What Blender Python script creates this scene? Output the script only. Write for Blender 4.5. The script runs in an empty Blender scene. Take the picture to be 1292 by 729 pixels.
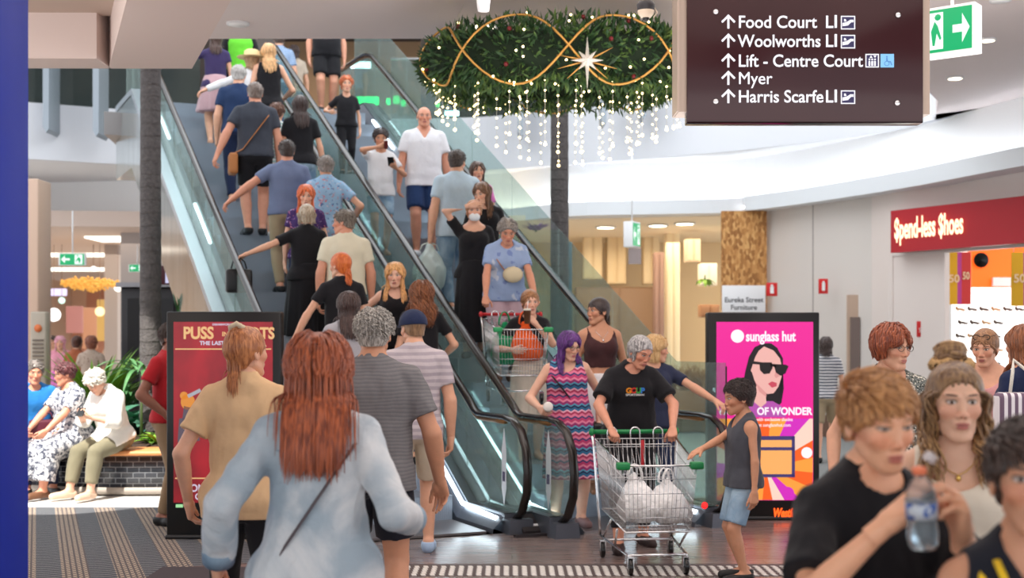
import bpy, math, random
import numpy as np
import openvdb as vdb
from mathutils import Vector, Matrix
random.seed(7); np.random.seed(7)
C = bpy.context.scene.collection
PI = math.pi
F = 1650.0; HZ = 425.0; EYE = 1.6
def P(px, py, D): return Vector(((px-646)/F*D, D, EYE-(py-HZ)/F*D))
def R(a): return math.radians(a)

# ------------------------------------------------------------ materials
def hexc(c):
    if isinstance(c, (tuple, list)):
        if max(c) > 1.001: c = [v/255 for v in c]
        return tuple(((v/12.92) if v <= .04045 else ((v+.055)/1.055)**2.4) for v in c[:3]) + (1,)
    return c
def newmat(name):
    m = bpy.data.materials.new(name); m.use_nodes = True
    return m, m.node_tree, m.node_tree.nodes['Principled BSDF']
_mc = {}
def mat(name, col, rough=.6, metal=0, emit=None, es=1.0, trans=0, alpha=1, noise=0, nscale=8, bump=0, bscale=40, spec=.5, sheen=0, ior=1.45):
    if name in _mc: return _mc[name]
    m, t, b = newmat(name); N = t.nodes; L = t.links
    c = hexc(col)
    b.inputs['Base Color'].default_value = c
    b.inputs['Roughness'].default_value = rough; b.inputs['Metallic'].default_value = metal
    b.inputs['Specular IOR Level'].default_value = spec; b.inputs['IOR'].default_value = ior
    b.inputs['Transmission Weight'].default_value = trans; b.inputs['Alpha'].default_value = alpha
    b.inputs['Sheen Weight'].default_value = sheen
    if emit is not None:
        b.inputs['Emission Color'].default_value = hexc(emit); b.inputs['Emission Strength'].default_value = es
    tc = N.new('ShaderNodeTexCoord')
    if noise:
        n = N.new('ShaderNodeTexNoise'); n.inputs['Scale'].default_value = nscale; n.inputs['Detail'].default_value = 5
        L.new(tc.outputs['Object'], n.inputs['Vector'])
        r = N.new('ShaderNodeMapRange'); r.inputs[3].default_value = 1-noise; r.inputs[4].default_value = 1+noise
        L.new(n.outputs['Fac'], r.inputs[0])
        mx = N.new('ShaderNodeVectorMath'); mx.operation = 'SCALE'
        mx.inputs[0].default_value = c[:3]; L.new(r.outputs[0], mx.inputs['Scale'])
        L.new(mx.outputs[0], b.inputs['Base Color'])
    if bump:
        n = N.new('ShaderNodeTexNoise'); n.inputs['Scale'].default_value = bscale; n.inputs['Detail'].default_value = 4
        L.new(tc.outputs['Object'], n.inputs['Vector'])
        bp = N.new('ShaderNodeBump'); bp.inputs['Strength'].default_value = bump; bp.inputs['Distance'].default_value = .01
        L.new(n.outputs['Fac'], bp.inputs['Height']); L.new(bp.outputs[0], b.inputs['Normal'])
    _mc[name] = m; return m
class NB:
    """tiny node-building helper"""
    def __init__(s, name):
        s.m, s.t, s.b = newmat(name); s.N = s.t.nodes; s.L = s.t.links
        s.tc = s.N.new('ShaderNodeTexCoord'); s.obj = s.tc.outputs['Object']
    def inp(s, sock, v):
        if hasattr(v, 'is_output') or isinstance(v, bpy.types.NodeSocket): s.L.new(v, sock)
        else: sock.default_value = v
    def math(s, op, a, b=0., c=0., clamp=False):
        n = s.N.new('ShaderNodeMath'); n.operation = op; n.use_clamp = clamp
        s.inp(n.inputs[0], a); s.inp(n.inputs[1], b); s.inp(n.inputs[2], c); return n.outputs[0]
    def xyz(s, v=None):
        n = s.N.new('ShaderNodeSeparateXYZ'); s.L.new(v or s.obj, n.inputs[0]); return n.outputs[0], n.outputs[1], n.outputs[2]
    def comb(s, x, y, z):
        n = s.N.new('ShaderNodeCombineXYZ'); s.inp(n.inputs[0], x); s.inp(n.inputs[1], y); s.inp(n.inputs[2], z); return n.outputs[0]
    def noise(s, scale=5, detail=4, vec=None, dist=0, out='Fac'):
        n = s.N.new('ShaderNodeTexNoise'); n.inputs['Scale'].default_value = scale; n.inputs['Detail'].default_value = detail
        n.inputs['Distortion'].default_value = dist; s.L.new(vec or s.obj, n.inputs['Vector']); return n.outputs[out]
    def vor(s, scale=5, vec=None, out='Distance', feat='F1'):
        n = s.N.new('ShaderNodeTexVoronoi'); n.feature = feat; n.inputs['Scale'].default_value = scale; s.L.new(vec or s.obj, n.inputs['Vector']); return n.outputs[out]
    def mix(s, f, a, b):
        n = s.N.new('ShaderNodeMix'); n.data_type = 'RGBA'; s.inp(n.inputs[0], f)
        s.inp(n.inputs[6], hexc(a) if isinstance(a, (tuple, list)) else a); s.inp(n.inputs[7], hexc(b) if isinstance(b, (tuple, list)) else b)
        return n.outputs[2]
    def ramp(s, f, stops, const=False):
        n = s.N.new('ShaderNodeValToRGB'); cr = n.color_ramp
        if const: cr.interpolation = 'CONSTANT'
        while len(cr.elements) < len(stops): cr.elements.new(.5)
        for e, (p, c) in zip(cr.elements, stops): e.position = p; e.color = hexc(c)
        s.inp(n.inputs[0], f); return n.outputs[0]
    def step(s, v, a, b):      # smoothstep
        n = s.N.new('ShaderNodeMapRange'); n.interpolation_type = 'SMOOTHSTEP'; s.inp(n.inputs[0], v)
        n.inputs[1].default_value = a; n.inputs[2].default_value = b; return n.outputs[0]
    def col(s, c): s.inp(s.b.inputs['Base Color'], hexc(c) if isinstance(c, (tuple, list)) else c)
    def bump(s, h, st=.5, d=.01):
        n = s.N.new('ShaderNodeBump'); n.inputs['Strength'].default_value = st; n.inputs['Distance'].default_value = d
        s.inp(n.inputs['Height'], h); s.L.new(n.outputs[0], s.b.inputs['Normal'])
    def set(s, **k):
        for a, v in k.items(): s.b.inputs[a.replace('_', ' ')].default_value = v
        return s.m
def glass(name, tint=(200, 225, 220), refl=.12, rough=.02, opac=.12, gc=.6):
    """flat architectural glass: mostly transparent with a sharp reflection"""
    if name in _mc: return _mc[name]
    m, t, b = newmat(name); N = t.nodes; L = t.links; N.remove(b)
    tr = N.new('ShaderNodeBsdfTransparent'); c = hexc(tint); tr.inputs[0].default_value = c
    gl = N.new('ShaderNodeBsdfGlossy'); gl.inputs['Roughness'].default_value = rough; gl.inputs['Color'].default_value = (.95*gc, gc, gc, 1)
    df = N.new('ShaderNodeBsdfDiffuse'); df.inputs[0].default_value = c
    fr = N.new('ShaderNodeFresnel'); fr.inputs[0].default_value = 1.45
    ad = N.new('ShaderNodeMath'); ad.operation = 'ADD'; ad.use_clamp = True; ad.inputs[1].default_value = refl*.5; L.new(fr.outputs[0], ad.inputs[0])
    ge = N.new('ShaderNodeNewGeometry'); iv = N.new('ShaderNodeMath'); iv.operation = 'SUBTRACT'; iv.inputs[0].default_value = 1; L.new(ge.outputs['Backfacing'], iv.inputs[1]); fm = N.new('ShaderNodeMath'); fm.operation = 'MULTIPLY'; L.new(ad.outputs[0], fm.inputs[0]); L.new(iv.outputs[0], fm.inputs[1])      # the far face of a thin pane adds no second mirror
    m1 = N.new('ShaderNodeMixShader'); m1.inputs[0].default_value = opac; L.new(tr.outputs[0], m1.inputs[1]); L.new(df.outputs[0], m1.inputs[2])
    m2 = N.new('ShaderNodeMixShader'); L.new(fm.outputs[0], m2.inputs[0]); L.new(m1.outputs[0], m2.inputs[1]); L.new(gl.outputs[0], m2.inputs[2])
    L.new(m2.outputs[0], N['Material Output'].inputs[0]); _mc[name] = m; return m

# ------------------------------------------------------------ mesh builder
class MB:
    def __init__(s): s.v = []; s.f = []; s.mi = []; s.sm = []; s.cur = 0; s.smooth = False
    def add(s, vs, fs, smooth=None):
        o = len(s.v); s.v += [tuple(q) for q in vs]
        s.f += [tuple(i+o for i in f) for f in fs]; s.mi += [s.cur]*len(fs); s.sm += [s.smooth if smooth is None else smooth]*len(fs); return s
    def box(s, x0, x1, y0, y1, z0, z1, M=None):
        vs = [Vector((x, y, z)) for x in (x0, x1) for y in (y0, y1) for z in (z0, z1)]
        if M is not None: vs = [M @ q for q in vs]
        return s.add(vs, [(0,1,3,2),(4,6,7,5),(0,4,5,1),(2,3,7,6),(0,2,6,4),(1,5,7,3)], False)
    def rbox(s, x0, x1, y0, y1, z0, z1, r=.01, M=None, seg=2):
        """box whose vertical edges and rims are rounded"""
        pts = []
        for cx, cy, a0 in ((x1-r, y1-r, 0), (x0+r, y1-r, 90), (x0+r, y0+r, 180), (x1-r, y0+r, 270)):
            for k in range(seg+1):
                a = R(a0+90*k/seg); pts.append((cx, cy, r*math.cos(a), r*math.sin(a)))
        rings = []
        for k in range(seg+1): a = R(90*k/seg); rings.append((z0+r-r*math.cos(a), math.sin(a)))
        for k in range(seg+1): a = R(90*k/seg); rings.append((z1-r+r*math.sin(a), math.cos(a)))
        vs = [Vector((cx+dx*q, cy+dy*q, z)) for z, q in rings for cx, cy, dx, dy in pts]
        if M is not None: vs = [M @ q for q in vs]
        n = len(pts); fs = [(i*n+j, i*n+(j+1) % n, (i+1)*n+(j+1) % n, (i+1)*n+j) for i in range(len(rings)-1) for j in range(n)]
        fs += [tuple(range(n))[::-1], tuple((len(rings)-1)*n+j for j in range(n))]
        return s.add(vs, fs, True)
    def tube(s, pts, r, n=8, closed=False, flat=None, cap=True):
        pts = [Vector(p) for p in pts]; m = len(pts); rs = r if isinstance(r, (list, tuple)) else [r]*m
        vs = []; up = None
        for i in range(m):
            a = pts[(i-1) % m] if (i > 0 or closed) else pts[i]; b = pts[(i+1) % m] if (i < m-1 or closed) else pts[i]
            t = (b-a).normalized()
            if up is None:
                up = Vector((0, 0, 1)) if abs(t.z) < .9 else Vector((1, 0, 0))
            side = t.cross(up).normalized(); up = side.cross(t).normalized()
            for k in range(n):
                an = 2*PI*k/n; w = side*math.cos(an) + up*math.sin(an)*(flat or 1)
                vs.append(pts[i]+w*rs[i])
        fs = []
        for i in range(m if closed else m-1):
            for k in range(n):
                j = (i+1) % m; fs.append((i*n+k, j*n+k, j*n+(k+1) % n, i*n+(k+1) % n))
        if not closed and cap: fs += [tuple(range(n)), tuple(reversed(range((m-1)*n, m*n)))]
        return s.add(vs, fs, n > 4)
    def lathe(s, prof, c=(0,0,0), n=24, M=None, smooth=True):
        vs = []; c = Vector(c)
        for r_, z in prof:
            for k in range(n):
                a = 2*PI*k/n; q = Vector((r_*math.cos(a), r_*math.sin(a), z)); vs.append((M @ q if M is not None else q)+c)
        fs = [(i*n+k, i*n+(k+1) % n, (i+1)*n+(k+1) % n, (i+1)*n+k) for i in range(len(prof)-1) for k in range(n)]
        fs += [tuple(reversed(range(n))), tuple(range((len(prof)-1)*n, len(prof)*n))]
        return s.add(vs, fs, smooth)
    def cyl(s, c, r, z0, z1, n=24): return s.lathe([(r, z0), (r, z1)], c, n, smooth=n > 12)
    def ball(s, c, r, n=12, sc=(1,1,1)):
        c = Vector(c); vs = []; m = max(4, n//2)
        for i in range(m+1):
            ph = PI*i/m
            for k in range(n):
                a = 2*PI*k/n; vs.append(c+Vector((r*sc[0]*math.sin(ph)*math.cos(a), r*sc[1]*math.sin(ph)*math.sin(a), r*sc[2]*math.cos(ph))))
        fs = [(i*n+k, (i+1)*n+k, (i+1)*n+(k+1) % n, i*n+(k+1) % n) for i in range(m) for k in range(n)]
        return s.add(vs, fs, True)
    def prism(s, pts, d):      # pts: world points of a planar outline; d: extrusion vector
        pts = [Vector(p) for p in pts]; d = Vector(d); n = len(pts)
        vs = pts+[p+d for p in pts]
        fs = [tuple(range(n)), tuple(reversed(range(n, 2*n)))]+[(i, n+i, n+(i+1) % n, (i+1) % n) for i in range(n)]
        return s.add(vs, fs, False)
    def quad(s, a, b, c, d): return s.add([a, b, c, d], [(0,1,2,3)], False)
    def strip(s, A, B, smooth=True):     # surface between two polylines
        n = len(A); return s.add(list(A)+list(B), [(i, i+1, n+i+1, n+i) for i in range(n-1)], smooth)
    def mesh(s, name):
        me = bpy.data.meshes.new(name); me.from_pydata(s.v, [], s.f); me.polygons.foreach_set('use_smooth', s.sm)
        me.polygons.foreach_set('material_index', s.mi); me.update(); return me
    def build(s, name, m, parent=None, local=False):
        return link(name, s.mesh(name), m, parent, local)
def link(name, me, m, parent=None, local=False):
    for q in (m if isinstance(m, (list, tuple)) else [m]): me.materials.append(q)
    o = bpy.data.objects.new(name, me); C.objects.link(o)
    if parent is not None:
        o.parent = parent
        if not local: o.matrix_parent_inverse = wm(parent).inverted()
    return o
def wm(o):
    m = Matrix.LocRotScale(o.location, o.rotation_euler, o.scale)
    return (wm(o.parent) @ o.matrix_parent_inverse @ m) if o.parent else m
def tag(o, label, cat, group=None, kind=None):
    if label: o['label'] = label
    if cat: o['category'] = cat
    if group: o['group'] = group
    if kind: o['kind'] = kind
    return o
def thing(name, label, cat, loc=(0,0,0), rz=0, group=None):
    o = bpy.data.objects.new(name, None); C.objects.link(o); o.location = loc; o.rotation_euler = (0, 0, rz); o.empty_display_size = .1
    return tag(o, label, cat, group)
def struct(name, mb, m, parent=None):
    o = mb.build(name, m, parent)
    if parent is None: o['kind'] = 'structure'
    return o
def copy_tree(o, parent=None):
    c = o.copy(); C.objects.link(c); c.parent = parent
    for ch in list(o.children): copy_tree(ch, c)
    return c
def text_mb(mb, body, loc, size, right=(1,0,0), up=(0,0,1), offset=0., extrude=.002, align='LEFT', shear=0, sx=1.):
    """adds the outlines of a line of lettering to a mesh builder"""
    cu = bpy.data.curves.new('lettering', 'FONT'); cu.body = body; cu.size = size; cu.extrude = extrude; cu.offset = offset
    cu.align_x = align; cu.shear = shear; cu.resolution_u = 4
    o = bpy.data.objects.new('lettering', cu); C.objects.link(o)
    me = bpy.data.meshes.new_from_object(o.evaluated_get(bpy.context.evaluated_depsgraph_get()))
    C.objects.unlink(o); bpy.data.objects.remove(o); bpy.data.curves.remove(cu)
    rt = Vector(right).normalized(); u = Vector(up).normalized(); n = rt.cross(u); loc = Vector(loc)
    vs = [loc+rt*(v.co.x*sx)+u*v.co.y+n*v.co.z for v in me.vertices]
    mb.add(vs, [tuple(p.vertices) for p in me.polygons], False); bpy.data.meshes.remove(me); return mb
# ------------------------------------------------------------ signed-distance modelling of bodies
class Field:
    def __init__(s, lo, hi, vx):
        s.lo = np.array(lo, float); s.vx = vx
        s.n = np.maximum(4, np.ceil((np.array(hi)-s.lo)/vx).astype(int)+1)
        s.ax = [s.lo[i]+vx*np.arange(s.n[i]) for i in range(3)]
        s.f = np.full(tuple(s.n), 1.0, np.float32)
    def sub(s, lo, hi):
        sl = []
        for i in range(3):
            a = int(max(0, math.floor((lo[i]-s.lo[i])/s.vx))); b = int(min(s.n[i], math.ceil((hi[i]-s.lo[i])/s.vx)+1))
            if b <= a: return None
            sl.append(slice(a, b))
        X, Y, Z = np.meshgrid(s.ax[0][sl[0]], s.ax[1][sl[1]], s.ax[2][sl[2]], indexing='ij', sparse=True)
        return tuple(sl), X.astype(np.float32), Y.astype(np.float32), Z.astype(np.float32)
    def put(s, sl, d, k=0):
        g = s.f[sl]
        if k > 0:
            h = np.maximum(k-np.abs(g-d), 0)/k; s.f[sl] = np.minimum(g, d)-h*h*k*.25
        else: s.f[sl] = np.minimum(g, d)
        return s
    def cut(s, sl, d, k=0):      # remove region where d<0
        g = s.f[sl]; d = -d
        if k > 0:
            h = np.maximum(k-np.abs(g-d), 0)/k; s.f[sl] = np.maximum(g, d)+h*h*k*.25
        else: s.f[sl] = np.maximum(g, d)
    def limb(s, a, b, rs, k=.02, m=.03, sq=None):
        a = np.array(a, float); b = np.array(b, float); r = max(rs) if isinstance(rs, (list, tuple)) else rs
        q = s.sub(np.minimum(a, b)-r-m-k, np.maximum(a, b)+r+m+k)
        if q is None: return s
        sl, X, Y, Z = q; ab = b-a; L2 = max(1e-9, (ab**2).sum())
        t = np.clip(((X-a[0])*ab[0]+(Y-a[1])*ab[1]+(Z-a[2])*ab[2])/L2, 0, 1)
        rr = np.interp(t, np.linspace(0, 1, len(rs)), rs) if isinstance(rs, (list, tuple)) else r
        d = np.sqrt((X-a[0]-t*ab[0])**2+(Y-a[1]-t*ab[1])**2+(Z-a[2]-t*ab[2])**2)-rr
        return s.put(sl, d.astype(np.float32), k)
    def ell(s, c, r, k=.02, M=None, cut=False, m=.03):
        c = np.array(c, float); r = np.array(r, float); R_ = r.max() if M is not None else r
        q = s.sub(c-R_-m-k, c+R_+m+k)
        if q is None: return s
        sl, X, Y, Z = q; x, y, z = X-c[0], Y-c[1], Z-c[2]
        if M is not None: x, y, z = (M[0][i]*x+M[1][i]*y+M[2][i]*z for i in range(3))
        q = np.sqrt((x/r[0])**2+(y/r[1])**2+(z/r[2])**2); q2 = np.sqrt((x/r[0]**2)**2+(y/r[1]**2)**2+(z/r[2]**2)**2)
        d = (q*(q-1)/np.maximum(q2, 1e-6)).astype(np.float32)
        if cut: s.cut(sl, d, k)
        else: s.put(sl, d, k)
        return s
    def polys(s):
        g = vdb.FloatGrid(1.0); s.f[0] = s.f[-1] = 1; s.f[:, 0] = s.f[:, -1] = 1; s.f[:, :, 0] = s.f[:, :, -1] = 1
        g.copyFromArray(np.clip(s.f/s.vx, -3, 3).astype(np.float32), tolerance=0)
        v, q = g.convertToQuads(0.0)
        return v*s.vx+s.lo, q[:, ::-1]
class Geo:
    def __init__(s): s.V = []; s.Q = []; s.n = 0; s.A = []
    def add(s, v, q, att=None):
        s.V.append(v); s.Q.append(q+s.n); s.n += len(v); s.A.append(att if att is not None else np.tile((0., 0., -10.), (len(v), 1))); return s
    def build(s, name, m, parent=None, att=False, smooth=True):
        V = np.concatenate(s.V).astype(np.float32); Q = np.concatenate(s.Q).astype(np.int32)
        me = bpy.data.meshes.new(name); me.vertices.add(len(V)); me.vertices.foreach_set('co', V.ravel())
        me.loops.add(Q.size); me.loops.foreach_set('vertex_index', Q.ravel()); me.polygons.add(len(Q))
        me.polygons.foreach_set('loop_start', np.arange(0, Q.size, Q.shape[1], dtype=np.int32))
        me.polygons.foreach_set('use_smooth', np.full(len(Q), smooth)); me.update(calc_edges=True); me.validate()
        if att:
            a = me.attributes.new('hp', 'FLOAT_VECTOR', 'POINT'); a.data.foreach_set('vector', np.concatenate(s.A).astype(np.float32).ravel())
        return link(name, me, m, parent, local=True)
def nz(X, Y, Z, sc, seed):
    """cheap folding noise"""
    r = np.random.RandomState(seed); o = 0
    for i in range(5):
        d = r.normal(size=3); d /= np.linalg.norm(d); ph = r.rand()*6.28; fq = sc*(1+i*.45)
        o = o+np.sin((X*d[0]+Y*d[1]+Z*d[2])*fq+ph+1.3*np.sin((X*d[1]+Y*d[2]-Z*d[0])*fq*.6+ph*2))/(1+i*.5)
    return o*.4

# ---- heads (frame: +X the person's left, -Y forward, +Z up; origin between the ears)
_heads = {}
def head_geo(kind, vx):
    key = (kind, vx)
    if key in _heads: return _heads[key]
    f = Field((-.11, -.15, -.20), (.11, .14, .15), vx)
    male, child = kind in ('m',), kind in ('c',)
    jw = .047 if male else (.037 if child else .042)
    ch = -.108 if not child else -.098
    f.ell((0, .014, .034), (.077, .096, .086), .0)
    f.ell((0, -.030, .018), (.064, .060, .068), .02)
    f.ell((0, -.034, -.035), (.053, .055, .070), .02)
    f.limb((jw, .004, -.052), (.016, -.062, ch+.012), [.022, .020], .022); f.limb((-jw, .004, -.052), (-.016, -.062, ch+.012), [.022, .020], .022)
    f.ell((0, -.070, ch+.010), (.020, .017, .016), .018)
    nt = .112 if male else (.103 if child else .106)
    f.limb((0, -.084, .016), (0, -nt+.006, -.026), [.0075, .0095], .012); f.ell((0, -nt+.007, -.030), (.0105, .010, .009), .006)
    for sx in (-1, 1):
        f.ell((sx*.0115, -.093, -.033), (.0075, .010, .0075), .006)
        f.ell((sx*.040, -.064, -.018), (.020, .018, .018), .024)
        f.ell((sx*.031, -.103, .012), (.019, .015, .012), .012, cut=True)
        f.ell((sx*.0305, -.0755, .010), (.0145, .0135, .0125), .003)
        f.limb((sx*.014, -.088, .028), (sx*.047, -.076, .031), [.0065 if male else .005]*2, .012)
        f.ell((sx*.079, .012, -.004), (.007, .018, .030), .004, M=[(1, 0, 0), (0, .97, .24), (0, -.24, .97)])
        f.ell((sx*.087, .008, -.002), (.006, .010, .019), .003, cut=True)
    f.ell((0, -.082, -.060), (.024, .014, .018), .014)
    f.ell((0, -.0895, -.0575), (.021, .0075, .0046), .006); f.ell((0, -.0885, -.0680), (.0170, .0076, .0052), .006)
    f.ell((0, -.0985, -.0630), (.021, .0075, .0012), .002, cut=True)
    f.ell((0, -.100, -.046), (.0035, .006, .009), .004, cut=True)
    nr = .056 if male else (.043 if child else .046)
    f.limb((0, .022, -.045), (0, .034, -.165), [nr*.98, nr*1.05], .018)
    if kind == 'o':
        for sx in (-1, 1): f.limb((sx*.020, -.090, -.040), (sx*.034, -.078, -.072), [.003, .003], .004)
    v, q = f.polys()
    if child: v = v*np.array([.94, .97, 1.])
    _heads[key] = (v, q); return v, q
# ---- right hands: frame X thumb side, Y fingers, Z palm-facing direction, origin at the wrist
_hands = {}
HANDS = {'relax': ([18, 25, 12], [8, 14, 20, 26], (.45, 15, .25)), 'grip': ([70, 75, 45], [0, 2, 4, 6], (.85, 40, .75)),
         'hold': ([38, 48, 28], [0, 4, 8, 12], (.5, 25, .95)), 'flat': ([6, 8, 5], [0, 3, 6, 10], (.6, 8, .15)), 'rest': ([30, 42, 22], [0, 3, 6, 9], (.5, 20, .45))}
def hand_geo(kind, vx):
    key = (kind, vx)
    if key in _hands: return _hands[key]
    f = Field((-.075, -.05, -.06), (.085, .215, .11), vx); cur, add, th = HANDS[kind]
    base = [(.030, .088), (.010, .094), (-.010, .090), (-.028, .080)]; ln = [(.040, .024, .020), (.044, .028, .021), (.041, .026, .020), (.033, .020, .017)]
    rr = [.0090, .0092, .0088, .0078]; mr = max(1, vx/.0035*.8); 
    f.limb((0, -.045, 0), (0, .012, 0), [.026, .025], .0)
    for i, (x, y) in enumerate(base):
        f.limb((x*.55, .012, -.001), (x, y, 0), [.0165, .0118], .014)
        for k in (0,): f.limb((x*.8, .035, .004), (x*.95, y-.015, .004), [.012, .010], .012)
        p = np.array([x, y, 0.]); a = 0; spread = (x)*1.6
        for j in range(3):
            a += R(cur[j]+add[i]*(1 if j == 0 else .4)); d = np.array([math.sin(spread)*math.cos(a)*.6, math.cos(a), math.sin(a)]); d /= np.linalg.norm(d)
            q = p+d*ln[i][j]; r0 = rr[i]*(1-.09*j); f.limb(p, q, [r0, r0*.9], .0035 if j else .006); p = q
    f.ell((.024, .035, .010), (.017, .028, .016), .012)
    p = np.array([.026, .030, .006]); sp, bend, opp = th
    for j, (l, r0) in enumerate(((.040, .0125), (.030, .0105), (.024, .0095))):
        ang = sp-j*R(bend)*.5; d = np.array([math.sin(ang), math.cos(ang), opp*(.6+.35*j)]); d /= np.linalg.norm(d)
        q = p+d*l; f.limb(p, q, [r0, r0*.9], .006); p = q
    v, q = f.polys(); _hands[key] = (v, q); return v, q

# ---- skin shader with painted features in head coordinates
def skin_mat(name, skin, brow=(70, 45, 30), iris=(70, 60, 50), lip=(175, 100, 95), open_=1., gaze=0., freck=0, mask=False, beard=None):
    n = NB(name); at = n.N.new('ShaderNodeAttribute'); at.attribute_name = 'hp'; x, y, z = n.xyz(at.outputs['Vector'])
    ax = n.math('ABSOLUTE', x)
    def el(cx, cz, rx, rz, soft=.25, X=None, tilt=0):
        X = X if X is not None else ax; zz = z if not tilt else n.math('SUBTRACT', z, n.math('MULTIPLY', n.math('SUBTRACT', X, cx), tilt))
        a = n.math('POWER', n.math('ABSOLUTE', n.math('DIVIDE', n.math('SUBTRACT', X, cx), rx)), 2.)
        b = n.math('POWER', n.math('ABSOLUTE', n.math('DIVIDE', n.math('SUBTRACT', zz, cz), rz)), 2.)
        return n.step(n.math('ADD', a, b), 1+soft, 1-soft)
    front = n.step(y, -.055, -.066)
    base = n.mix(n.noise(28, 4), tuple(c*.95 for c in skin), tuple(min(255, c*1.04) for c in skin))
    red = (min(255, skin[0]*1.0), skin[1]*.78, skin[2]*.74)
    base = n.mix(n.math('MULTIPLY', el(.040, -.022, .026, .022, .8), .35), base, red)
    base = n.mix(n.math('MULTIPLY', el(0, -.030, .016, .014, .8), .25), base, red)
    base = n.mix(n.math('MULTIPLY', el(.006, -.0375, .0035, .0022, .5), n.math('MULTIPLY', front, .75)), base, (90, 45, 40))
    if freck:
        base = n.mix(n.math('MULTIPLY', n.step(n.vor(260, vec=at.outputs['Vector']), .35, .15), n.math('MULTIPLY', el(.03, -.01, .05, .035, .5), .4)), base, (160, 100, 70))
    if beard: base = n.mix(n.math('MULTIPLY', n.step(z, -.035, -.055), n.step(y, .0, -.02)), base, beard)
    o = open_
    base = n.mix(n.math('MULTIPLY', el(.031, .011, .0185, .0105), n.math('MULTIPLY', front, .35)), base, tuple(c*.62 for c in skin))
    ew = n.math('MULTIPLY', el(.0305, .0088, .0135, .0052*o, .2, tilt=.06), front); base = n.mix(ew, base, (200, 188, 180))
    xg = n.math('SUBTRACT', x, gaze) if gaze else x; axg = n.math('ABSOLUTE', xg) if not gaze else None
    if gaze:
        ir = n.math('MAXIMUM', el(.0305, .0090, .0056, .0056, .15, X=xg), el(-.0305, .0090, .0056, .0056, .15, X=xg)); pu = n.math('MAXIMUM', el(.0305, .0090, .0026, .0026, .15, X=xg), el(-.0305, .0090, .0026, .0026, .15, X=xg))
    else: ir = el(.0305, .0090, .0056, .0056, .15); pu = el(.0305, .0090, .0026, .0026, .15)
    base = n.mix(n.math('MULTIPLY', ir, ew), base, iris); base = n.mix(n.math('MULTIPLY', pu, ew), base, (12, 10, 10))
    lash = n.math('MULTIPLY', n.math('MULTIPLY', el(.0305, .0105, .0155, .0066*o+.0012, .15, tilt=.06), n.math('SUBTRACT', 1., el(.0305, .0083, .0140, .0062*o, .15, tilt=.06))), n.math('MULTIPLY', n.step(z, .006+.002*o, .0095), front))
    base = n.mix(n.math('MULTIPLY', lash, .85), base, (40, 26, 22))
    bz = .0305; bm = n.math('MULTIPLY', el(.032, bz, .0175, .0036, .35, tilt=.10), front); base = n.mix(n.math('MULTIPLY', bm, .85), base, brow)
    lm = n.math('MULTIPLY', n.math('MAXIMUM', el(0, -.0580, .0215, .0052, .2), el(0, -.0680, .0190, .0072, .2)), front); base = n.mix(n.math('MULTIPLY', lm, .85), base, lip)
    base = n.mix(n.math('MULTIPLY', el(0, -.0628, .0205, .0010, .4), n.math('MULTIPLY', front, .8)), base, tuple(c*.45 for c in lip))
    n.col(base); n.bump(n.noise(160, 3), .12, .002)
    n.b.inputs['Subsurface Weight'].default_value = .12; n.b.inputs['Subsurface Radius'].default_value = (.02, .008, .005); n.b.inputs['Subsurface Scale'].default_value = .3
    return n.set(Roughness=.5)
def hair_mat(name, c1, c2, rough=.42, root=None, rz=0):
    n = NB(name); v = n.N.new('ShaderNodeMapping'); v.inputs['Scale'].default_value = (95, 95, 7); n.L.new(n.obj, v.inputs[0])
    s = n.noise(1., 3, v.outputs[0], .4); cc = n.mix(n.step(s, .3, .7), c1, c2); n.col(cc if root is None else n.mix(n.math('MULTIPLY', n.math('MULTIPLY', n.step(n.xyz()[2], rz-.16, rz+.08), n.step(n.xyz()[2], rz+.19, rz+.12)), .6), cc, root)); n.bump(s, .55, .004)
    n.b.inputs['Sheen Weight'].default_value = .15
    return n.set(Roughness=rough)

def norm(v): v = np.array(v, float); return v/max(1e-9, np.linalg.norm(v))
def rot(axis, deg): return np.array(Matrix.Rotation(R(deg), 3, axis))
def ik(S, T, a, b, pole):
    d = T-S; L = np.linalg.norm(d); L = min(L, (a+b)*.998); u = norm(d); T = S+u*L
    ca = (a*a+L*L-b*b)/(2*a*L); ca = max(-1, min(1, ca)); p = np.array(pole, float); p -= u*p.dot(u); p = norm(p)
    return S+u*a*ca+p*a*math.sqrt(1-ca*ca), T
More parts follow.
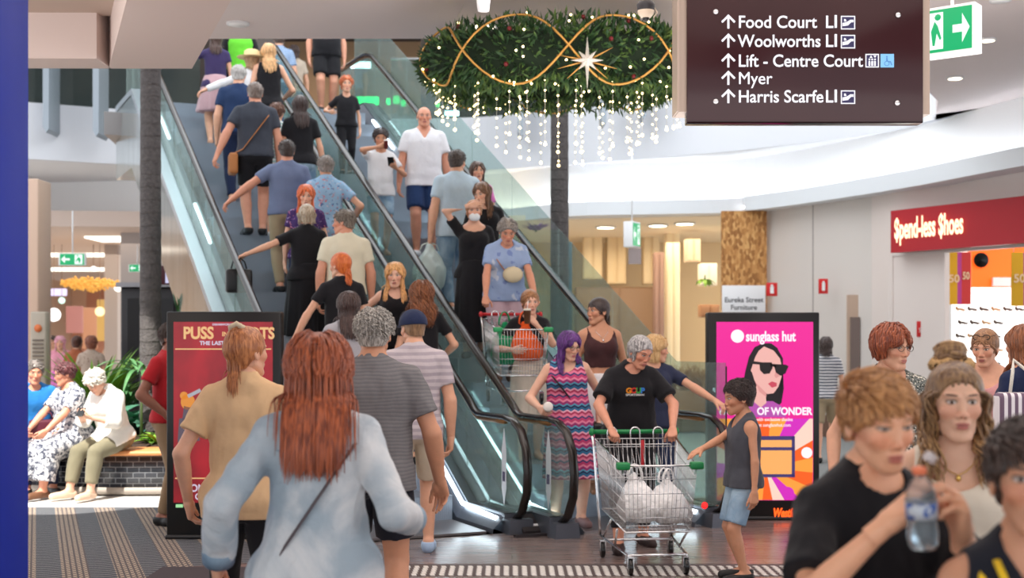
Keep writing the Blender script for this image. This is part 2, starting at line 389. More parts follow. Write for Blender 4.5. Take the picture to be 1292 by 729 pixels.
# torso profile: z fraction of height, half width, half depth, y offset (back positive) -- all as fractions of height
TOR = {'m': [(.455, .020, .020, 0), (.475, .070, .055, .003), (.51, .094, .068, .004), (.55, .095, .068, .002), (.60, .084, .060, -.001), (.64, .082, .058, -.001), (.70, .092, .064, 0), (.75, .101, .067, .003), (.785, .098, .058, .006), (.812, .080, .046, .008), (.835, .048, .034, .010), (.86, .02, .02, .01)],
       'f': [(.455, .020, .020, 0), (.475, .074, .058, .003), (.51, .100, .072, .006), (.55, .096, .066, .004), (.60, .076, .053, 0), (.63, .071, .050, -.001), (.69, .079, .056, 0), (.75, .085, .060, .001), (.785, .083, .050, .006), (.812, .066, .040, .008), (.835, .040, .032, .010), (.86, .02, .02, .01)]}
TOR['c'] = [(z, w*.93, d*.95, y) for z, w, d, y in TOR['m']]
class Body:
    """pose and proportions; all lengths in metres, local frame facing -Y"""
    def __init__(s, H=1.7, sex='f', fat=1., lean=0, tilt=0, turn=0, head=(0, 0, 0), rh=None, lh=None, rp=(-.5, .5, -.3), lp=(.5, .5, -.3), rf=None, lf=None, seat=None, hx=1., arm=1., hips=0, **kw):
        s.H, s.sex, s.fat = H, sex, fat; k = s.k = H/1.70; pz = .53*H if seat is None else seat+.085*H*fat**.5
        s.pel = np.array([hips, 0, pz]); s.MT = rot('Z', turn) @ rot('Y', tilt) @ rot('X', lean)      # torso rotation about the pelvis
        T = lambda x, y, z: s.pel+s.MT @ np.array([x, y, z])
        sw = {'m': .104, 'f': .091, 'c': .094}[sex]*H*(1+.25*(fat-1)); zs = .260*H
        if sex == 'c': zs *= .98
        s.sh = [T(-sw, .008*H, zs), T(sw, .008*H, zs)]; s.neck = T(0, .012*H, .300*H)
        hs = hx*{'m': 1.0, 'f': .97, 'c': 1.03+.12*max(0, (1.5-H))}[sex]*(.6+.4*k); s.hs = hs
        s.MH = rot('Z', head[0]+turn*.5) @ rot('Y', head[2]) @ rot('X', head[1]+lean*.35)
        s.hc = s.neck+s.MT @ np.array([0, -.008*H, 0])+s.MH @ np.array([0, -.022, .142])*hs
        a, b = .172*H*arm, .150*H*arm; s.el = []; s.wr = []
        for i, (h, pole) in enumerate(((rh, rp), (lh, lp))):
            sg = -1 if i == 0 else 1
            t = np.array(h, float) if h is not None else s.sh[i]+s.MT @ np.array([sg*.045*H, -.02*H, -.315*H])
            e, w = ik(s.sh[i], t, a, b, pole); s.el.append(e); s.wr.append(w)
        s.hip = [s.pel+s.MT @ np.array([q*.052*H, 0, -.02*H])*1 for q in (-1, 1)] if False else [s.pel+np.array([q*.052*H*fat**.3, 0, -.02*H]) for q in (-1, 1)]
        s.kn = []; s.an = []
        for i, ft in enumerate((rf, lf)):
            q = -1 if i == 0 else 1
            t = np.array([q*.065*H+(ft[0] if ft else 0), (ft[1] if ft else 0)+.01, .045*H+(ft[2] if ft and len(ft) > 2 else 0)])
            kp, an = ik(s.hip[i], t, .245*H, .240*H, (q*.12, -1, 0)); s.kn.append(kp); s.an.append(t if seat is None else an)
        P_ = np.array(TOR[sex]); z = np.linspace(P_[0, 0], P_[-1, 0], 80); s.prof = [z*H-.53*H]
        for j in (1, 2, 3):
            q = np.interp(z, P_[:, 0], P_[:, j]); q = np.convolve(np.pad(q, 3, 'edge'), np.ones(7)/7, 'valid')*H
            if j < 3: q = q*(1+(fat-1)*np.interp(z, [.45, .52, .64, .74, .82, .86], [.8, 1, 1.25, .9, .5, 0]))
            s.prof.append(q)
        s.kw = kw; s.toff = .018
    def tl(s, X, Y, Z):        # into torso frame
        x, y, z = X-s.pel[0], Y-s.pel[1], Z-s.pel[2]; M = s.MT
        return M[0, 0]*x+M[1, 0]*y+M[2, 0]*z, M[0, 1]*x+M[1, 1]*y+M[2, 1]*z, M[0, 2]*x+M[1, 2]*y+M[2, 2]*z
    def torso(s, X, Y, Z, off=0, hang=0, prof=None):
        x, y, z = s.tl(X, Y, Z); pz, w, d, yo = s.prof
        if hang:     # cloth falls straight from the chest and hips
            i = np.argmax(pz > .20*s.H); w = w.copy(); d = d.copy(); w[:i] = np.maximum(w[:i], w[i]*hang); d[:i] = np.maximum(d[:i], d[i]*hang)
        W = np.interp(z, pz, w)+off; D = np.interp(z, pz, d)+off; yy = y-np.interp(z, pz, yo)
        e = 2.4; q = ((np.abs(x)/W)**e+(np.abs(yy)/D)**e)**(1/e)
        f = (q-1)*np.minimum(W, D)
        return np.maximum(f, np.maximum(z-pz[-1], pz[0]-z)).astype(np.float32)
    def tbox(s, f, m=.06):
        H = s.H; c = np.array([s.pel+s.MT @ np.array([x, y, z]) for x in (-.15*H, .15*H) for y in (-.12*H, .12*H) for z in (-.10*H, .34*H)])
        return f.sub(c.min(0)-m, c.max(0)+m)
    def bumps(s, f, off=0, k=.02):
        H = s.H; T = lambda x, y, z: s.pel+s.MT @ np.array([x, y, z])*H
        M = s.MT
        if s.sex == 'f':
            b = s.kw.get('bust', 1.)
            for q in (-1, 1): f.ell(T(q*.040, -.044, .200), np.array([.034, .030, .036])*H*b*s.fat**.4+off, k*1.3)
        for q in (-1, 1): f.ell(T(q*.040, .030, -.025), np.array([.050, .046, .052])*H*(1 if s.sex == 'f' else .88)*s.fat**.5+off, k*1.4)
        if s.fat > 1.12: f.ell(T(0, -.022, .07), np.array([.085, .062, .085])*H*s.fat**.6+off, .04)
    def arm(s, f, i, off=0, to=1., k=.025, flare=0, up=0.):
        H = s.H; g = {'m': 1.08, 'f': .88, 'c': .82}[s.sex]*(1+.5*(s.fat-1)); S, E, W = s.sh[i], s.el[i], s.wr[i]
        up_r = np.interp(np.linspace(0, 1, 7), [0, .25, .6, 1], [.0265, .0275, .0240, .0222])*H*g+off
        fo_r = np.interp(np.linspace(0, 1, 7), [0, .25, .7, 1], [.0240, .0255, .0185, .0152])*H*g+off
        if to <= 1:
            e = S+(E-S)*to; r = np.interp(np.linspace(0, to, 7), np.linspace(0, 1, 7), up_r)+flare*np.linspace(0, 1, 7); f.limb(S, e, list(r), k)
            return e, norm(E-S)
        f.limb(S, E, list(up_r+flare*.5), k); e = E+(W-E)*(to-1)
        r = np.interp(np.linspace(0, to-1, 7), np.linspace(0, 1, 7), fo_r)+flare*np.linspace(.5, 1, 7); f.limb(E, e, list(r), k*.7); return e, norm(W-E)
    def leg(s, f, i, off=0, to=2., k=.02, flare=0):
        H = s.H; g = {'m': 1., 'f': 1.03, 'c': .92}[s.sex]*(1+.45*(s.fat-1)); A, K, N = s.hip[i], s.kn[i], s.an[i]
        th = np.interp(np.linspace(0, 1, 7), [0, .3, .7, 1], [.052, .051, .040, .0335])*H*g+off; ca = np.interp(np.linspace(0, 1, 7), [0, .3, .6, 1], [.0325, .035, .0275, .0205])*H*g+off
        if to <= 1:
            e = A+(K-A)*to; f.limb(A, e, list(np.interp(np.linspace(0, to, 7), np.linspace(0, 1, 7), th)+flare*np.linspace(0, 1, 7)), k); return e, norm(K-A)
        f.limb(A, K, list(th+flare*.5), k); e = K+(N-K)*(to-1); f.limb(K, e, list(np.interp(np.linspace(0, to-1, 7), np.linspace(0, 1, 7), ca)+flare*np.linspace(.5, 1, 7)), k*.8); return e, norm(N-K)
    def bounds(s, m=.16):
        a = np.array([s.hc, s.pel]+s.sh+s.el+s.wr+s.kn+s.an); return a.min(0)-m, a.max(0)+m
    def foot_dir(s, i):
        d = s.kw.get('toes', (None, None))[i]
        if d is not None: return norm(d)
        return norm((-.18 if i == 0 else .18, -1, 0))
def make_body(b, vx, skin, hv, hk, hands=('relax', 'relax'), palms=(None, None), hvx=.004, hs=1.):
    lo, hi = b.bounds(); lo[2] = min(lo[2], min(a[2] for a in b.an)-.10); hi[2] = b.hc[2]+.02; f = Field(lo, hi, vx); H = b.H
    sl, X, Y, Z = b.tbox(f); f.put(sl, b.torso(X, Y, Z)); b.bumps(f)
    for i in (0, 1):
        sg = -1 if i == 0 else 1
        f.limb(b.neck+b.MT @ np.array([0, .004*H, .002*H]), b.sh[i]+(b.neck-b.sh[i])*.12, [.030*H, .029*H], .04); b.arm(f, i, to=2.)
        b.leg(f, i); d = b.foot_dir(i); a = b.an[i]; fl = .028*H
        f.limb(a+np.array([0, 0, -.004*H])-d*.012*H, a+d*.085*H-np.array([0, 0, fl]), [.024*H, .018*H], .012); f.limb(a-d*.018*H-np.array([0, 0, fl*.8]), a+d*.10*H-np.array([0, 0, fl*1.05]), [.019*H, .015*H], .012)
    nr = {'m': .056, 'f': .044, 'c': .042}[b.sex]*b.hs*(1+.3*(b.fat-1)); f.limb(b.neck-b.MT @ np.array([0, 0, .03*H]), b.hc+b.MH @ np.array([0, .022, -.055])*b.hs, [nr*1.12, nr], .03)
    v, q = f.polys(); g = Geo().add(v, q)
    hv_, hq = head_geo(hk, hv); g.add((hv_*b.hs) @ b.MH.T+b.hc, hq, hv_)
    for i in (0, 1):
        if hands[i] is None: continue
        v, q = hand_geo(hands[i], hvx); fd = norm(b.wr[i]-b.el[i]); n = np.array(palms[i] if palms[i] is not None else ((1, 0, 0) if i == 0 else (-1, 0, 0)), float)
        if b.kw.get('bend') and b.kw['bend'][i] is not None: fd = norm(b.kw['bend'][i])
        n = norm(n-fd*n.dot(fd)); t = np.cross(fd, n) if i == 0 else np.cross(n, fd)
        sc = H/1.7*{'m': 1., 'f': .92, 'c': 1.0}[b.sex]*hs
        g.add((v*sc) @ np.array([t, fd, n])+b.wr[i], q if i == 0 else q[:, ::-1])
    return g
# ---- clothing
def finish(f, b, seed, fold, amp, zr=None):
    if amp:
        q = f.sub(f.lo, f.lo+f.vx*f.n); sl, X, Y, Z = q; m = np.abs(f.f) < .06
        f.f[sl] += amp*nz(X, Y, Z*.55, fold, seed)*m
def top(b, vx, sleeve=.55, neck='crew', hem=-.03, off=.014, hang=.98, flare=.010, amp=.0032, fold=55, seed=1, straps=None, flarehem=0):
    """t-shirts (sleeve<=1), long sleeves (<=2), sleeveless (0) and strap tops"""
    lo, hi = b.bounds(.14); H = b.H; lo[2] = b.pel[2]+min(-.3, hem*H-.12) if abs(b.MT[1, 2]) < .5 else lo[2]; f = Field(lo, np.array([hi[0], hi[1], b.neck[2]+.12]), vx)
    sl, X, Y, Z = b.tbox(f, .10); f.put(sl, b.torso(X, Y, Z, off, hang))
    if flarehem:
        x, y, z = b.tl(X, Y, Z); zz = np.clip((.12*H-z)/(.15*H), 0, 1.5); f.put(sl, b.torso(X, Y, Z, off, hang)-flarehem*zz.astype(np.float32))
    b.bumps(f, off, .03)
    if hem < 0:
        for i in (0, 1): b.leg(f, i, off+.004, .35, k=.05)
    ends = []
    for i in (0, 1):
        f.limb(b.neck+b.MT @ np.array([0, .004*H, -.004*H]), b.sh[i]+(b.neck-b.sh[i])*.12, [.027*H+off*.6, .028*H+off*.6], .04)
        if sleeve > 0:
            g = Field(lo, np.array([hi[0], hi[1], b.neck[2]+.12]), vx); e, d = b.arm(g, i, off*.6, sleeve, flare=flare); ends.append((g, e, d))
        else: f.limb(b.sh[i]*.86+b.neck*.14, b.sh[i]*.86+b.neck*.14-b.MT @ np.array([0, 0, .05*H]), [.020*H, .02*H], .03)
    sub = f.sub(f.lo, f.lo+f.vx*f.n); sl, X, Y, Z = sub; x, y, z = b.tl(X, Y, Z)
    if amp: finish(f, b, seed, fold, amp)
    f.f[sl] = np.maximum(f.f[sl], hem*H-z)     # hem
    for g, e, d in ends:     # sleeves are cut square at the cuff
        if amp: finish(g, b, seed+3, fold*1.2, amp)
        g.f[sl] = np.maximum(g.f[sl], np.where((X-e[0])**2+(Y-e[1])**2+(Z-e[2])**2 < .0196, (X-e[0])*d[0]+(Y-e[1])*d[1]+(Z-e[2])*d[2], -1.))
        f.put(sl, g.f[sl], .03)
    nk = b.pel+b.MT @ np.array([0, .0, .305*H])
    r = {'crew': (.040, .040, .030), 'scoop': (.052, .060, .062), 'vee': (.040, .050, .062), 'strap': (.062, .075, .085), 'wide': (.072, .058, .048), 'tank': (.046, .055, .060)}[neck]
    if neck == 'vee':
        zz = z-.305*H; w = .040*H+np.clip(zz, -.08*H, 0)*.55; f.f[sl] = np.maximum(f.f[sl], -np.maximum(np.abs(x)-w, np.maximum(-(zz+.065*H), y+.0*H)).astype(np.float32))
        f.ell(nk, np.array([.040, .040, .026])*H, .004, M=b.MT, cut=True)
    else:
        yo = -.024 if neck != 'crew' else -.010
        f.ell(b.pel+b.MT @ np.array([0, yo*H, .300*H]), np.array(r)*H, .004, M=b.MT, cut=True)
    if sleeve == 0 or neck in ('strap', 'tank'):
        for q in (-1, 1): f.ell(b.pel+b.MT @ np.array([q*(.128 if neck != 'strap' else .118)*H, 0, .285*H]), np.array([.045, .075, .075 if neck != 'strap' else .085])*H, .004, M=b.MT, cut=True)
    return f
def bottom(b, vx, to=.6, waist=.06, off=.007, flare=.010, amp=.0025, fold=50, seed=2):
    lo, hi = b.bounds(.14); hi[2] = b.pel[2]+.2; lo[2] -= .02; f = Field(lo, hi, vx); H = b.H
    sl, X, Y, Z = b.tbox(f, .06); x, y, z = b.tl(X, Y, Z); f.put(sl, np.maximum(b.torso(X, Y, Z, off), z-waist*H).astype(np.float32)); b.bumps(f, off, .03)
    for i in (0, 1):
        e, d = b.leg(f, i, off, to, flare=flare)
        q = f.sub(e-.17, e+.17)
        if q is None: continue
        s2, X2, Y2, Z2 = q; pl = (X2-e[0])*d[0]+(Y2-e[1])*d[1]+(Z2-e[2])*d[2]; rad = np.sqrt((X2-e[0])**2+(Y2-e[1])**2+(Z2-e[2])**2)
        f.f[s2] = np.where((rad < .16) & (pl > -.02), np.maximum(f.f[s2], pl), f.f[s2])
    sl, X, Y, Z = b.tbox(f, .10); x, y, z = b.tl(X, Y, Z); f.f[sl] = np.maximum(f.f[sl], (z-waist*H))
    if amp: finish(f, b, seed, fold, amp)
    return f
def skirt(b, vx, hem=.28, waist=.08, w0=.088, w1=.16, amp=.008, fold=18, seed=3, full=None):
    """hangs from the waist to a height hem*H above the floor; w1 half width at the hem"""
    H = b.H; lo, hi = b.bounds(.18); hi[2] = b.pel[2]+.25; lo[2] = min(lo[2], hem*H-.1); f = Field(lo, hi, vx); sl, X, Y, Z = f.sub(f.lo, f.lo+f.vx*f.n)
    cx = (b.kn[0][0]+b.kn[1][0])/2; cy = (b.kn[0][1]+b.kn[1][1])/2
    zt = b.pel[2]+waist*H; t = np.clip((zt-Z)/(zt-hem*H), 0, 1); w = np.interp(t, [0, .22, 1], [w0*H*b.fat**.5*1.04, max(.112, (w0*.6+w1*.4))*H*b.fat**.5, w1*H]); d = w*np.interp(t, [0, .3, 1], [.86, .92, .80])
    ox = b.pel[0]+(cx-b.pel[0])*t*.8; oy = b.pel[1]+(cy-b.pel[1])*t*.8; an = np.arctan2(Y-oy, X-ox)
    fl = 1+.06*t*np.sin(an*9+seed)+.03*t*np.sin(an*17+seed*2)
    q = np.sqrt(((X-ox)/w)**2+((Y-oy)/d)**2)/fl; g = (q-1)*d; f.put(sl, np.maximum(g, np.maximum(Z-zt, hem*H-Z)).astype(np.float32))
    if amp: finish(f, b, seed, fold, amp*.5)
    return f
def shoe(b, i, kind='shoe', vx=.006):
    H = b.H; d = b.foot_dir(i); a = b.an[i]; s = np.array([-d[1], d[0], 0]); f = Field(a-.24, a+.24, vx); z0 = a[2]-.045*H
    low = lambda x, zz, y=0: np.array([a[0], a[1], z0])+d*x*H+s*y*H+np.array([0, 0, zz*H])
    f.limb(low(-.026, .022), low(.045, .023), [.026*H, .025*H], .0); f.limb(low(.04, .02), low(.112, .016), [.029*H, .023*H], .02)
    if kind != 'flat': f.limb(low(-.02, .035), a+d*.004*H, [.028*H, .027*H], .02)
    sl, X, Y, Z = f.sub(f.lo, f.lo+f.vx*f.n)
    f.f[sl] = np.maximum(f.f[sl], z0-Z)
    f.f[sl] = np.maximum(f.f[sl], Z-(a[2]+(.018*H if kind == 'boot' else -.002*H)))
    return f
# ---- hair
def scalp(b, p, inf=0.):        # signed distance to skull + face, p (n,3) local to the person
    q = ((p-b.hc) @ b.MH)/b.hs
    def e(c, r):
        c = np.array(c); r = np.array(r)+inf; k = np.sqrt((((q-c)/r)**2).sum(1)); k2 = np.sqrt((((q-c)/r**2)**2).sum(1)); return k*(k-1)/np.maximum(k2, 1e-6)
    return np.minimum(e((0, .014, .034), (.078, .098, .088)), e((0, .010, -.03), (.062, .066, .085)))*b.hs
def hair_cap(b, vx, thick=.010, low=-.06, face=1., lift=0., front=.050):
    f = Field((-.13, -.15, -.17), (.13, .16, .17+lift), vx)
    f.ell((0, .016, .036+lift*.3), (.078+thick, .099+thick, .089+thick+lift), 0); f.ell((0, .035, -.02), (.066+thick*.6, .062+thick, .08), .02)
    sl, X, Y, Z = f.sub(f.lo, f.lo+f.vx*f.n); Y_, Z_, X_ = np.broadcast_arrays(Y, Z, X)
    # hairline: from the forehead over the temples, round the ears, to the nape
    line = np.interp(Y_, [-.12, -.085, -.055, -.02, .012, .035, .06, .12], [front+.024, front+.012, .030, -.012, -.002 if low > -.05 else -.02, -.035, low, low-.01])
    line = line + np.where(Y_ < -.05, -.35*np.maximum(np.abs(X_)-.03, 0)*face, 0)
    f.f[sl] = np.maximum(f.f[sl], (line-Z_)*.8)
    finish(f, b, 5, 130, .0016)
    v, q = f.polys(); return (v*b.hs) @ b.MH.T+b.hc, q
def locks(b, roots, dirs, L, n=14, r=.007, curl=0., cf=26., grav=.35, stiff=.55, spread=.0, seed=0, layer=.012, jit=.10, torso=True, sides=5, flat=.55, attract=None, endr=.25, hug=.9, face=None):
    rs = np.random.RandomState(seed); m = len(roots); p = roots.copy(); d = dirs.copy(); L = np.broadcast_to(L, (m,)) if np.ndim(L) else np.full(m, float(L))
    pts = [p.copy()]; st = (L/(n-1))[:, None]; lay = layer*(.2+.8*rs.rand(m)); jv = rs.normal(size=(m, 3))*jit
    for i in range(n-1):
        low = (((p-b.hc) @ b.MH)/b.hs)[:, 2:3] < .0
        d = d*np.where(low & torso, stiff*.45, stiff)+np.array([0, 0, -1.])*np.where(low & torso, grav*1.5, grav)+jv*.25+rs.normal(size=(m, 3))*jit*.35
        if attract is not None: d = d+attract(p, i/(n-1))
        s0 = scalp(b, p); g = np.stack([scalp(b, p+np.eye(3)[k]*1e-3)-s0 for k in range(3)], 1); g /= np.maximum(1e-6, np.linalg.norm(g, axis=1, keepdims=True))
        hd = ((p-b.hc) @ b.MH)/b.hs; on = (s0 > lay) & (s0 < .07) & (hd[:, 2] > -.02); d = d-g*(hug*on*np.maximum((g*d).sum(1), -.1*0+.0)+hug*.5*on*np.clip((s0-lay)*40, 0, 1))[:, None]
        fc = (hd[:, 1] < -.035) & (np.abs(hd[:, 0]) < .085) & (hd[:, 2] < .045) & (hd[:, 2] > -.14)      # keep off the face
        fc = fc & (torso if face is None else face)
        side = np.stack([np.sign(hd[:, 0])*.5, np.full(m, .9), np.zeros(m)], 1) @ b.MH.T; d = d+side*fc[:, None]
        d /= np.linalg.norm(d, axis=1, keepdims=True); p = p+d*st
        for _ in range(2):
            s0 = scalp(b, p)-lay; e = 1e-3; g = np.stack([scalp(b, p+np.eye(3)[k]*e)-lay-s0 for k in range(3)], 1); g /= np.maximum(1e-6, np.linalg.norm(g, axis=1, keepdims=True))
            p = p-g*np.minimum(s0, 0)[:, None]
            if torso:
                def tq(P): 
                    t = b.torso(P[:, 0], P[:, 1], P[:, 2], b.toff, .98)
                    return np.minimum(np.minimum(t, capd(P, b.neck+b.MT @ np.array([0, .004*b.H, 0]), b.sh[0], .030*b.H+b.toff)), capd(P, b.neck+b.MT @ np.array([0, .004*b.H, 0]), b.sh[1], .030*b.H+b.toff))
                s0 = tq(p)-lay*.8; g = np.stack([tq(p+np.eye(3)[k]*e)-lay*.8-s0 for k in range(3)], 1); g = g*np.array([.12, 1, .35]);  g /= np.maximum(1e-6, np.linalg.norm(g, axis=1, keepdims=True)); p = p-g*np.minimum(s0, 0)[:, None]
        d = p-pts[-1]; d /= np.maximum(1e-6, np.linalg.norm(d, axis=1, keepdims=True)); pts.append(p.copy())
    A = np.stack(pts, 1)                                     # m,n,3
    if curl:
        t = np.linspace(0, 1, n)[None, :]; ph = rs.rand(m, 1)*6.28; arc = t*L[:, None]; a = curl*np.clip(t*2.5, 0, 1)*(.7+.6*rs.rand(m, 1))
        A = A+np.stack([np.cos(arc*cf+ph)*a, np.sin(arc*cf+ph)*a, np.sin(arc*cf*.9+ph*2)*a*.5], 2)
    T = np.gradient(A, axis=1); T /= np.maximum(1e-6, np.linalg.norm(T, axis=2, keepdims=True))
    out = A-b.hc; out = out-T*(out*T).sum(2, keepdims=True); out /= np.maximum(1e-6, np.linalg.norm(out, axis=2, keepdims=True)); side = np.cross(T, out)
    tt = np.linspace(0, 1, n); rad = r*np.interp(tt, [0, .12, .7, 1], [.55, 1, .9, endr])[None, :]*(.7+.6*rs.rand(m, 1))
    an = np.arange(sides)*2*PI/sides
    V = A[:, :, None, :]+rad[:, :, None, None]*(side[:, :, None, :]*np.cos(an)[None, None, :, None]+out[:, :, None, :]*flat*np.sin(an)[None, None, :, None])
    idx = np.arange(m*n*sides).reshape(m, n, sides); a_ = idx[:, :-1]; b_ = idx[:, 1:]
    Q = np.stack([a_, np.roll(a_, -1, 2), np.roll(b_, -1, 2), b_], -1).reshape(-1, 4)
    return V.reshape(-1, 3), Q
def capd(P, a, b, r):
    ab = b-a; t = np.clip(((P-a) @ ab)/(ab @ ab), 0, 1); return np.linalg.norm(P-a-t[:, None]*ab, axis=1)-r
def scalp_pts(b, m, seed=0, zmin=.02, front=.060, back_only=False, part=0.0, down=.25):
    """roots on the hairy part of the scalp with combed directions (away from the parting)"""
    rs = np.random.RandomState(seed); P_ = rs.normal(size=(m*8, 3)); P_ /= np.linalg.norm(P_, axis=1, keepdims=True)
    q = P_*np.array([.080, .100, .090])+np.array([0, .014, .034]); line = np.interp(q[:, 1], [-.09, -.055, -.02, .03, .12], [front, .035, .012, -.02, -.045])
    q = q[q[:, 2] > np.maximum(line, zmin if zmin > -.06 else -9)][:m]
    s = np.sign(q[:, 0]-part); s[s == 0] = 1; bk = 1-np.clip(q[:, 1]/.07, 0, .92); dr = np.stack([s*(.9-np.abs(q[:, 0])*4)*bk, .25+np.clip(-q[:, 1]*6, 0, .5), -down-np.abs(q[:, 0])*6], 1); dr /= np.linalg.norm(dr, axis=1, keepdims=True)
    return (q*b.hs) @ b.MH.T+b.hc, dr @ b.MH.T, q
def hair_geo(b, style, near, seed=0, **k):
    g = Geo(); vx = .004 if near else .007; N = 1. if near else .45; rr = 1. if near else 1.5; hs = b.hs
    HL = lambda q: b.hc+b.MH @ (np.array(q, float)*hs)
    if style == 'short':
        th = k.get('thick', .010); g.add(*hair_cap(b, vx, th, k.get('low', -.055), lift=k.get('lift', 0), front=k.get('front', .050)))
        r, d, q = scalp_pts(b, int((2600 if near else 1000)*N), seed, front=k.get('front', .050)+.012, zmin=-.045, down=.2)
        if k.get('fringe'):
            fd = np.array(k['fringe'], float); wt = np.clip((q[:, 2:3]-.035)/.05, 0, 1); d = (norm(fd)[None, :] @ b.MH.T)*wt+(np.array([[0, -.15, -1.]]) @ b.MH.T)*(1-wt)+d*.2; d /= np.linalg.norm(d, axis=1, keepdims=True)
        ear = (np.abs(q[:, 1]-.008) < .034) & (q[:, 2] < .012); r, d, q = r[~ear], d[~ear], q[~ear]
        g.add(*locks(b, r, d, k.get('len', .035)*np.interp(q[:, 2], [-.04, .02, .07], [.3, .5, 1]), 7, (.0030 if near else .0042)*rr, curl=k.get('curl', 0), cf=160, grav=.05, stiff=.95, seed=seed, layer=th+.004, jit=k.get('jit', .12), torso=False, hug=.5, endr=.15))
    elif style == 'buzz': g.add(*hair_cap(b, vx, .004, -.05, front=k.get('front', .06)))
    elif style == 'bald': return None
    else:
        g.add(*hair_cap(b, vx, .010, -.07, front=k.get('front', .052)))
        L = k.get('len', .35); r, d, q = scalp_pts(b, int(k.get('n', 900 if near else 420)*N), seed, part=k.get('part', 0.))
        rs = np.random.RandomState(seed+1)
        if style in ('long', 'bob'):
            top_ = np.clip((q[:, 2]+.03)/.15, 0, 1); Ls = (L+.13*top_)*(.82+.25*rs.rand(len(r)))
            g.add(*locks(b, r, d, Ls, 22 if k.get('curl') else 15, k.get('r', .0055)*rr, curl=k.get('curl', 0), cf=k.get('cf', 30), grav=k.get('grav', .42), seed=seed, layer=k.get('vol', .016), jit=k.get('jit', .09), torso=style == 'long', face=True))
        else:            # gathered styles: ponytail, bun, half-up
            T = {'pony': (0, .112, .045), 'low': (0, .105, -.035), 'high': (0, .06, .125), 'bun': (0, .10, .06), 'top': (0, .02, .145), 'half': (0, .105, .03)}[k.get('at', 'pony')]
            tie = HL(T)
            def att(p, t):
                v = tie-p; return v/np.maximum(1e-6, np.linalg.norm(v, axis=1, keepdims=True))*1.6
            r2, d2, q2 = scalp_pts(b, int(380*N), seed+2); dist = np.linalg.norm(r2-tie, axis=1)
            d2 = att(r2, 0)*.5; d2 /= np.linalg.norm(d2, axis=1, keepdims=True)
            g.add(*locks(b, r2, d2, dist*1.12+.01, 9, .0065*rr, grav=0., stiff=.3, seed=seed, layer=.008, jit=.02, torso=False, attract=att))
            if style == 'tail':
                m = int(110*N)+20; rs = np.random.RandomState(seed); base = tie+rs.normal(size=(m, 3))*.009; dd = norm(b.MH @ np.array(T if T[2] < .1 else (0, .8, .5)))[None, :]+rs.normal(size=(m, 3))*.22; dd /= np.linalg.norm(dd, axis=1, keepdims=True)
                g.add(*locks(b, base, dd, L*(.8+.25*rs.rand(m)), 18, k.get('r', .0055)*rr, curl=k.get('curl', 0), cf=k.get('cf', 30), grav=k.get('grav', .30), seed=seed, layer=.012, jit=.07))
            if style in ('bun', 'halfbun'):
                m = int(70*N)+25; rs = np.random.RandomState(seed); br = k.get('br', .038); c = tie+norm(tie-b.hc)*br*.6
                ax = norm(tie-b.hc); V = []; 
                for i in range(m):
                    t0 = rs.rand()*6.28; rr_ = br*(.45+.5*rs.rand()); off = (rs.rand()-.5)*br*1.2; u = norm(np.cross(ax, rs.normal(size=3)*.3+np.array([.3, .9, .1]))); w = np.cross(ax, u); tt = np.linspace(t0, t0+2.6, 9)
                    V.append(c+ax*off*.8+(np.cos(tt)[:, None]*u+np.sin(tt)[:, None]*w)*rr_)
                A = np.stack(V); n_ = 9; mb = MB()
                for a in A: mb.tube([tuple(x) for x in a], [.004, .007, .008, .008, .008, .008, .008, .007, .003], 5)
                mb.ball(tuple(c), br*.72, 10)
                q4 = [f for f in mb.f if len(f) == 4]; g.add(np.array(mb.v), np.array(q4, int))
            if style in ('half', 'halfbun'):
                sel = q[:, 2] < .045
                Ls = L*(.85+.3*rs.rand(len(r))); g.add(*locks(b, r[sel], d[sel], Ls[sel], 24, k.get('r', .0055)*rr, curl=k.get('curl', 0), cf=k.get('cf', 30), grav=.42, seed=seed, layer=k.get('vol', .022), jit=.09))
    return g
_BODY = {}
_skins = {}
def skin_of(**k):
    key = repr(sorted(k.items()))
    if key not in _skins: _skins[key] = skin_mat('skin', **k)
    return _skins[key]
_hm = {}
def hair_of(c1, c2=None):
    c2 = c2 or tuple(min(255, c*1.35+8) for c in c1)
    if (c1, c2) not in _hm: _hm[(c1, c2)] = hair_mat('hair', c1, c2)
    return _hm[(c1, c2)]
PALE = (226, 176, 150); FAIR = (222, 168, 138); TAN = (200, 144, 112); OLIVE = (190, 136, 104); RUDDY = (214, 150, 122); BROWN = (140, 92, 66)
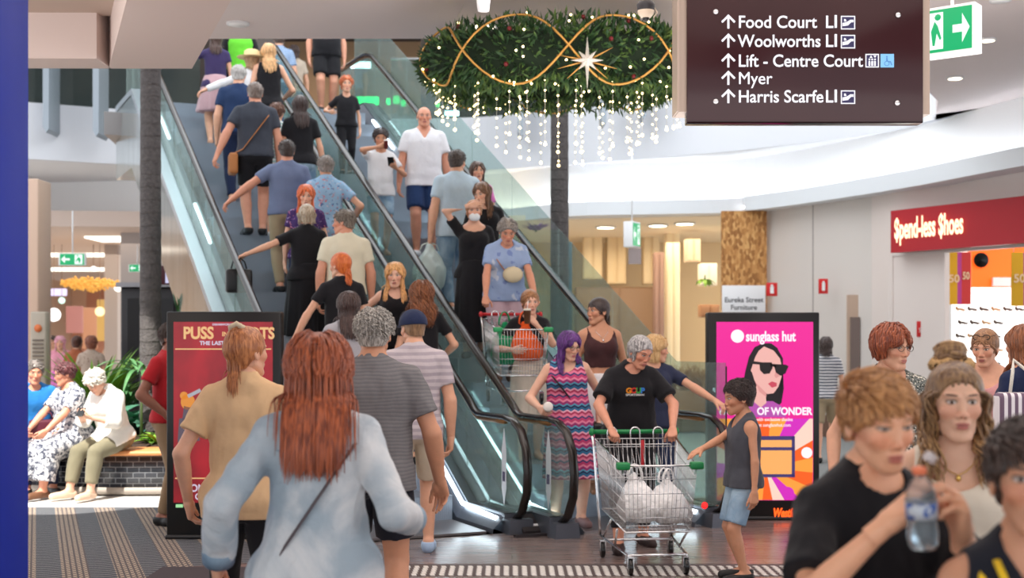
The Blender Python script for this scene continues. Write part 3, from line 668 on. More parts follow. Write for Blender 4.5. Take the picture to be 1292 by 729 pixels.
def person(label, loc, face=0, hair=None, wear=(), shoes=None, skin=None, D=10, hk=None, hands=('relax', 'relax'), palms=(None, None), seed=0, group=None, detail=1., hscale=1., **body):
    """face: degrees the person is turned from facing the camera; D sets the mesh resolution"""
    b = Body(**body); near = D < 8
    vx = min(.016, max(.0065, D*.00125))/detail
    hk = hk or {'m': 'm', 'f': 'f', 'c': 'c'}[b.sex]
    g = make_body(b, vx, skin, .0028 if D < 5.5 else (.004 if D < 12 else .0055), hk, hands, palms, .003 if D < 5.5 else (.004 if D < 12 else .0055), hscale)
    sk = dict(skin=FAIR); sk.update(skin or {})
    o = g.build('person', skin_of(**sk), None, att=True); o.location = loc; o.rotation_euler = (0, 0, R(face))
    tag(o, label, 'person', group)
    b.toff = max([.012]+[w[2].get('off', .014)+w[2].get('amp', .003)+.006 for w in wear if w[1] is top])
    if hair:
        h = dict(hair); st = h.pop('style'); c1 = h.pop('c'); c2 = h.pop('c2', None); rt_ = h.pop('root', None); hg = hair_geo(b, st, D < 12, seed, **h)
        if hg: hg.build('hair', hair_of(c1, c2) if rt_ is None else hair_mat('hair', c1, c2, root=rt_, rz=float(b.hc[2])), o)
    for w in wear:
        name, fn, kw, m = w; f = fn(b, vx*kw.pop('res', 1.) if False else vx, **kw); v, q = f.polys()
        if len(v): Geo().add(v, q).build(name, m, o)
    if shoes:
        name, m, kind = shoes
        for i in (0, 1): v, q = shoe(b, i, kind, .006 if D < 12 else .009).polys(); Geo().add(v, q).build(name, m, o)
    _BODY[label] = (o, b)
    return o, b
def W(o, b, p): return wm(o) @ Vector(tuple(p))
def part(o, name, mb, m): return mb.build(name, m, o, local=True)
# ============================================================ THE PLACE
HD = R(24.4); U = Vector((-math.sin(HD), math.cos(HD), 0)); Vv = Vector((math.cos(HD), math.sin(HD), 0)); O = Vector((.03, 10.7, 0))
RISE = 4.95; K0 = .80; TG = math.tan(R(30)); K1 = K0+RISE/TG
def sz(u): return max(0., min(RISE, (u-K0)*TG))          # nominal step height
def E(u, v, z=0): q = O+U*u+Vv*v; return Vector((q.x, q.y, z))
M_ = {}
M_['ceil'] = mat('ceiling_plaster', (232, 220, 218), .8, noise=.03, nscale=1)
M_['white'] = mat('white_plaster', (238, 238, 240), .7)
M_['fascia'] = mat('fascia_white', (222, 224, 230), .45)
M_['black'] = mat('black_plastic', (16, 16, 18), .35); M_['rubber'] = mat('black_rubber', (14, 13, 13), .22, spec=.6)
M_['steel'] = mat('brushed_steel', (190, 190, 192), .28, 1., noise=.05, nscale=30); M_['chrome'] = mat('chrome', (225, 226, 228), .12, 1.)
M_['dark'] = mat('dark_panel', (40, 38, 42), .5)
# ---- floors
n = NB('carpet'); px_, py_, pz_ = n.xyz()
a = n.math('ADD', n.math('MULTIPLY', px_, math.cos(HD*.82)), n.math('MULTIPLY', py_, math.sin(HD*.82))); c = n.math('SUBTRACT', n.math('MULTIPLY', py_, math.cos(HD*.82)), n.math('MULTIPLY', px_, math.sin(HD*.82)))
sa = n.math('FRACT', n.math('MULTIPLY', a, 2.9)); arc = n.math('MULTIPLY', n.math('POWER', n.math('SUBTRACT', sa, .24), 2.), .35)
row = n.math('FRACT', n.math('MULTIPLY', n.math('SUBTRACT', c, arc), 13.)); fat_ = n.math('LESS_THAN', sa, .48)
beige = n.math('FRACT', n.math('MULTIPLY', a, 27.)); thin = n.math('GREATER_THAN', row, .62)
bg = n.mix(n.math('MULTIPLY', n.step(row, .35, .6), n.math('GREATER_THAN', beige, .35)), (84, 76, 76), (176, 158, 138))
dk = n.mix(thin, (52, 56, 66), (120, 120, 120)); n.col(n.mix(fat_, bg, dk)); n.bump(n.noise(300, 2), .3, .003); carpet = n.set(Roughness=.95)
n = NB('timber_tiles'); x, y, z = n.xyz()
bk = n.N.new('ShaderNodeTexBrick'); n.L.new(n.comb(n.math('ADD', x, n.math('MULTIPLY', y, .0)), y, z), bk.inputs[0]); bk.inputs['Scale'].default_value = 1.
bk.inputs['Color1'].default_value = hexc((128, 112, 108)); bk.inputs['Color2'].default_value = hexc((98, 86, 86)); bk.inputs['Mortar'].default_value = hexc((58, 50, 50)); bk.inputs['Mortar Size'].default_value = .003
bk.inputs['Brick Width'].default_value = 1.2; bk.inputs['Row Height'].default_value = .2
g = n.noise(1., 6, n.comb(n.math('MULTIPLY', x, 2.), n.math('MULTIPLY', y, 30.), z)); n.col(n.mix(n.step(g, .3, .75), bk.outputs[0], (150, 134, 128))); tiles = n.set(Roughness=.22)
n = NB('terrazzo'); n.col(n.ramp(n.noise(90, 3), [(.35, (196, 194, 190)), (.6, (226, 224, 220))])); terr = n.set(Roughness=.45)
f = MB(); f.box(-16, 16, -3, 60, -.3, -.02); struct('floor', f, terr)
def slab(name, pts, m, z=0, t=.02): f = MB(); f.prism([(x, y, z-t) for x, y in pts], (0, 0, t)); o = struct(name, f, m); return o
slab('floor_carpet_left', [(-9, -2.9), (-.9, -2.9), (-1.25, 7.0), (-2.3, 9.1), (-1.75, 9.3), (-2.2, 12.3), (-9, 12.3)], carpet)
slab('floor_tiles', [(-.9, -2.9), (9, -2.9), (9, 9.9), (3.2, 11.1), (3.2, 13), (-2.2, 13), (-2.2, 12.3), (-1.75, 9.3), (-2.3, 9.1), (-1.25, 7.0)], tiles)
n = NB('grey_carpet'); n.col(n.mix(n.step(n.math('FRACT', n.math('MULTIPLY', n.xyz()[1], 6.)), .4, .6), (112, 116, 116), (140, 144, 144))); gcar = n.set(Roughness=.95)
slab('floor_carpet_right', [(3.2, 11.1), (9, 9.9), (16, 9.9), (16, 26), (3.2, 26)], gcar)
mt = MB(); mt.rbox(-2.42, -1.2, 6.9, 9.05, .0, .012, .005, Matrix.Identity(4)); tag(mt.build('floor_mat', mat('mat_brown', (62, 52, 56), .9, noise=.1, nscale=60)), 'plain dark brown entrance mat lying on the patterned carpet', 'mat')
# ---- tactile ground strips
def tactile(x0, x1, y0, y1, label, sl=.9):
    t = MB(); y = y0; t.box(x0, x1, y0-.01, y1+.01, 0., .002); base = 0
    k = MB(); step = .062; nx = int((x1-x0)/step)
    for r in range(int((y1-y0)/.075)):
        for i in range(nx):
            x = x0+i*step+r*.01*0; yy = y0+r*.075; k.prism([(x, yy, .002), (x+.030, yy, .002), (x-.012+.030, yy+.062, .002), (x-.012, yy+.062, .002)], (0, 0, .005))
    o = thing('tactile_strip', label, 'tactile paving', (x0, y0, 0)); t.build('backing', mat('tact_base', (84, 72, 70), .6), o); kb = k.build('raised_bars', mat('tact_white', (226, 222, 216), .5), o); kb['kind'] = 'stuff'
tactile(-1.35, 3.2, 8.75, 9.2, 'long strip of raised white tactile bars across the escalator landing')
tactile(2.25, 3.6, 9.75, 10.1, 'short strip of raised white tactile bars beside the pink screen')
# ---- blue pillar at the left edge
p = MB(); p.rbox(-2.35, P(34, 0, 4.8).x, 4.4, 4.8, 0, 4.3, .03, Matrix.Identity(4)); p.rbox(P(32, 0, 4.76).x, P(36, 0, 4.76).x, 4.44, 4.76, 0, 4.3, .003, Matrix.Identity(4)); o = struct('trim_blue_pillar', p, mat('royal_blue', (16, 46, 165), .5, spec=.3))
# ---- near ceiling with the atrium void
ZC = 4.7
c = MB(); edge = [(-16, 13.6), (1.9, 13.6), (3.2, 14.0), (4.6, 15.2), (5.6, 17.2), (6.2, 19.2), (16, 19.2)]
c.prism([(-1.55, -3, ZC), (16, -3, ZC)]+[(x, y, ZC) for x, y in reversed(edge[1:])]+[(-3.30, 13.6, ZC), (-3.30, 12.2, ZC)], (0, 0, .75)); struct('ceiling', c, M_['ceil'])
c = MB(); # dropped bulkhead, upper left
bx = lambda y: -2.35+(9.65-y)*.362
c.prism([(bx(9.75), 9.75, 3.6), (bx(-3), -3, 3.6), (bx(-3)-.62, -3, 3.6), (bx(9.75)-.62, 9.75, 3.6)], (0, 0, 1.0))
c.prism([(bx(9.75)-.6, 9.75, 3.6), (bx(9.75)-.6, 9.4, 3.6), (-16, 9.2, 3.6), (-16, 9.55, 3.6)], (0, 0, 1.0))
struct('ceiling_bulkhead', c, mat('bulkhead', (232, 214, 206), .8))
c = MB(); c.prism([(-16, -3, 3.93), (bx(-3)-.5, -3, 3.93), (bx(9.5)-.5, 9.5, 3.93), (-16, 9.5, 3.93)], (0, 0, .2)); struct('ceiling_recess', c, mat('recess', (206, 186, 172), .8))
c = MB(); c.prism([(bx(9.75), 9.75, ZC-.001), (bx(-3), -3, ZC-.001), (bx(-3)+3, -3, ZC-.001), (-2.3, 13.6, ZC-.001), (-3.3, 13.6, ZC-.001)], (0, 0, .3)); struct('ceiling_edge', c, M_['ceil'])
# ---- upper floor ring: fascia, glass balustrade, dark shops
ring = [(-14, 20.6), (-10.5, 21.6), (-8.4, 22.6), (-6.8, 23.4), (-5.1, 24.0), (-3, 24.3), (-.8, 24.2), (1.0, 23.3), (2.9, 22.2), (4.4, 21.0), (5.6, 19.6), (6.3, 18.0)]
def smooth(pts, k=6):
    out = []; n_ = len(pts)
    for i in range(n_-1):
        p0, p1, p2, p3 = [Vector(pts[max(0, min(n_-1, i+j))]) for j in (-1, 0, 1, 2)]
        for t in range(k):
            t /= k; out.append(.5*((2*p1)+(-p0+p2)*t+(2*p0-5*p1+4*p2-p3)*t*t+(-p0+3*p1-3*p2+p3)*t**3))
    return out+[Vector(pts[-1])]
rs_ = smooth(ring); off = lambda L, d: [Vector((q.x, q.y+d)) for q in L]
def wallstrip(mb, L, z0, z1, th=.08):
    for i in range(len(L)-1):
        a, b = L[i], L[i+1]; mb.add([(a.x, a.y, z0), (b.x, b.y, z0), (b.x, b.y, z1), (a.x, a.y, z1), (a.x, a.y+th, z0), (b.x, b.y+th, z0), (b.x, b.y+th, z1), (a.x, a.y+th, z1)], [(0,1,2,3), (7,6,5,4), (3,2,6,7), (4,5,1,0)], False)
gapL = [q for q in rs_ if q.x < -5.55]; gapR = [q for q in rs_ if q.x > -2.3]
f = MB(); wallstrip(f, rs_, 4.68, 5.10, .15); wallstrip(f, gapL, 5.1, 5.66, .15); wallstrip(f, gapR, 5.1, 5.66, .15); struct('wall_gallery_front', f, M_['fascia'])
f = MB(); 
for i in range(len(rs_)-1):
    a, b = rs_[i], rs_[i+1]; f.add([(a.x, a.y+.1, 4.7), (b.x, b.y+.1, 4.7), (b.x, b.y+7, 4.7), (a.x, a.y+7, 4.7), (a.x, a.y+.1, 5.08), (b.x, b.y+.1, 5.08), (b.x, b.y+7, 5.08), (a.x, a.y+7, 5.08)], [(0,1,2,3), (4,7,6,5)], False)
struct('ceiling_gallery_slab', f, M_['white']); f = MB(); pts = [O+U*10.4-Vv*1.95, O+U*10.4+Vv*1.95, Vector((-1.2, 24.35, 0)), Vector((-3, 24.45, 0)), Vector((-5.1, 24.15, 0)), Vector((-6.6, 23.55, 0))]; f.prism([(p_.x, p_.y, 4.6) for p_ in pts], (0, 0, .34)); struct('floor_upper_landing', f, mat('landing', (150, 146, 146), .3))
gb = glass('clear_glass', (215, 228, 226), .0, .02, .02, .25)
for L, nm in ((gapL, 'left'), (gapR, 'right')):
    f = MB(); wallstrip(f, off(L, .05), 5.6, 6.75, .02); o = thing('glass_balustrade', 'curved glass balustrade on the upper gallery, %s of the escalators' % nm, 'balustrade', (L[0].x, L[0].y, 5.1)); f.build('glass_panel', gb, o)
    r_ = MB(); r_.tube([(q.x, q.y+.05, 6.78) for q in L], .03, 8); r_.build('handrail', M_['steel'], o)
# pale blade posts in front of the balustrade
for px, y0, y1 in ((58, 80, 167), (121, 80, 172), (657, 60, 172), (762, 70, 158), (812, 70, 150)):
    D = 22.2 if px < 200 else (23.0 if px < 700 else 21.9); a, b_ = P(px, y0, D), P(px, y1, D); zt = 8.2
    q = MB(); q.prism([(a.x-.055, D, b_.z+.1), (a.x, D, b_.z), (a.x+.045, D, b_.z+.06), (a.x+.055, D, zt), (a.x-.055, D, zt)], (0, .55 if px < 700 else .45, 0)); side = 'left' if px < 200 else 'right'
    tag(q.build('blade_post', mat('blade_grey', (158, 168, 178), .5)), {58: 'pale grey blade post on the left gallery front, nearest the blue pillar', 121: 'pale grey blade post on the left gallery front, beside the tree trunk', 657: 'pale grey blade post behind the hanging lights, left of the palm trunk', 762: 'pale grey blade post behind the light strings, right of the palm trunk', 812: 'pale grey blade post behind the light strings, nearest the brown sign'}[px], 'post', 'blade posts on the gallery fronts')
# dark shop fronts and ceiling on the upper floor
n = NB('upper_shops'); n.col(n.ramp(n.noise(.8, 3, n.comb(n.xyz()[0], 0., n.math('MULTIPLY', n.xyz()[2], .4))), [(.35, (24, 20, 22)), (.5, (54, 46, 44)), (.62, (84, 72, 66))])); ush = n.set(Roughness=.4)
f = MB(); f.box(-16, -5.4, 27.5, 27.7, 5.08, 9.2); f.box(-1.9, 16, 27.2, 27.4, 5.08, 9.2); struct('wall_upper_shops', f, ush)
f = MB(); f.box(-5.4, -1.9, 31, 31.2, 5.08, 9.2); struct('wall_upper_middle', f, mat('warm_wall', (196, 160, 128), .7, noise=.1, nscale=1.5))
f = MB(); f.prism([(-16, 20.4, 8.6), (16, 20.4, 8.6), (16, 32, 8.6), (-16, 32, 8.6)], (0, 0, .2)); struct('ceiling_upper', f, M_['dark'])
for i, (px, py) in enumerate([(92, 420), (110, 262), (450, 91), (466, 92), (446, 78)]): pass
def lamp_disc(loc, r, col, es, label, cat='light', group=None, name='downlight'):
    q = MB(); q.lathe([(r*1.25, 0), (r*1.25, .02), (r, .02)], (0, 0, 0), 20); o = thing(name, label, cat, loc, 0, group); ring_ = q.build('trim_ring', M_['white'], o, local=True)
    q = MB(); q.cyl((0, 0, 0), r, -.004, .0, 20); q.build('diffuser', mat('lamp_%s_%g' % (col, es), (255, 255, 255), emit=col, es=es), o, local=True); return o
# lobby seen through at the top of the escalators: green neon and white lights
gm = mat('green_neon', (20, 200, 110), emit=(20, 235, 120), es=3.5); wm_ = mat('white_glow', (255, 255, 255), emit=(225, 250, 255), es=4.5)
k = 0
for px, py, w, h, m_ in ((463, 128, 30, 12, gm), (440, 96, 0, 0, None), (455, 82, 26, 8, wm_), (490, 128, 5, 8, gm), (500, 126, 8, 10, gm), (509, 130, 6, 8, gm), (552, 132, 5, 5, gm), (570, 143, 18, 6, wm_)):
    if m_ is None: continue
    D = 25.5; c_ = P(px, py, D); s_ = D/F
    q = MB(); q.rbox(-w*s_/2, w*s_/2, -.04, .04, -h*s_/2, h*s_/2, .02, Matrix.Identity(4)); o = q.build('neon_sign', m_); o.location = c_
    tag(o, ('green' if m_ is gm else 'white')+' glowing light on the upper floor, '+['widest green panel behind the escalator heads', 'row of lamps above the green panel', 'small leftmost of three green dots', 'middle and largest of three green dots', 'rightmost of three green dots', 'small dot right of the bald man', 'long blob at the top of the glass barrier'][k], 'light', 'lights of the upper floor lobby'); k += 1
# ---- lower ring: lit cove and lip over the shops, ground-floor walls
shop = smooth([(-16, 26.3), (-9.7, 26.3), (-6.5, 25.6), (-3, 25.2), (-.5, 25.0), (1.05, 23.6), (2.7, 23.2), (4.2, 22.6), (5.7, 19.7), (6.6, 16.9), (8.2, 12.0), (9.3, 8.0)])
f = MB(); wallstrip(f, shop, 3.75, 4.72, .2); cove = struct('wall_cove', f, mat('cove_white', (246, 246, 246), .8))
lipL = [Vector((q.x-(.25 if q.x > 4 else 0), q.y-.45)) for q in shop]
f = MB(); wallstrip(f, lipL, 3.74, 3.98, .06)
for i in range(len(shop)-1): f.quad((lipL[i].x, lipL[i].y, 3.745), (lipL[i+1].x, lipL[i+1].y, 3.745), (shop[i+1].x, shop[i+1].y+.2, 3.745), (shop[i].x, shop[i].y+.2, 3.745))
struct('trim_cove_lip', f, mat('lip_white', (226, 230, 234), .5))
st = MB()
for i in range(len(shop)-1): st.prism([(lipL[i].x, lipL[i].y+.12, 3.80), (lipL[i+1].x, lipL[i+1].y+.12, 3.80), (lipL[i+1].x, lipL[i+1].y+.20, 3.80), (lipL[i].x, lipL[i].y+.20, 3.80)], (0, 0, .03))
tag(st.build('cove_light_strip', mat('cove_glow', (255, 255, 255), emit=(246, 250, 255), es=5.5)), 'continuous white light strip hidden on the ledge above the shop fronts', 'light')
# ceiling behind the void edge, right side (under the gallery) joins the near ceiling
f = MB(); f.prism([(5.9, 18.2, ZC), (16, 8, ZC), (16, 30, ZC), (5.6, 24, ZC)], (0, 0, .3)); struct('ceiling_right', f, M_['white'])
# ---- right-hand walls
wl = MB(); A, B_ = Vector((4.25, 22.55)), Vector((5.55, 19.95)); B2 = Vector((6.6, 17.1))
def wseg(mb, a, b, z0, z1, th=.12):
    d = (b-a).normalized(); nn = Vector((-d.y, d.x))*th*(-1 if (-d.y*a.x+d.x*a.y) < 0 else 1); mb.prism([(a.x, a.y, z0), (b.x, b.y, z0), (b.x+nn.x, b.y+nn.y, z0), (a.x+nn.x, a.y+nn.y, z0)], (0, 0, z1-z0)); return mb
wp_ = mat('pale_wall_panel', (214, 204, 198), .35, noise=.02, nscale=1)
n = NB('wall_panels_right'); x, y, z = n.xyz(); jt = n.math('LESS_THAN', n.math('FRACT', n.math('MULTIPLY', y, .8)), .02); n.col(n.mix(jt, (216, 208, 202), (150, 140, 136))); wpm = n.set(Roughness=.3)
wseg(wl, A, B_, .35, 3.8); o = struct('wall_right', wl, wpm); q = MB(); wseg(q, A-Vector((.02, .02)), B_-Vector((.02, .02)), 0, .35); struct('baseboard_right', q, mat('brown_skirting', (120, 92, 78), .4))
# grey column, OSB hoarding and notices
q = MB(); q.prism([P(968, 272, 22.4), P(1040, 272, 21.6), P(1040, 560, 21.6), P(968, 560, 22.4)], (0, .3, 0)); struct('wall_column_right', q, mat('column_paint', (206, 200, 196), .5))
n = NB('osb'); n.col(n.ramp(n.vor(26, n.comb(n.math('MULTIPLY', n.xyz()[0], 1.), n.xyz()[1], n.math('MULTIPLY', n.xyz()[2], .5)), 'Color'), [(.2, (150, 98, 48)), (.5, (190, 134, 74)), (.8, (214, 164, 102))])); osb = n.set(Roughness=.7)
q = MB(); a, b_ = P(906, 268, 22.6), P(974, 560, 22.6); q.box(a.x, P(966, 0, 22.3).x, 22.2, 22.3, 0, 3.74); tag(q.build('hoarding_panel', osb), 'tall chipboard hoarding panel beside the homewares shop', 'hoarding')
def sign_board(name, px0, px1, py0, py1, D, mface, label, cat, lines=(), tm=None, th=.03, group=None, rz=0):
    a, b_ = P(px0, py0, D), P(px1, py1, D); w, h = b_.x-a.x, a.z-b_.z; o = thing(name, label, cat, ((a.x+b_.x)/2, D, b_.z), rz, group)
    q = MB(); q.rbox(-w/2, w/2, 0, th, 0, h, min(.01, th/3), Matrix.Identity(4)); q.build('board', mface, o, local=True)
    if lines:
        q = MB()
        for s, fx, fz, size, al in lines: text_mb(q, s, (-w/2+fx*w, -.004, fz*h), size*h, align=al, offset=.0015 if h > .3 else 0)
        q.build('lettering', tm, o, local=True)
    return o
inkm = mat('grey_ink', (90, 90, 95), .7)
sign_board('notice_board', 911, 966, 360, 394, 22.14, M_['white'], 'white notice board with two lines of grey text on the chipboard hoarding', 'notice', [('Eureka Street', .5, .38, .26, 'CENTER'), ('Furniture', .5, .1, .26, 'CENTER')], inkm)
red = mat('sign_red', (208, 34, 34), .5); wt = mat('sign_white', (240, 240, 240), .6)
for px, py, D, w, h, lab in ((974, 365, 21.4, 14, 17, 'small red fire sign on the column edge beside the chipboard hoarding'), (1039, 361, 20.6, 12, 19, 'small red extinguisher sign with a white symbol on the pale wall')):
    o = sign_board('fire_sign', px-w/2, px+w/2, py-h/2, py+h/2, D, red, lab, 'sign'); s_ = D/F; q = MB(); q.box(-w*s_*.16, w*s_*.16, -.006, 0, h*s_*.2, h*s_*.72); q.ball((0, -.003, h*s_*.78), w*s_*.12, 8); q.build('symbol', wt, o, local=True)
# door in the pale wall with a dark sign strip
q = MB(); a, b_ = P(1069, 372, 20.35), P(1088, 560, 20.35); q.box(a.x, b_.x, 20.3, 20.4, 0, a.z); o = tag(q.build('door_1', mat('door_beige', (196, 170, 150), .5)), None, None, kind='structure')
a, b_ = P(1073, 400, 20.28), P(1084, 480, 20.28); q = MB(); q.box(a.x, b_.x, 20.24, 20.3, b_.z, a.z); q.build('door_plate', mat('plate_brown', (120, 104, 98), .5), o)
# ---- shoe shop on the right
redf = mat('shop_red', (176, 34, 44), .35); S0, S1 = Vector((5.56, 19.2)), Vector((7.45, 15.83))
FA, FB = P(1124, 266, 19.2), P(1124, 319, 19.2)
dirS = (S1-S0).normalized()
o = thing('shop_sign', 'long red fascia sign with glowing lettering above the shoe shop', 'sign', (S0.x, S0.y, FB.z)); q = MB(); 
q.prism([(S0.x, S0.y, FB.z), (S1.x, S1.y, FB.z), (S1.x, S1.y, FA.z), (S0.x, S0.y, FA.z)], (.12, .05, 0)); q.build('fascia_panel', redf, o)
q = MB(); rt3 = Vector((dirS.x, dirS.y, 0)); nrm = rt3.cross(Vector((0, 0, 1))); text_mb(q, '$pend-less $hoes', Vector((S0.x, S0.y, FB.z+.20))+rt3*.10+nrm*.03, .42, rt3, (0, 0, 1), offset=.010, sx=.43)
for k_ in (.0, 1.): pass
q.build('lettering', mat('sign_glow', (255, 225, 190), emit=(255, 214, 170), es=.8), o)
# shop jambs and interior
jm = mat('shop_white', (226, 214, 208), .4); q = MB(); wseg(q, Vector((5.62, 19.55)), Vector((6.16, 18.62)), 0, 2.84, .1); struct('wall_shop_jamb', q, jm); q = MB(); wseg(q, Vector((5.50, 20.0)), Vector((5.66, 19.45)), 0, 3.80, .1); wseg(q, Vector((5.66, 19.45)), Vector((7.75, 15.75)), 2.80, 3.80, .1); struct('wall_shop_header', q, jm)
q = MB(); q.box(8.0, 16, 24.2, 24.4, 0, 3.75); struct('wall_shoe_shop_back', q, M_['white'])
SD = 21.5
def at(px, py, D): return P(px, py, D)
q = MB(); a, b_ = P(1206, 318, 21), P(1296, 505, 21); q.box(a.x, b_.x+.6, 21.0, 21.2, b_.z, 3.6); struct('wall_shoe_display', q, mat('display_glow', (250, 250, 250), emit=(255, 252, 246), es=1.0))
o = thing('shop_poster', 'large orange lit poster with a dark round motif high in the shoe shop', 'poster', tuple(P(1252, 362, 20.8))); q = MB(); a, b_ = P(1226, 308, 20.8), P(1292, 362, 20.8)
q.box(a.x, b_.x+.3, 20.8, 21.0, b_.z, a.z); q.build('poster_face', mat('orange_lit', (240, 100, 20), emit=(240, 90, 20), es=.7), o)
q = MB(); q.lathe([(.09, -.004), (.12, 0)], (0, 0, 0), 20, Matrix.Rotation(R(90), 4, 'X')); oo = q.build('motif', M_['black'], o); oo.location = P(1238, 328, 20.75)-Vector((0, 0, 0))
oo.matrix_parent_inverse = wm(o).inverted()
q = MB(); a, b_ = P(1252, 350, 20.75), P(1276, 361, 20.75); q.box(a.x, b_.x, 20.72, 20.78, b_.z, a.z); q.build('caption_panel', wt, o)
# shoes on pegs: little pairs in rows
sh = mat('shoe_dark', (70, 50, 40), .5); sh2 = mat('shoe_tan', (190, 150, 110), .5)
k = 0
for r in range(6):
    zz = P(0, 392+r*17, 20.9).z; xa, xb = P(1205, 0, 20.9).x, P(1300 if r == 0 else 1268, 0, 20.9).x; q = MB(); q.rbox(xa, xb, 20.87, 21.0, zz-.022, zz-.006, .004, Matrix.Identity(4)); tag(q.build('display_shelf', mat('shelf_white', (236, 236, 238), .4)), 'thin white shoe shelf on the glowing wall, '+['nearest the poster', 'second under the poster', 'third under the poster', 'fourth under the poster', 'fifth under the poster', 'lowest of all'][r], 'shelf', 'shelves of the display wall')
for r in range(6):
    for c_ in range(6):
        px, py = 1212+c_*15+(r % 2)*3, 392+r*17
        if px > 1290 or (px > 1262 and py > 400): continue
        q = MB(); s_ = SD/F
        q.tube([(-.045, 0, .02), (.0, 0, .03), (.05, 0, .018), (.09, 0, .015)], [.028, .026, .026, .016], 8, flat=.8); q.tube([(-.045, 0, .02), (-.05, 0, .07)], [.026, .022], 8)
        o = q.build('shoe', sh if (r+c_) % 3 else sh2); o.location = Vector((P(px, py, 20.9).x, 20.94, P(px, py, 20.9).z)); tag(o, 'shoe on the glowing wall, row %s, %s' % (['nearest the poster', 'second under the poster', 'third under the poster', 'fourth under the poster', 'fifth under the poster', 'lowest of all'][r], ['leftmost', 'second from left', 'third from left', 'fourth from left', 'fifth from left', 'rightmost'][c_]), 'shoe', 'shoes on the display wall')
        k += 1
for i, (px, w) in enumerate(((1194, 31), (1276, 34))):
    o = thing('sale_banner', ['yellow and pink hanging sale banner, left one under the red sign', 'yellow and pink hanging sale banner at the right edge of the frame'][i], 'banner', tuple(P(px+w/2, 384, 19.2-i*1.2)), 0, 'hanging sale banners')
    D = 19.2-i*1.2; y1 = 384 if not i else 386
    q = MB(); q.tube([P(px+3, 318, D), (P(px+3, 0, D).x, D, 3.74)], .006, 5); q.tube([P(px+w-3, 318, D), (P(px+w-3, 0, D).x, D, 3.74)], .006, 5); q.build('hanging_cord', wt, o)
    for j, (fa, fb, cl) in enumerate(((0, .45, (222, 170, 30)), (.45, .62, (190, 70, 150)), (.62, 1, (206, 60, 60)))):
        a, b_ = P(px+w*fa, 318, D), P(px+w*fb, y1, D); q = MB(); q.box(a.x, b_.x, D, D+.012, b_.z, a.z); q.build('stripe', mat('ban%d' % j, cl, .7), o)
    q = MB(); a = P(px+3, 356, D-.01); text_mb(q, 'OFF' if 0 else '50', a, .16, offset=.004); a = P(px+w*.66, 352, D-.01); text_mb(q, '50', a, .15, offset=.004, sx=.7); q.build('lettering', mat('ban_l', (240, 210, 170), .6), o)
sign_board('shop_plate', 1157, 1178, 405, 425, 19, red, 'small red and white plate on the pale wall beside the shoe shop', 'sign', [('SALE', .5, .3, .4, 'CENTER')], wt)
# ============================================================ ESCALATORS
n = NB('steel_tread'); x, y, z = n.xyz(); n.col((150, 158, 172)); n.set(Roughness=.42, Metallic=.35); rib = n.math('SINE', n.math('MULTIPLY', n.math('ADD', n.math('MULTIPLY', x, math.cos(HD)), n.math('MULTIPLY', y, math.sin(HD))), 500.)); n.bump(rib, .6, .004); tread = n.m
deckm = mat('deck_metal', (150, 152, 158), .3, .9); skirtm = mat('skirt_grey', (96, 100, 110), .35, .4); bronze = mat('bronze_rail', (148, 104, 62), .3, .6); railm = mat('handrail_rubber', (32, 25, 22), .25, spec=.7)
led = mat('led_white', (255, 255, 255), emit=(225, 245, 255), es=5); eg = glass('escalator_glass', (228, 240, 237), .16, .02, .12, .8)
n = NB('clad'); x, y, z = n.xyz(); n.col(n.mix(n.noise(2.2, 3, n.comb(n.math('MULTIPLY', x, 3.), n.math('MULTIPLY', y, 3.), n.math('MULTIPLY', z, .4))), (150, 162, 162), (226, 232, 232))); clad = n.set(Roughness=.12, Metallic=.75)
BASEE = E
DU = 0.
def E(u, v, z=0): return BASEE(u+DU, v, z)
def rail_path(v, z=.93, n_=10):
    pts = []
    for (u, h) in ((.16, .07), (.02, .09), (-.12, .18), (-.215, .34), (-.235, .52), (-.20, .70), (-.10, .84), (.04, .91), (.20, z)): pts.append(E(u, v, h))
    for u in (.4, .62, .76, .86, .98): pts.append(E(u, v, sz(u)*.8+z if u < .9 else sz(u)+z))
    pts += [E(u, v, sz(u)+z) for u in np.linspace(1.2, K1-.15, 12)]+[E(K1+.1, v, RISE+z-.02), E(K1+.5, v, RISE+z), E(K1+1.6, v, RISE+z)]
    return pts
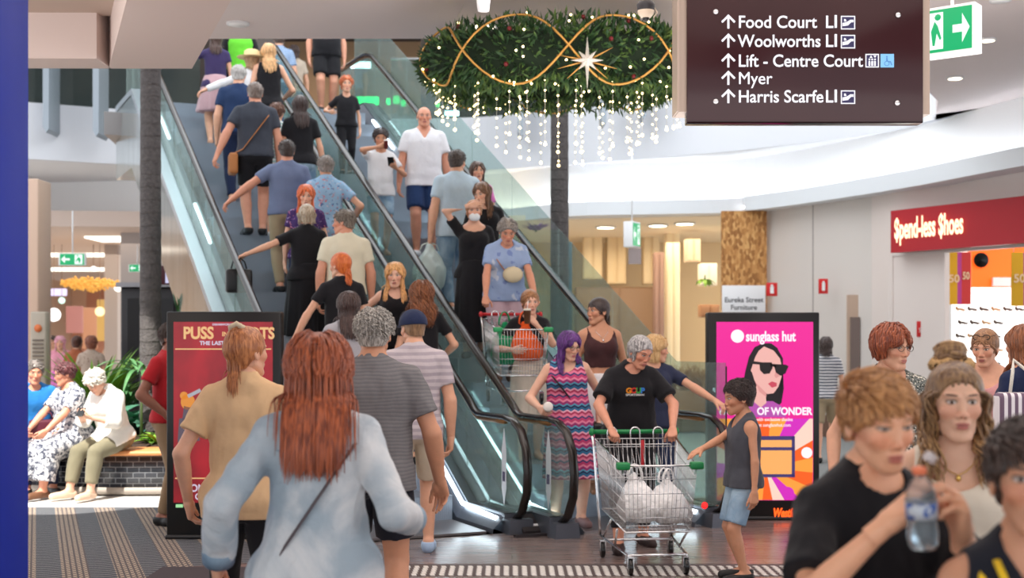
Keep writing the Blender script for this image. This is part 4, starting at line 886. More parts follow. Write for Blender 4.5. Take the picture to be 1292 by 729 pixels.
def escalator(nm, v0, v1, label):
    o = thing('escalator', label, 'escalator', tuple(E(0, (v0+v1)/2, 0)), HD)
    vc0, vc1 = v0+.24, v1-.24
    # steps: 0.4 m tread, 0.23 m riser
    u = K0+.2; k = 0; st = Matrix
    q = MB(); q.prism([E(.05, vc0, .0), E(.05, vc1, .0), E(K0+.02, vc1, .0), E(K0+.02, vc0, .0)], (0, 0, .02)); q.build('comb_plate', mat('comb_metal', (130, 122, 122), .3, .6), o)
    while u < K1:
        z = sz(u+.2); q = MB(); q.prism([E(u-.2, vc0, z-.24), E(u-.2, vc1, z-.24), E(u-.2, vc1, z), E(u-.2, vc0, z)], U*.40)
        s_ = q.build('step', tread, o); u += .40
    q = MB(); q.prism([E(K1-.1, vc0, RISE-.05), E(K1-.1, vc1, RISE-.05), E(K1+1.9, vc1, RISE-.05), E(K1+1.9, vc0, RISE-.05)], (0, 0, .05)); q.build('upper_plate', tread, o)
    prof = lambda dz, us: [(u_, sz(u_)+dz) for u_ in us]
    us = [.0, .4, K0]+list(np.linspace(K0+.1, K1, 20))+[K1+.6, K1+1.6]
    for v, sgn in ((v0, 1), (v1, -1)):
        b_ = thing('balustrade', None, None, tuple(E(0, v, 0)), HD); b_.parent = o; b_.matrix_parent_inverse = wm(o).inverted()
        # deck and skirt
        q = MB(); top_ = [E(u_, v-.09, sz(u_)+.16) for u_ in us]; top2 = [E(u_, v+.09, sz(u_)+.16) for u_ in us]; q.strip(top_, top2, False)
        q.build('deck', deckm, b_)
        q = MB()
        for a in (.09, -.09):
            A_ = [E(u_, v+a, sz(u_)+.16) for u_ in us]; Bq = [E(u_, v+a, max(-.0, sz(u_)-.25)) for u_ in us]; q.strip(A_, Bq, False)
        vi = v+sgn*.20; A_ = [E(u_, v+sgn*.09, sz(u_)+.14) for u_ in us]; Bq = [E(u_, vi, sz(u_)+.04) for u_ in us]; q.strip(A_, Bq, False); q.strip(Bq, [E(u_, vi+sgn*.03, sz(u_)-.3) for u_ in us], False)
        q.prism([E(.0, v-.10, 0), E(.0, v+.10, 0), E(.0, v+.10, .16), E(.0, v-.10, .16)], U*.05)
        q.prism([E(.0, v-.11, 0), E(.0, v+.11, 0), E(.0, v+.10, .12), E(.0, v-.10, .12)], U*-.12)
        q.build('skirt', skirtm, b_)
        # led strips along the inner skirt
        q = MB(); ul = [.10, .45, K0+.05]+list(np.linspace(K0+.2, 2.4, 4)); vv_ = v+sgn*.125; A_ = [E(u_, vv_, sz(u_)+.125 if u_ > .2 else .11) for u_ in ul]; q.tube(A_, .019, 6); q.build('light_strip', led, b_)
        for a_ in (5.2, 7.9): q = MB(); q.tube([E(u_, vv_, sz(u_)+.13) for u_ in np.linspace(a_, a_+.9, 4)], .02, 6); q.build('light_strip', led, b_)
        # glass panels
        uu = [.02, .55]+[K0+.25+i*1.15 for i in range(9)]+[K1+1.5]
        for i in range(len(uu)-1):
            a, b2 = uu[i]+.008, uu[i+1]-.008; mid = [x_ for x_ in (K0, K1) if a < x_ < b2]; pu = [a]+mid+[b2]
            if i == 0: outl = [E(a, v, .16), E(b2, v, .16), E(b2, v, .90), E(.08, v, .88), E(-.10, v, .78), E(-.18, v, .6), E(-.2, v, .45), E(-.14, v, .25)]
            else: outl = [E(x_, v, sz(x_)+.16) for x_ in pu]+[E(x_, v, sz(x_)+.90) for x_ in reversed(pu)]
            q = MB(); q.prism([p_-Vv*.005 for p_ in outl], Vv*.010); q.build('glass_panel', eg, b_)
        q = MB(); P_ = rail_path(v); q.tube(P_, .040, 10, flat=.62); q.build('handrail', railm, b_)
        q = MB(); q.tube([p_-Vector((0, 0, .035)) for p_ in P_[8:]], .022, 6); q.build('rail_track', bronze, b_)
        q = MB(); q.lathe([(.055, 0), (.075, .03), (.07, .09), (.045, .13)], tuple(E(.17, v, .0)), 14); q.build('handrail_inlet', M_['rubber'], b_)
    return o
ea = escalator('up', -1.56, 0., 'left escalator with glass sides carrying people who face away from us')
DU = -.35; VB0, VB1 = .24, 1.70
eb = escalator('down', VB0, VB1, 'right escalator with glass sides carrying people coming down towards us')
DU = 0.
# polished outer cladding of the left truss
q = MB(); us = [.0, .5, K0]+list(np.linspace(K0+.3, K1, 10))+[K1+1.6]; v = -1.70
A_ = [E(u_, v, sz(u_)+.15) for u_ in us]; Bq = [E(u_, v, max(0, sz(u_)-.95)) for u_ in us]; q.strip(A_, Bq, False); q.strip(Bq, [p_+Vv*1.75 for p_ in Bq], False)
q.build('outer_cladding', clad, ea)
q = MB(); q.strip([p_+Vector((0, 0, .02))-Vv*.01 for p_ in A_], [p_+Vector((0, 0, .02))+Vv*.12 for p_ in A_], False); q.strip([p_+Vector((0, 0, .02))-Vv*.01 for p_ in A_], [p_+Vector((0, 0, -.07))-Vv*.01 for p_ in A_], False); q.build('edge_trim', mat('silver_trim', (206, 214, 222), .25, .6), ea)
DU = -.35; q = MB(); v = 1.86; us2 = [.3, K0]+list(np.linspace(K0+.3, K1, 10))+[K1+1.6]
A_ = [E(u_, v, sz(u_)+.15) for u_ in us2]; Bq = [E(u_, v, max(0, sz(u_)-.95)) for u_ in us2]; q.strip(A_, Bq, False); q.strip(Bq, [p_-Vv*1.6 for p_ in Bq], False); q.build('outer_cladding', clad, eb); DU = 0.
# centre island plate between the two balustrades
q = MB(); q.prism([E(-.16, .0, 0), E(-.16, .24, 0), E(.0, .24, .12), E(.0, .0, .12)], (0, 0, .03)); q.prism([E(-.28, -.12, .0), E(-.28, .36, .0), E(-.22, .36, .0), E(-.22, -.12, .0)], (0, 0, .022)); q.build('end_plate', mat('island_dark', (70, 64, 66), .3, .5), ea)
q = MB(); q.prism([E(.02, .07, .16), E(.02, .17, .16), E(K0, .17, .16), E(K0, .07, .16)], (0, 0, .008)); q.build('infill_plate', deckm, ea)
q = MB(); q.prism([E(-.145, .06, .03), E(-.145, .18, .03), E(-.10, .18, .075), E(-.10, .06, .075)], (0, 0, .004)); q.build('data_plate', wt, ea)
for v in (-.0, ): pass
def wsticker(v, par):
    q = MB(); q.prism([E(.16, v-.014, .34), E(.205, v-.014, .2), E(.25, v-.014, .34), E(.25, v-.014, .66), E(.205, v-.014, .84), E(.16, v-.014, .66)], Vv*.003); q.build('warning_sticker', mat('sticker', (225, 228, 235), .5), par)
    q = MB()
    for k_ in (0, 1, 2): q.prism([E(.182, v-.018, .40+k_*.0), E(.19, v-.018, .40), E(.19, v-.018, .48), E(.182, v-.018, .48)] if k_ == 0 else [E(.182+k_*.018, v-.018, .40), E(.19+k_*.018, v-.018, .40), E(.19+k_*.018, v-.018, .48), E(.182+k_*.018, v-.018, .48)], Vv*.002)
    q.build('sticker_symbol', mat('sticker_ink', (70, 60, 110), .6), par)
wsticker(0, ea); DU = -.35; wsticker(VB0, eb)
q = MB(); q.lathe([(.01, 0), (.028, 0), (.028, .01), (.01, .012)], (0, 0, 0), 16, Matrix.Rotation(HD, 4, 'Z') @ Matrix.Rotation(R(90), 4, 'X')); s_ = q.build('stop_button', mat('stop_red', (230, 30, 30), emit=(240, 30, 30), es=1.2), eb); s_.location = E(-.14, VB1-.2, .2)
# tall outer safety glass beside the right escalator
og = glass('barrier_glass', (230, 242, 240), .12, .02, .10, .7); ob = thing('safety_glass', 'tall sloping glass safety barrier outside the right escalator', 'glass barrier', tuple(E(.1, 1.80, 0)), HD)
uu = [.0, .9]+[2.0+i*1.2 for i in range(8)]
for i in range(len(uu)-1):
    a, b2 = uu[i]+.006, uu[i+1]-.006; q = MB(); pu = [a]+([K0] if a < K0 < b2 else [])+[b2]
    q.prism([E(x_, 1.80, max(.0, sz(x_)+.05)) for x_ in pu]+[E(x_, 1.80, sz(x_)+1.38) for x_ in reversed(pu)], Vv*.012); q.build('glass_panel', og, ob)
q = MB(); q.box(-.006, .006, -.006, .006, .0, 1.35, Matrix.Translation(E(.0, 1.81, 0))); q.build('edge_post', M_['black'], ob)

DU = 0.
# ============================================================ SIGNS AND SCREENS
def poly(mb, D, pts, lay=0, d=.004): mb.prism([P(x, y, D-lay*.0015) for x, y in pts], (0, d*.3, 0)); return mb
def circ(x, y, r, n=24, ry=None): return [(x+r*math.cos(2*PI*k/n), y+(ry or r)*math.sin(2*PI*k/n)) for k in range(n)]
def emi(name, c, e=1.): return mat(name, tuple(v*.45 for v in c), .35, emit=c, es=e*.56)
def kiosk(label, x0, x1, y0, y1, D, th):
    a, b = P(x0, y0, D), P(x1, y1, D); o = thing('advertising_kiosk', label, 'kiosk', ((a.x+b.x)/2, D+th/2, 0)); q = MB(); q.rbox(a.x, b.x, D, D+th, 0, a.z, .012, Matrix.Identity(4)); q.build('housing', M_['black'], o)
    q = MB(); q.rbox(a.x-.01, b.x+.01, D-.012, D+th+.01, 0, .035, .01, Matrix.Identity(4)); q.build('base', mat('kiosk_base', (30, 28, 30), .3), o); return o
# --- pink sunglasses screen
D = 11.42; o = kiosk('tall black screen showing the pink sunglasses advert, right of the escalators', 893, 1034, 394, 672, D, .16); DD = D-.004
S = MB(); S.cur = 0; ms = [emi('ad_pink', (236, 26, 150), 1.0), emi('ad_orange', (248, 96, 22), 1.), emi('ad_amber', (252, 160, 60), 1.), emi('ad_magenta', (214, 40, 190), 1.), emi('ad_cream', (250, 214, 196), 1.), emi('ad_white', (255, 236, 246), 1.1), emi('ad_hair', (30, 20, 28), .5), emi('ad_skin', (236, 178, 170), 1.), emi('ad_lens', (28, 18, 22), .5), emi('ad_lip', (200, 70, 90), 1.), emi('ad_box', (250, 176, 100), 1.), emi('ad_navy', (70, 60, 120), .8), emi('ad_shade', (220, 150, 146), 1.), emi('ad_mauve', (180, 80, 170), 1.), emi('ad_red', (232, 50, 40), 1.)]
S.cur = 0; poly(S, DD, [(904, 406), (1026, 406), (1026, 631), (904, 631)], 0)
cx, cy = 966, 590
def clipray(a):
    c_, s_ = math.cos(a), math.sin(a); t = 1e9
    for lim, comp, o_ in ((1025.5, c_, cx), (904.5, c_, cx), (630.5, s_, cy), (528, s_, cy)):
        if abs(comp) > 1e-6:
            tt = (lim-o_)/comp
            if tt > 0: t = min(t, tt)
    return (cx+c_*t, cy+s_*t)
for k in range(20):
    a0, a1 = 2*PI*k/20+.1, 2*PI*(k+1)/20+.1; S.cur = [1, 2, 3, 4, 1, 2, 14][k % 7]; p0, p1 = clipray(a0), clipray(a1)
    pts = [(cx, cy), p0]
    for q in ((1025.5, 630.5), (904.5, 630.5), (904.5, 528), (1025.5, 528)):
        an = math.atan2(q[1]-cy, q[0]-cx) % (2*PI)
        if (an-a0) % (2*PI) < (a1-a0) % (2*PI): pts.append(q)
    poly(S, DD, pts+[p1], 1)
S.cur = 6; poly(S, DD, [(962, 433), (973, 433), (981, 439), (986, 452), (988, 470), (989, 490), (986, 508), (978, 516), (962, 519), (944, 519), (932, 511), (936, 494), (940, 470), (945, 450), (952, 438)], 2)
S.cur = 13; poly(S, DD, [(930, 526), (936, 512), (950, 506), (975, 506), (986, 512), (992, 526)], 3)
S.cur = 7; poly(S, DD, [(964, 437), (976, 442), (984, 452), (987, 464), (986, 476), (982, 488), (976, 496), (968, 497), (958, 490), (952, 480), (949, 470), (946, 466), (946, 458), (950, 455), (953, 446)], 4); poly(S, DD, [(955, 484), (966, 496), (967, 508), (960, 514), (950, 506)], 4)
S.cur = 12; poly(S, DD, [(953, 482), (960, 489), (967, 496), (967, 501), (958, 494)], 5); poly(S, DD, [(980, 462), (984, 474), (979, 477), (977, 474)], 5)
S.cur = 6; poly(S, DD, [(964, 435), (958, 441), (953, 450), (950, 459), (947, 468), (945, 480), (941, 500), (937, 510), (938, 480), (944, 455), (952, 439)], 6); poly(S, DD, [(964, 435), (974, 438), (983, 446), (987, 460), (988, 480), (985, 500), (988, 470), (988, 452), (980, 438)], 6)
S.cur = 8; poly(S, DD, [(948, 455), (962, 457), (974, 457), (974, 461), (948, 459)], 7); poly(S, DD, [(958, 457), (973, 458), (975, 464), (971, 471), (964, 472), (959, 467)], 8); poly(S, DD, [(976, 459), (992, 460), (995, 462), (991, 471), (985, 474), (979, 470)], 8); poly(S, DD, [(972, 458), (979, 460), (979, 463), (972, 462)], 8)
S.cur = 9; poly(S, DD, [(969, 484), (974, 481), (980, 483), (980, 487), (974, 489)], 8)
S.cur = 10; poly(S, DD, [(960, 554), (1000, 554), (1000, 600), (960, 600)], 4); S.cur = 11; poly(S, DD, [(957, 550), (1002, 550), (1002, 555), (957, 555)], 5); poly(S, DD, [(957, 564), (1002, 564), (1002, 568), (957, 568)], 5); poly(S, DD, [(957, 598), (1003, 598), (1003, 602), (957, 602)], 5); poly(S, DD, [(999, 550), (1003, 550), (1003, 602), (999, 602)], 5)
S.cur = 5; poly(S, DD, circ(930.5, 424, 8.3), 3); poly(S, DD, circ(1018, 571, 7), 3); S.cur = 3; poly(S, DD, circ(994, 622, 8), 3)
S.cur = 5; s_ = D/F
text_mb(S, 'sunglass hut', P(941, 430, DD-.004), 17.5*s_, offset=.0035, sx=.74); text_mb(S, 'OF WONDER', P(955, 523, DD-.004), 13*s_, offset=.003, sx=.88); text_mb(S, 'WORLD', P(906, 523, DD-.004), 13*s_, offset=.003, sx=.8)
text_mb(S, 'join with exclusive shades', P(944, 531, DD-.004), 6*s_, sx=.9); text_mb(S, 'at sunglasshut.com', P(957, 538, DD-.004), 6*s_, sx=.9)
S.build('screen', ms, o)
q = MB(); text_mb(q, 'Westfield', P(975, 652, D-.006), 15.5*s_, offset=.004, shear=.25, sx=.62, extrude=.004); q.build('glowing_logo', emi('logo_orange', (255, 84, 20), 2.2), o)
# --- red film poster screen
D = 10.35; o = kiosk('tall black screen showing the dark red film poster, left of the escalators', 210, 354, 393, 680, D, .16); DD = D-.004; s_ = D/F
n = NB('poster_red'); n.t.links.new(n.tc.outputs['Generated'], n.N.new('ShaderNodeVectorMath').inputs[0]); gx, gy, gz = n.xyz(n.tc.outputs['Generated'])
gl_ = n.ramp(n.noise(2.5, 3, n.tc.outputs['Generated']), [(.3, (92, 10, 20)), (.7, (160, 20, 34))]); n.col(gl_); n.L.new(gl_, n.b.inputs['Emission Color']); pm = n.set(Emission_Strength=.4, Roughness=.3)
S = MB(); S.cur = 0; poly(S, DD, [(219, 406), (344, 406), (344, 634), (219, 634)], 0)
S.cur = 1; poly(S, DD, [(221, 439.5), (342, 439.5), (342, 441), (221, 441)], 1); poly(S, DD, [(221, 602.5), (342, 602.5), (342, 604), (221, 604)], 1)
text_mb(S, 'PUSS', P(231, 427, DD-.003), 21*s_, offset=.004, sx=.86); text_mb(S, 'IN', P(280, 424, DD-.003), 8*s_, offset=.001); text_mb(S, 'BOOTS', P(290, 427, DD-.003), 20*s_, offset=.004, sx=.86)
S.cur = 2; text_mb(S, 'THE LAST WISH', P(252, 435, DD-.003), 6.8*s_, offset=.0015, sx=1.05); text_mb(S, 'DREAMWORKS', P(268, 410.5, DD-.003), 3.6*s_, offset=.0005)
text_mb(S, 'ONLY IN', P(240, 620, DD-.003), 13*s_, offset=.002, sx=.9); text_mb(S, 'CINEMAS', P(246, 630, DD-.003), 11*s_, offset=.002, sx=.9)
# a plain generic motif stands where the poster's artwork is
S.cur = 3; poly(S, DD, circ(237, 507, 9, ry=10), 2); poly(S, DD, circ(232, 499, 5), 2); S.cur = 4; poly(S, DD, [(226, 528), (250, 524), (252, 556), (224, 558)], 2); poly(S, DD, [(232, 512), (248, 516), (250, 528), (230, 530)], 2); S.cur = 5; poly(S, DD, [(236, 498), (252, 490), (254, 494), (238, 502)], 3)
S.build('screen', [pm, emi('gold_text', (240, 190, 130), .9), emi('silver_text', (214, 200, 220), .9), emi('amber_shape', (236, 150, 60), .8), emi('slate_shape', (110, 96, 112), .6), emi('pale_shape', (190, 190, 200), .7)], o)
q = MB(); q.rbox(P(222, 0, D).x, P(231, 0, D).x, D-.008, D, P(0, 640, D).z, P(0, 636, D).z, .002, Matrix.Identity(4)); q.build('status_light', emi('status', (160, 220, 160), 1.), o)
# --- hanging directory sign
D = 8.2; s_ = D/F; a, b = P(867, -60, D), P(1165, 155, D); cx_ = (a.x+b.x)/2
o = thing('directory_sign', 'large dark maroon hanging directory sign listing shops with white arrows', 'sign', (cx_, D, b.z))
n = NB('maroon_gloss'); n.col(n.mix(n.noise(1.6, 3), (34, 12, 18), (48, 22, 24))); mg = n.set(Roughness=.15, Specular_IOR_Level=.22)
q = MB(); q.rbox(a.x, b.x, D, D+.12, b.z, a.z, .006, Matrix.Identity(4)); q.build('panel', mg, o)
fm = mat('frame_taupe', (150, 134, 122), .4, .3)
q = MB(); q.box(P(857, 0, D).x, P(871, 0, D).x, D+.03, D+.26, P(0, 140, D).z, a.z+.02); q.box(P(855, 0, D).x, P(858, 0, D).x, D+.02, D+.28, P(0, 139, D).z, a.z+.02); q.build('side_frame', fm, o); q = MB(); q.box(P(1160, 0, D).x, P(1175, 0, D).x, D+.03, D+.26, P(0, 143, D).z, a.z+.02); q.build('side_frame', fm, o)
q = MB()
for px in (930, 1100): q.tube([P(px, -60, D+.1), (P(px, 0, D).x, D+.1, ZC)], .015, 8)
q.build('hanger_rod', M_['steel'], o)
for px, py in ((903, 15), (1133, 19), (903, 128), (1132, 130)):
    q = MB(); q.lathe([(.017, 0), (.017, .006), (.012, .010)], (0, 0, 0), 14, Matrix.Rotation(R(90), 4, 'X')); t_ = q.build('bolt', M_['steel'], o); t_.location = P(px, py, D-.001)
gw = emi('sign_text', (246, 244, 255), 1.15); nv = emi('sign_navy', (40, 34, 90), .6); sky = emi('sign_sky', (130, 196, 244), .9)
S = MB()
def arrow(x, y):
    poly(S, D, [(x-1.3, y+9), (x+1.3, y+9), (x+1.3, y-5), (x-1.3, y-5)], 1); poly(S, D, [(x, y-9), (x+9, y), (x+7.2, y+1.9), (x, y-5.4), (x-7.2, y+1.9), (x-9, y)], 1)
def frame_(x0, y0, x1, y1, t=1.2, lay=2):
    for pts in ([(x0, y0), (x1, y0), (x1, y0+t), (x0, y0+t)], [(x0, y1-t), (x1, y1-t), (x1, y1), (x0, y1)], [(x0, y0), (x0+t, y0), (x0+t, y1), (x0, y1)], [(x1-t, y0), (x1, y0), (x1, y1), (x1-t, y1)]): poly(S, D, pts, lay)
rows = [('Food Court', 27, 931, 1029, 'L1', 1061), ('Woolworths', 51, 931, 1035, 'L1', 1061), ('Lift - Centre Court', 76, 931, 1087, '', 0), ('Myer', 98, 931, 973, '', 0), ('Harris Scarfe', 121, 931, 1037, 'L1', 1061)]
def fit_text(txt, x0, x1, ybase, cap, lay_off=.004, off_=.0012):
    t = MB(); text_mb(t, txt, (0, 0, 0), 1.); w_ = max(v[0] for v in t.v)-min(v[0] for v in t.v); size = cap*s_/.73; sxx = (x1-x0)*s_/(w_*size); text_mb(S, txt, P(x0, ybase, D-lay_off), size, offset=off_, sx=sxx)
for txt, y, x0, x1, l1, bx_ in rows:
    S.cur = 0; arrow(919, y); fit_text(txt, x0, x1, y+8, 16, off_=0. if txt[0] == 'M' else .0009)
    if l1:
        fit_text('L', 1041, 1049.5, y+8, 16); poly(S, D, [(1053, y-8), (1056, y-8), (1056, y+8), (1053, y+8)], 1)
        S.cur = 1; poly(S, D, [(1061, y-7), (1079, y-7), (1079, y+10), (1061, y+10)], 1); S.cur = 0; frame_(1061, y-7, 1079, y+10)
        poly(S, D, [(1063, y+6), (1063, y+2), (1068, y+1), (1073, y-2), (1077, y-2), (1077, y+1), (1074, y+1), (1070, y+5)], 2); poly(S, D, [(1065, y-3), (1067, y-3), (1068, y), (1065, y)], 2)
S.cur = 1; poly(S, D, [(1092, 68), (1109, 68), (1109, 85), (1092, 85)], 1); S.cur = 0; frame_(1092, 68, 1109, 85)
for k in range(3): poly(S, D, circ(1097+k*3.5, 75, 1.2, 8), 3); poly(S, D, [(1095.9+k*3.5, 77), (1098.1+k*3.5, 77), (1098.1+k*3.5, 83), (1095.9+k*3.5, 83)], 3)
poly(S, D, [(1097, 73), (1099, 70), (1101, 73)], 3); poly(S, D, [(1102, 70), (1106, 70), (1104, 73)], 3)
S.cur = 2; poly(S, D, [(1111, 68), (1128, 68), (1128, 85), (1111, 85)], 1); S.cur = 3; poly(S, D, circ(1119, 71.5, 1.2, 8), 2); poly(S, D, [(1118, 73), (1120, 73), (1120.4, 77), (1124, 77), (1126, 82), (1124.6, 82.4), (1123, 78.6), (1118.4, 78.6)], 2); poly(S, D, circ(1119, 80, 3.4, 14), 2); S.cur = 2; poly(S, D, circ(1119, 80, 2.4, 14), 3)
q = S.build('lettering', [gw, nv, sky, emi('sky_dark', (90, 150, 214), .8)], o)
# --- exit signs
gx_ = emi('exit_green', (10, 180, 110), .9); exw = emi('exit_white', (235, 255, 245), 1.2)
def exit_sign(label, loc, w, h, d, rz, flip=1, rod=None):
    o = thing('exit_sign', label, 'exit sign', loc, rz); q = MB(); q.rbox(-w/2, w/2, 0, d, 0, h, .006, Matrix.Identity(4)); q.build('housing', M_['white'], o, local=True)
    q = MB(); q.box(-w*.44, w*.44, -.006, 0, h*.06, h*.94); q.build('face', gx_, o, local=True)
    S = MB(); X = lambda x, z: (flip*x*w, -.008, z*h)
    for pts in ([(.08, .42), (.26, .42), (.26, .2), (.40, .5), (.26, .8), (.26, .58), (.08, .58)], [(-.38, .12), (-.10, .12), (-.10, .88), (-.38, .88)]): S.prism([X(*p_) for p_ in pts], (0, .001, 0))
    S.build('symbol', exw, o, local=True)
    S = MB()
    for pts in ([(-.30, .2), (-.26, .2), (-.22, .45), (-.16, .3), (-.13, .34), (-.20, .6), (-.26, .7), (-.33, .5)],): S.prism([(flip*x*w, -.010, z*h) for x, z in pts], (0, .001, 0))
    S.ball((flip*-.2*w, -.009, h*.78), h*.07, 8, (1, .1, 1)); S.build('figure', gx_, o, local=True)
    if rod:
        q = MB(); q.tube([(0, d/2, h), (0, d/2, rod)], .012, 6); q.build('hanger_rod', M_['white'], o, local=True)
    return o
q0 = P(1197, 68, 8.9); exit_sign('green exit sign with white arrow hanging behind the right end of the directory sign', tuple(q0), .36, .33, .14, R(-38), 1, ZC-q0.z)
q0 = P(91, 335, 22); exit_sign('green exit sign with arrow hanging over the left walkway', tuple(q0), .46, .21, .05, 0, -1, 3.72-q0.z)
q0 = P(173, 343, 25.5); exit_sign('small dim green exit sign deep in the left walkway, touching the tree trunk', tuple(q0), .34, .15, .05, 0, -1, 3.4-q0.z)
q0 = P(803, 312, 21.5); exit_sign('narrow hanging exit sign seen edge on before the homewares shop', tuple(q0), .34, .42, .16, R(62), -1, ZC-q0.z); q = MB(); a = P(793, 333, 21.4); b = P(809, 313, 21.4); q.box(a.x, b.x, 21.4, 21.43, a.z, b.z); tag(q.build('hanging_plate', mat('plate_grey', (150, 136, 134), .6)), 'small grey brown plate directly beneath the edge-on exit sign', 'sign')
# --- camera, pendant and ceiling fittings
o = thing('security_camera', 'dark and beige ceiling security camera on a bracket above the garland', 'camera', tuple(P(815, 12, 8.6))); c_ = P(815, 12, 8.6)
q = MB(); q.lathe([(.055, -.01), (.06, .03), (.05, .05)], tuple(c_), 16); q.build('housing', M_['dark'], o); q = MB(); q.lathe([(.03, -.055), (.052, -.03), (.056, -.008)], tuple(c_), 16); q.build('lens_ring', mat('cam_beige', (196, 180, 160), .4), o)
q = MB(); q.ball(tuple(c_-Vector((0, 0, .058))), .024, 12); q.build('lens', M_['rubber'], o); q = MB(); q.tube([tuple(c_+Vector((0, 0, .04))), (c_.x, c_.y, ZC)], .02, 8); q.tube([tuple(c_+Vector((.05, 0, .02))), tuple(c_+Vector((.075, 0, -.02))), tuple(c_+Vector((.05, 0, -.05)))], .005, 6); q.build('bracket', mat('cam_beige', (196, 180, 160), .4), o)
o = thing('smoke_beam_sensor', 'white cylindrical fitting hanging from the ceiling at the top of the frame', 'sensor', tuple(P(610, 14, 8.0))); c_ = P(610, 14, 8.0); q = MB(); q.lathe([(.035, 0), (.042, .06), (.045, .2)], tuple(c_), 16); q.build('body', M_['white'], o); q = MB(); q.tube([tuple(c_+Vector((0, 0, .2))), (c_.x, c_.y, ZC)], .012, 6); q.build('stem', M_['white'], o)
for i, (px, y_, rr_, lab, on) in enumerate(((612, 13.0, .10, 'recessed downlight in the ceiling edge above the garland', 1), (685, 11.6, .10, 'recessed downlight in the ceiling, left of the security camera', 1), (300, 12.9, .09, 'small unlit vent in the ceiling near the escalator heads', 0), (1262, 12.0, .08, 'dark recessed downlight in the ceiling, far right', 0), (1246, 13.6, .07, 'pale recessed downlight in the ceiling, below the exit sign', 1), (1155, 17.0, .08, 'ceiling downlight just under the bottom right corner of the directory sign', 1), (1205, 15.6, .08, 'ceiling downlight right of the directory sign corner', 1))):
    x = (px-646)/F*y_; o = lamp_disc((x, y_, ZC-.022), rr_, (255, 240, 214) if on else (60, 50, 48), 2.5 if on else .0, lab)
q = MB(); c_ = P(60, 38, 7.0); q.lathe([(.02, 0), (.03, .03), (.012, .05)], (c_.x, 7.0, 3.87), 12); tag(q.build('sprinkler_head', M_['black']), 'small black sprinkler head under the upper left ceiling', 'sprinkler')
lamp_disc((P(67, 26, 7.6).x, 7.6, 3.915), .16, (255, 244, 220), 1.2, 'wide pale round ceiling lamp at the upper left by the sprinkler')
# ============================================================ GARLAND, TRUNKS, PLANTER, SHOPS
o = thing('christmas_garland', 'large oval hanging fir garland with fairy lights, gold ribbon and light strings', 'garland', tuple(P(700, 85, 12.2))); G0 = P(704, 84, 12.2); gx0, gz0 = G0.x, G0.z
AX, AY, TZ, RR = 1.12, .62, .30, .25
def gpt(t, rr, ph): rr = rr*(1-.45*abs(math.cos(t))**6); c_, s_ = math.cos(t), math.sin(t); r_ = rr*math.cos(ph); return Vector((gx0+(AX+r_)*c_, 12.2+(AY+r_)*s_, gz0+rr*1.15*math.sin(ph)))
n = NB('fir_needles'); n.col(n.ramp(n.noise(9, 4), [(.3, (24, 50, 28)), (.5, (46, 82, 42)), (.7, (104, 132, 60))])); fir = n.set(Roughness=.6)
V = []; Fq = []; mb = MB(); rnd = random.Random(3)
for i in range(9000):
    t = rnd.random()*2*PI; ph = rnd.random()*2*PI; rr = RR*(.5+.6*rnd.random()); p0 = gpt(t, rr, ph); cen = gpt(t, 0, 0); d = (p0-cen).normalized(); d = (d+Vector((rnd.gauss(0, .5), rnd.gauss(0, .5), rnd.gauss(0, .4)))).normalized(); L_ = .06+.07*rnd.random(); w = .015
    s1 = d.cross(Vector((rnd.random(), rnd.random(), rnd.random()))).normalized()*w; s2 = d.cross(s1).normalized()*w*.35
    mb.add([p0-d*.02, p0+d*L_*.5+s1, p0+d*L_, p0+d*L_*.5-s1, p0+d*L_*.5+s2], [(0, 1, 4), (1, 2, 4), (2, 3, 4), (3, 0, 4)], False)
for t in np.linspace(0, 2*PI, 60, endpoint=False): pass
mb.build('foliage', fir, o)
q = MB(); q.tube([gpt(t, 0, 0) for t in np.linspace(0, 2*PI, 49)[:-1]], .20, 10, closed=True); q.build('core_ring', mat('fir_core', (22, 40, 22), .9), o)
gold = mat('gold_ribbon', (214, 160, 84), .3, .7)
for s_ in (0, 1):
    q = MB(); pts = []
    for t in np.linspace(0, 2*PI, 121)[:-1]: pts.append(gpt(t, RR*1.22, (math.sin(t*4.5*1+s_*PI+.6))*1.05*1.0))
    q.tube(pts, .011, 6, closed=True); q.build('gold_ribbon', gold, o)
bulb = mat('fairy_bulb', (255, 240, 200), emit=(255, 222, 150), es=6)
q = MB()
for i in range(150): t = rnd.random()*2*PI; ph = rnd.uniform(-1.6, 1.6); q.ball(gpt(t, RR*1.22, ph), .0105, 6)
b_ = q.build('fairy_lights', bulb, o); b_['kind'] = 'stuff'
k = 0; wire = mat('fine_wire', (210, 205, 190), .4)
for i in range(44):
    t = 2*PI*i/44+rnd.uniform(-.03, .03); base = gpt(t, RR*.3, -1.2); nx_ = (base.x-gx0)/AX; inner = rnd.random(); x = gx0+(base.x-gx0)*(.55+.45*inner) if i % 2 else base.x; y = 12.2+(base.y-12.2)*(.55+.45*inner) if i % 2 else base.y
    e = 1-((x-gx0-.1)/1.5)**2; Lk = .12+.55*max(0, e)**1.3*(1 if True else 1); Lk *= .9+.12*rnd.random(); q = MB(); zt = gz0-.2; q.tube([(x, y, zt), (x, y, zt-Lk)], .0016, 4)
    q.cur = 1; z = zt-.05
    while z > zt-Lk: q.ball((x, y, z), .0092, 6); z -= .092
    q.ball((x, y, zt-Lk), .015, 6); q.build('light_string', [wire, bulb], o); k += 1
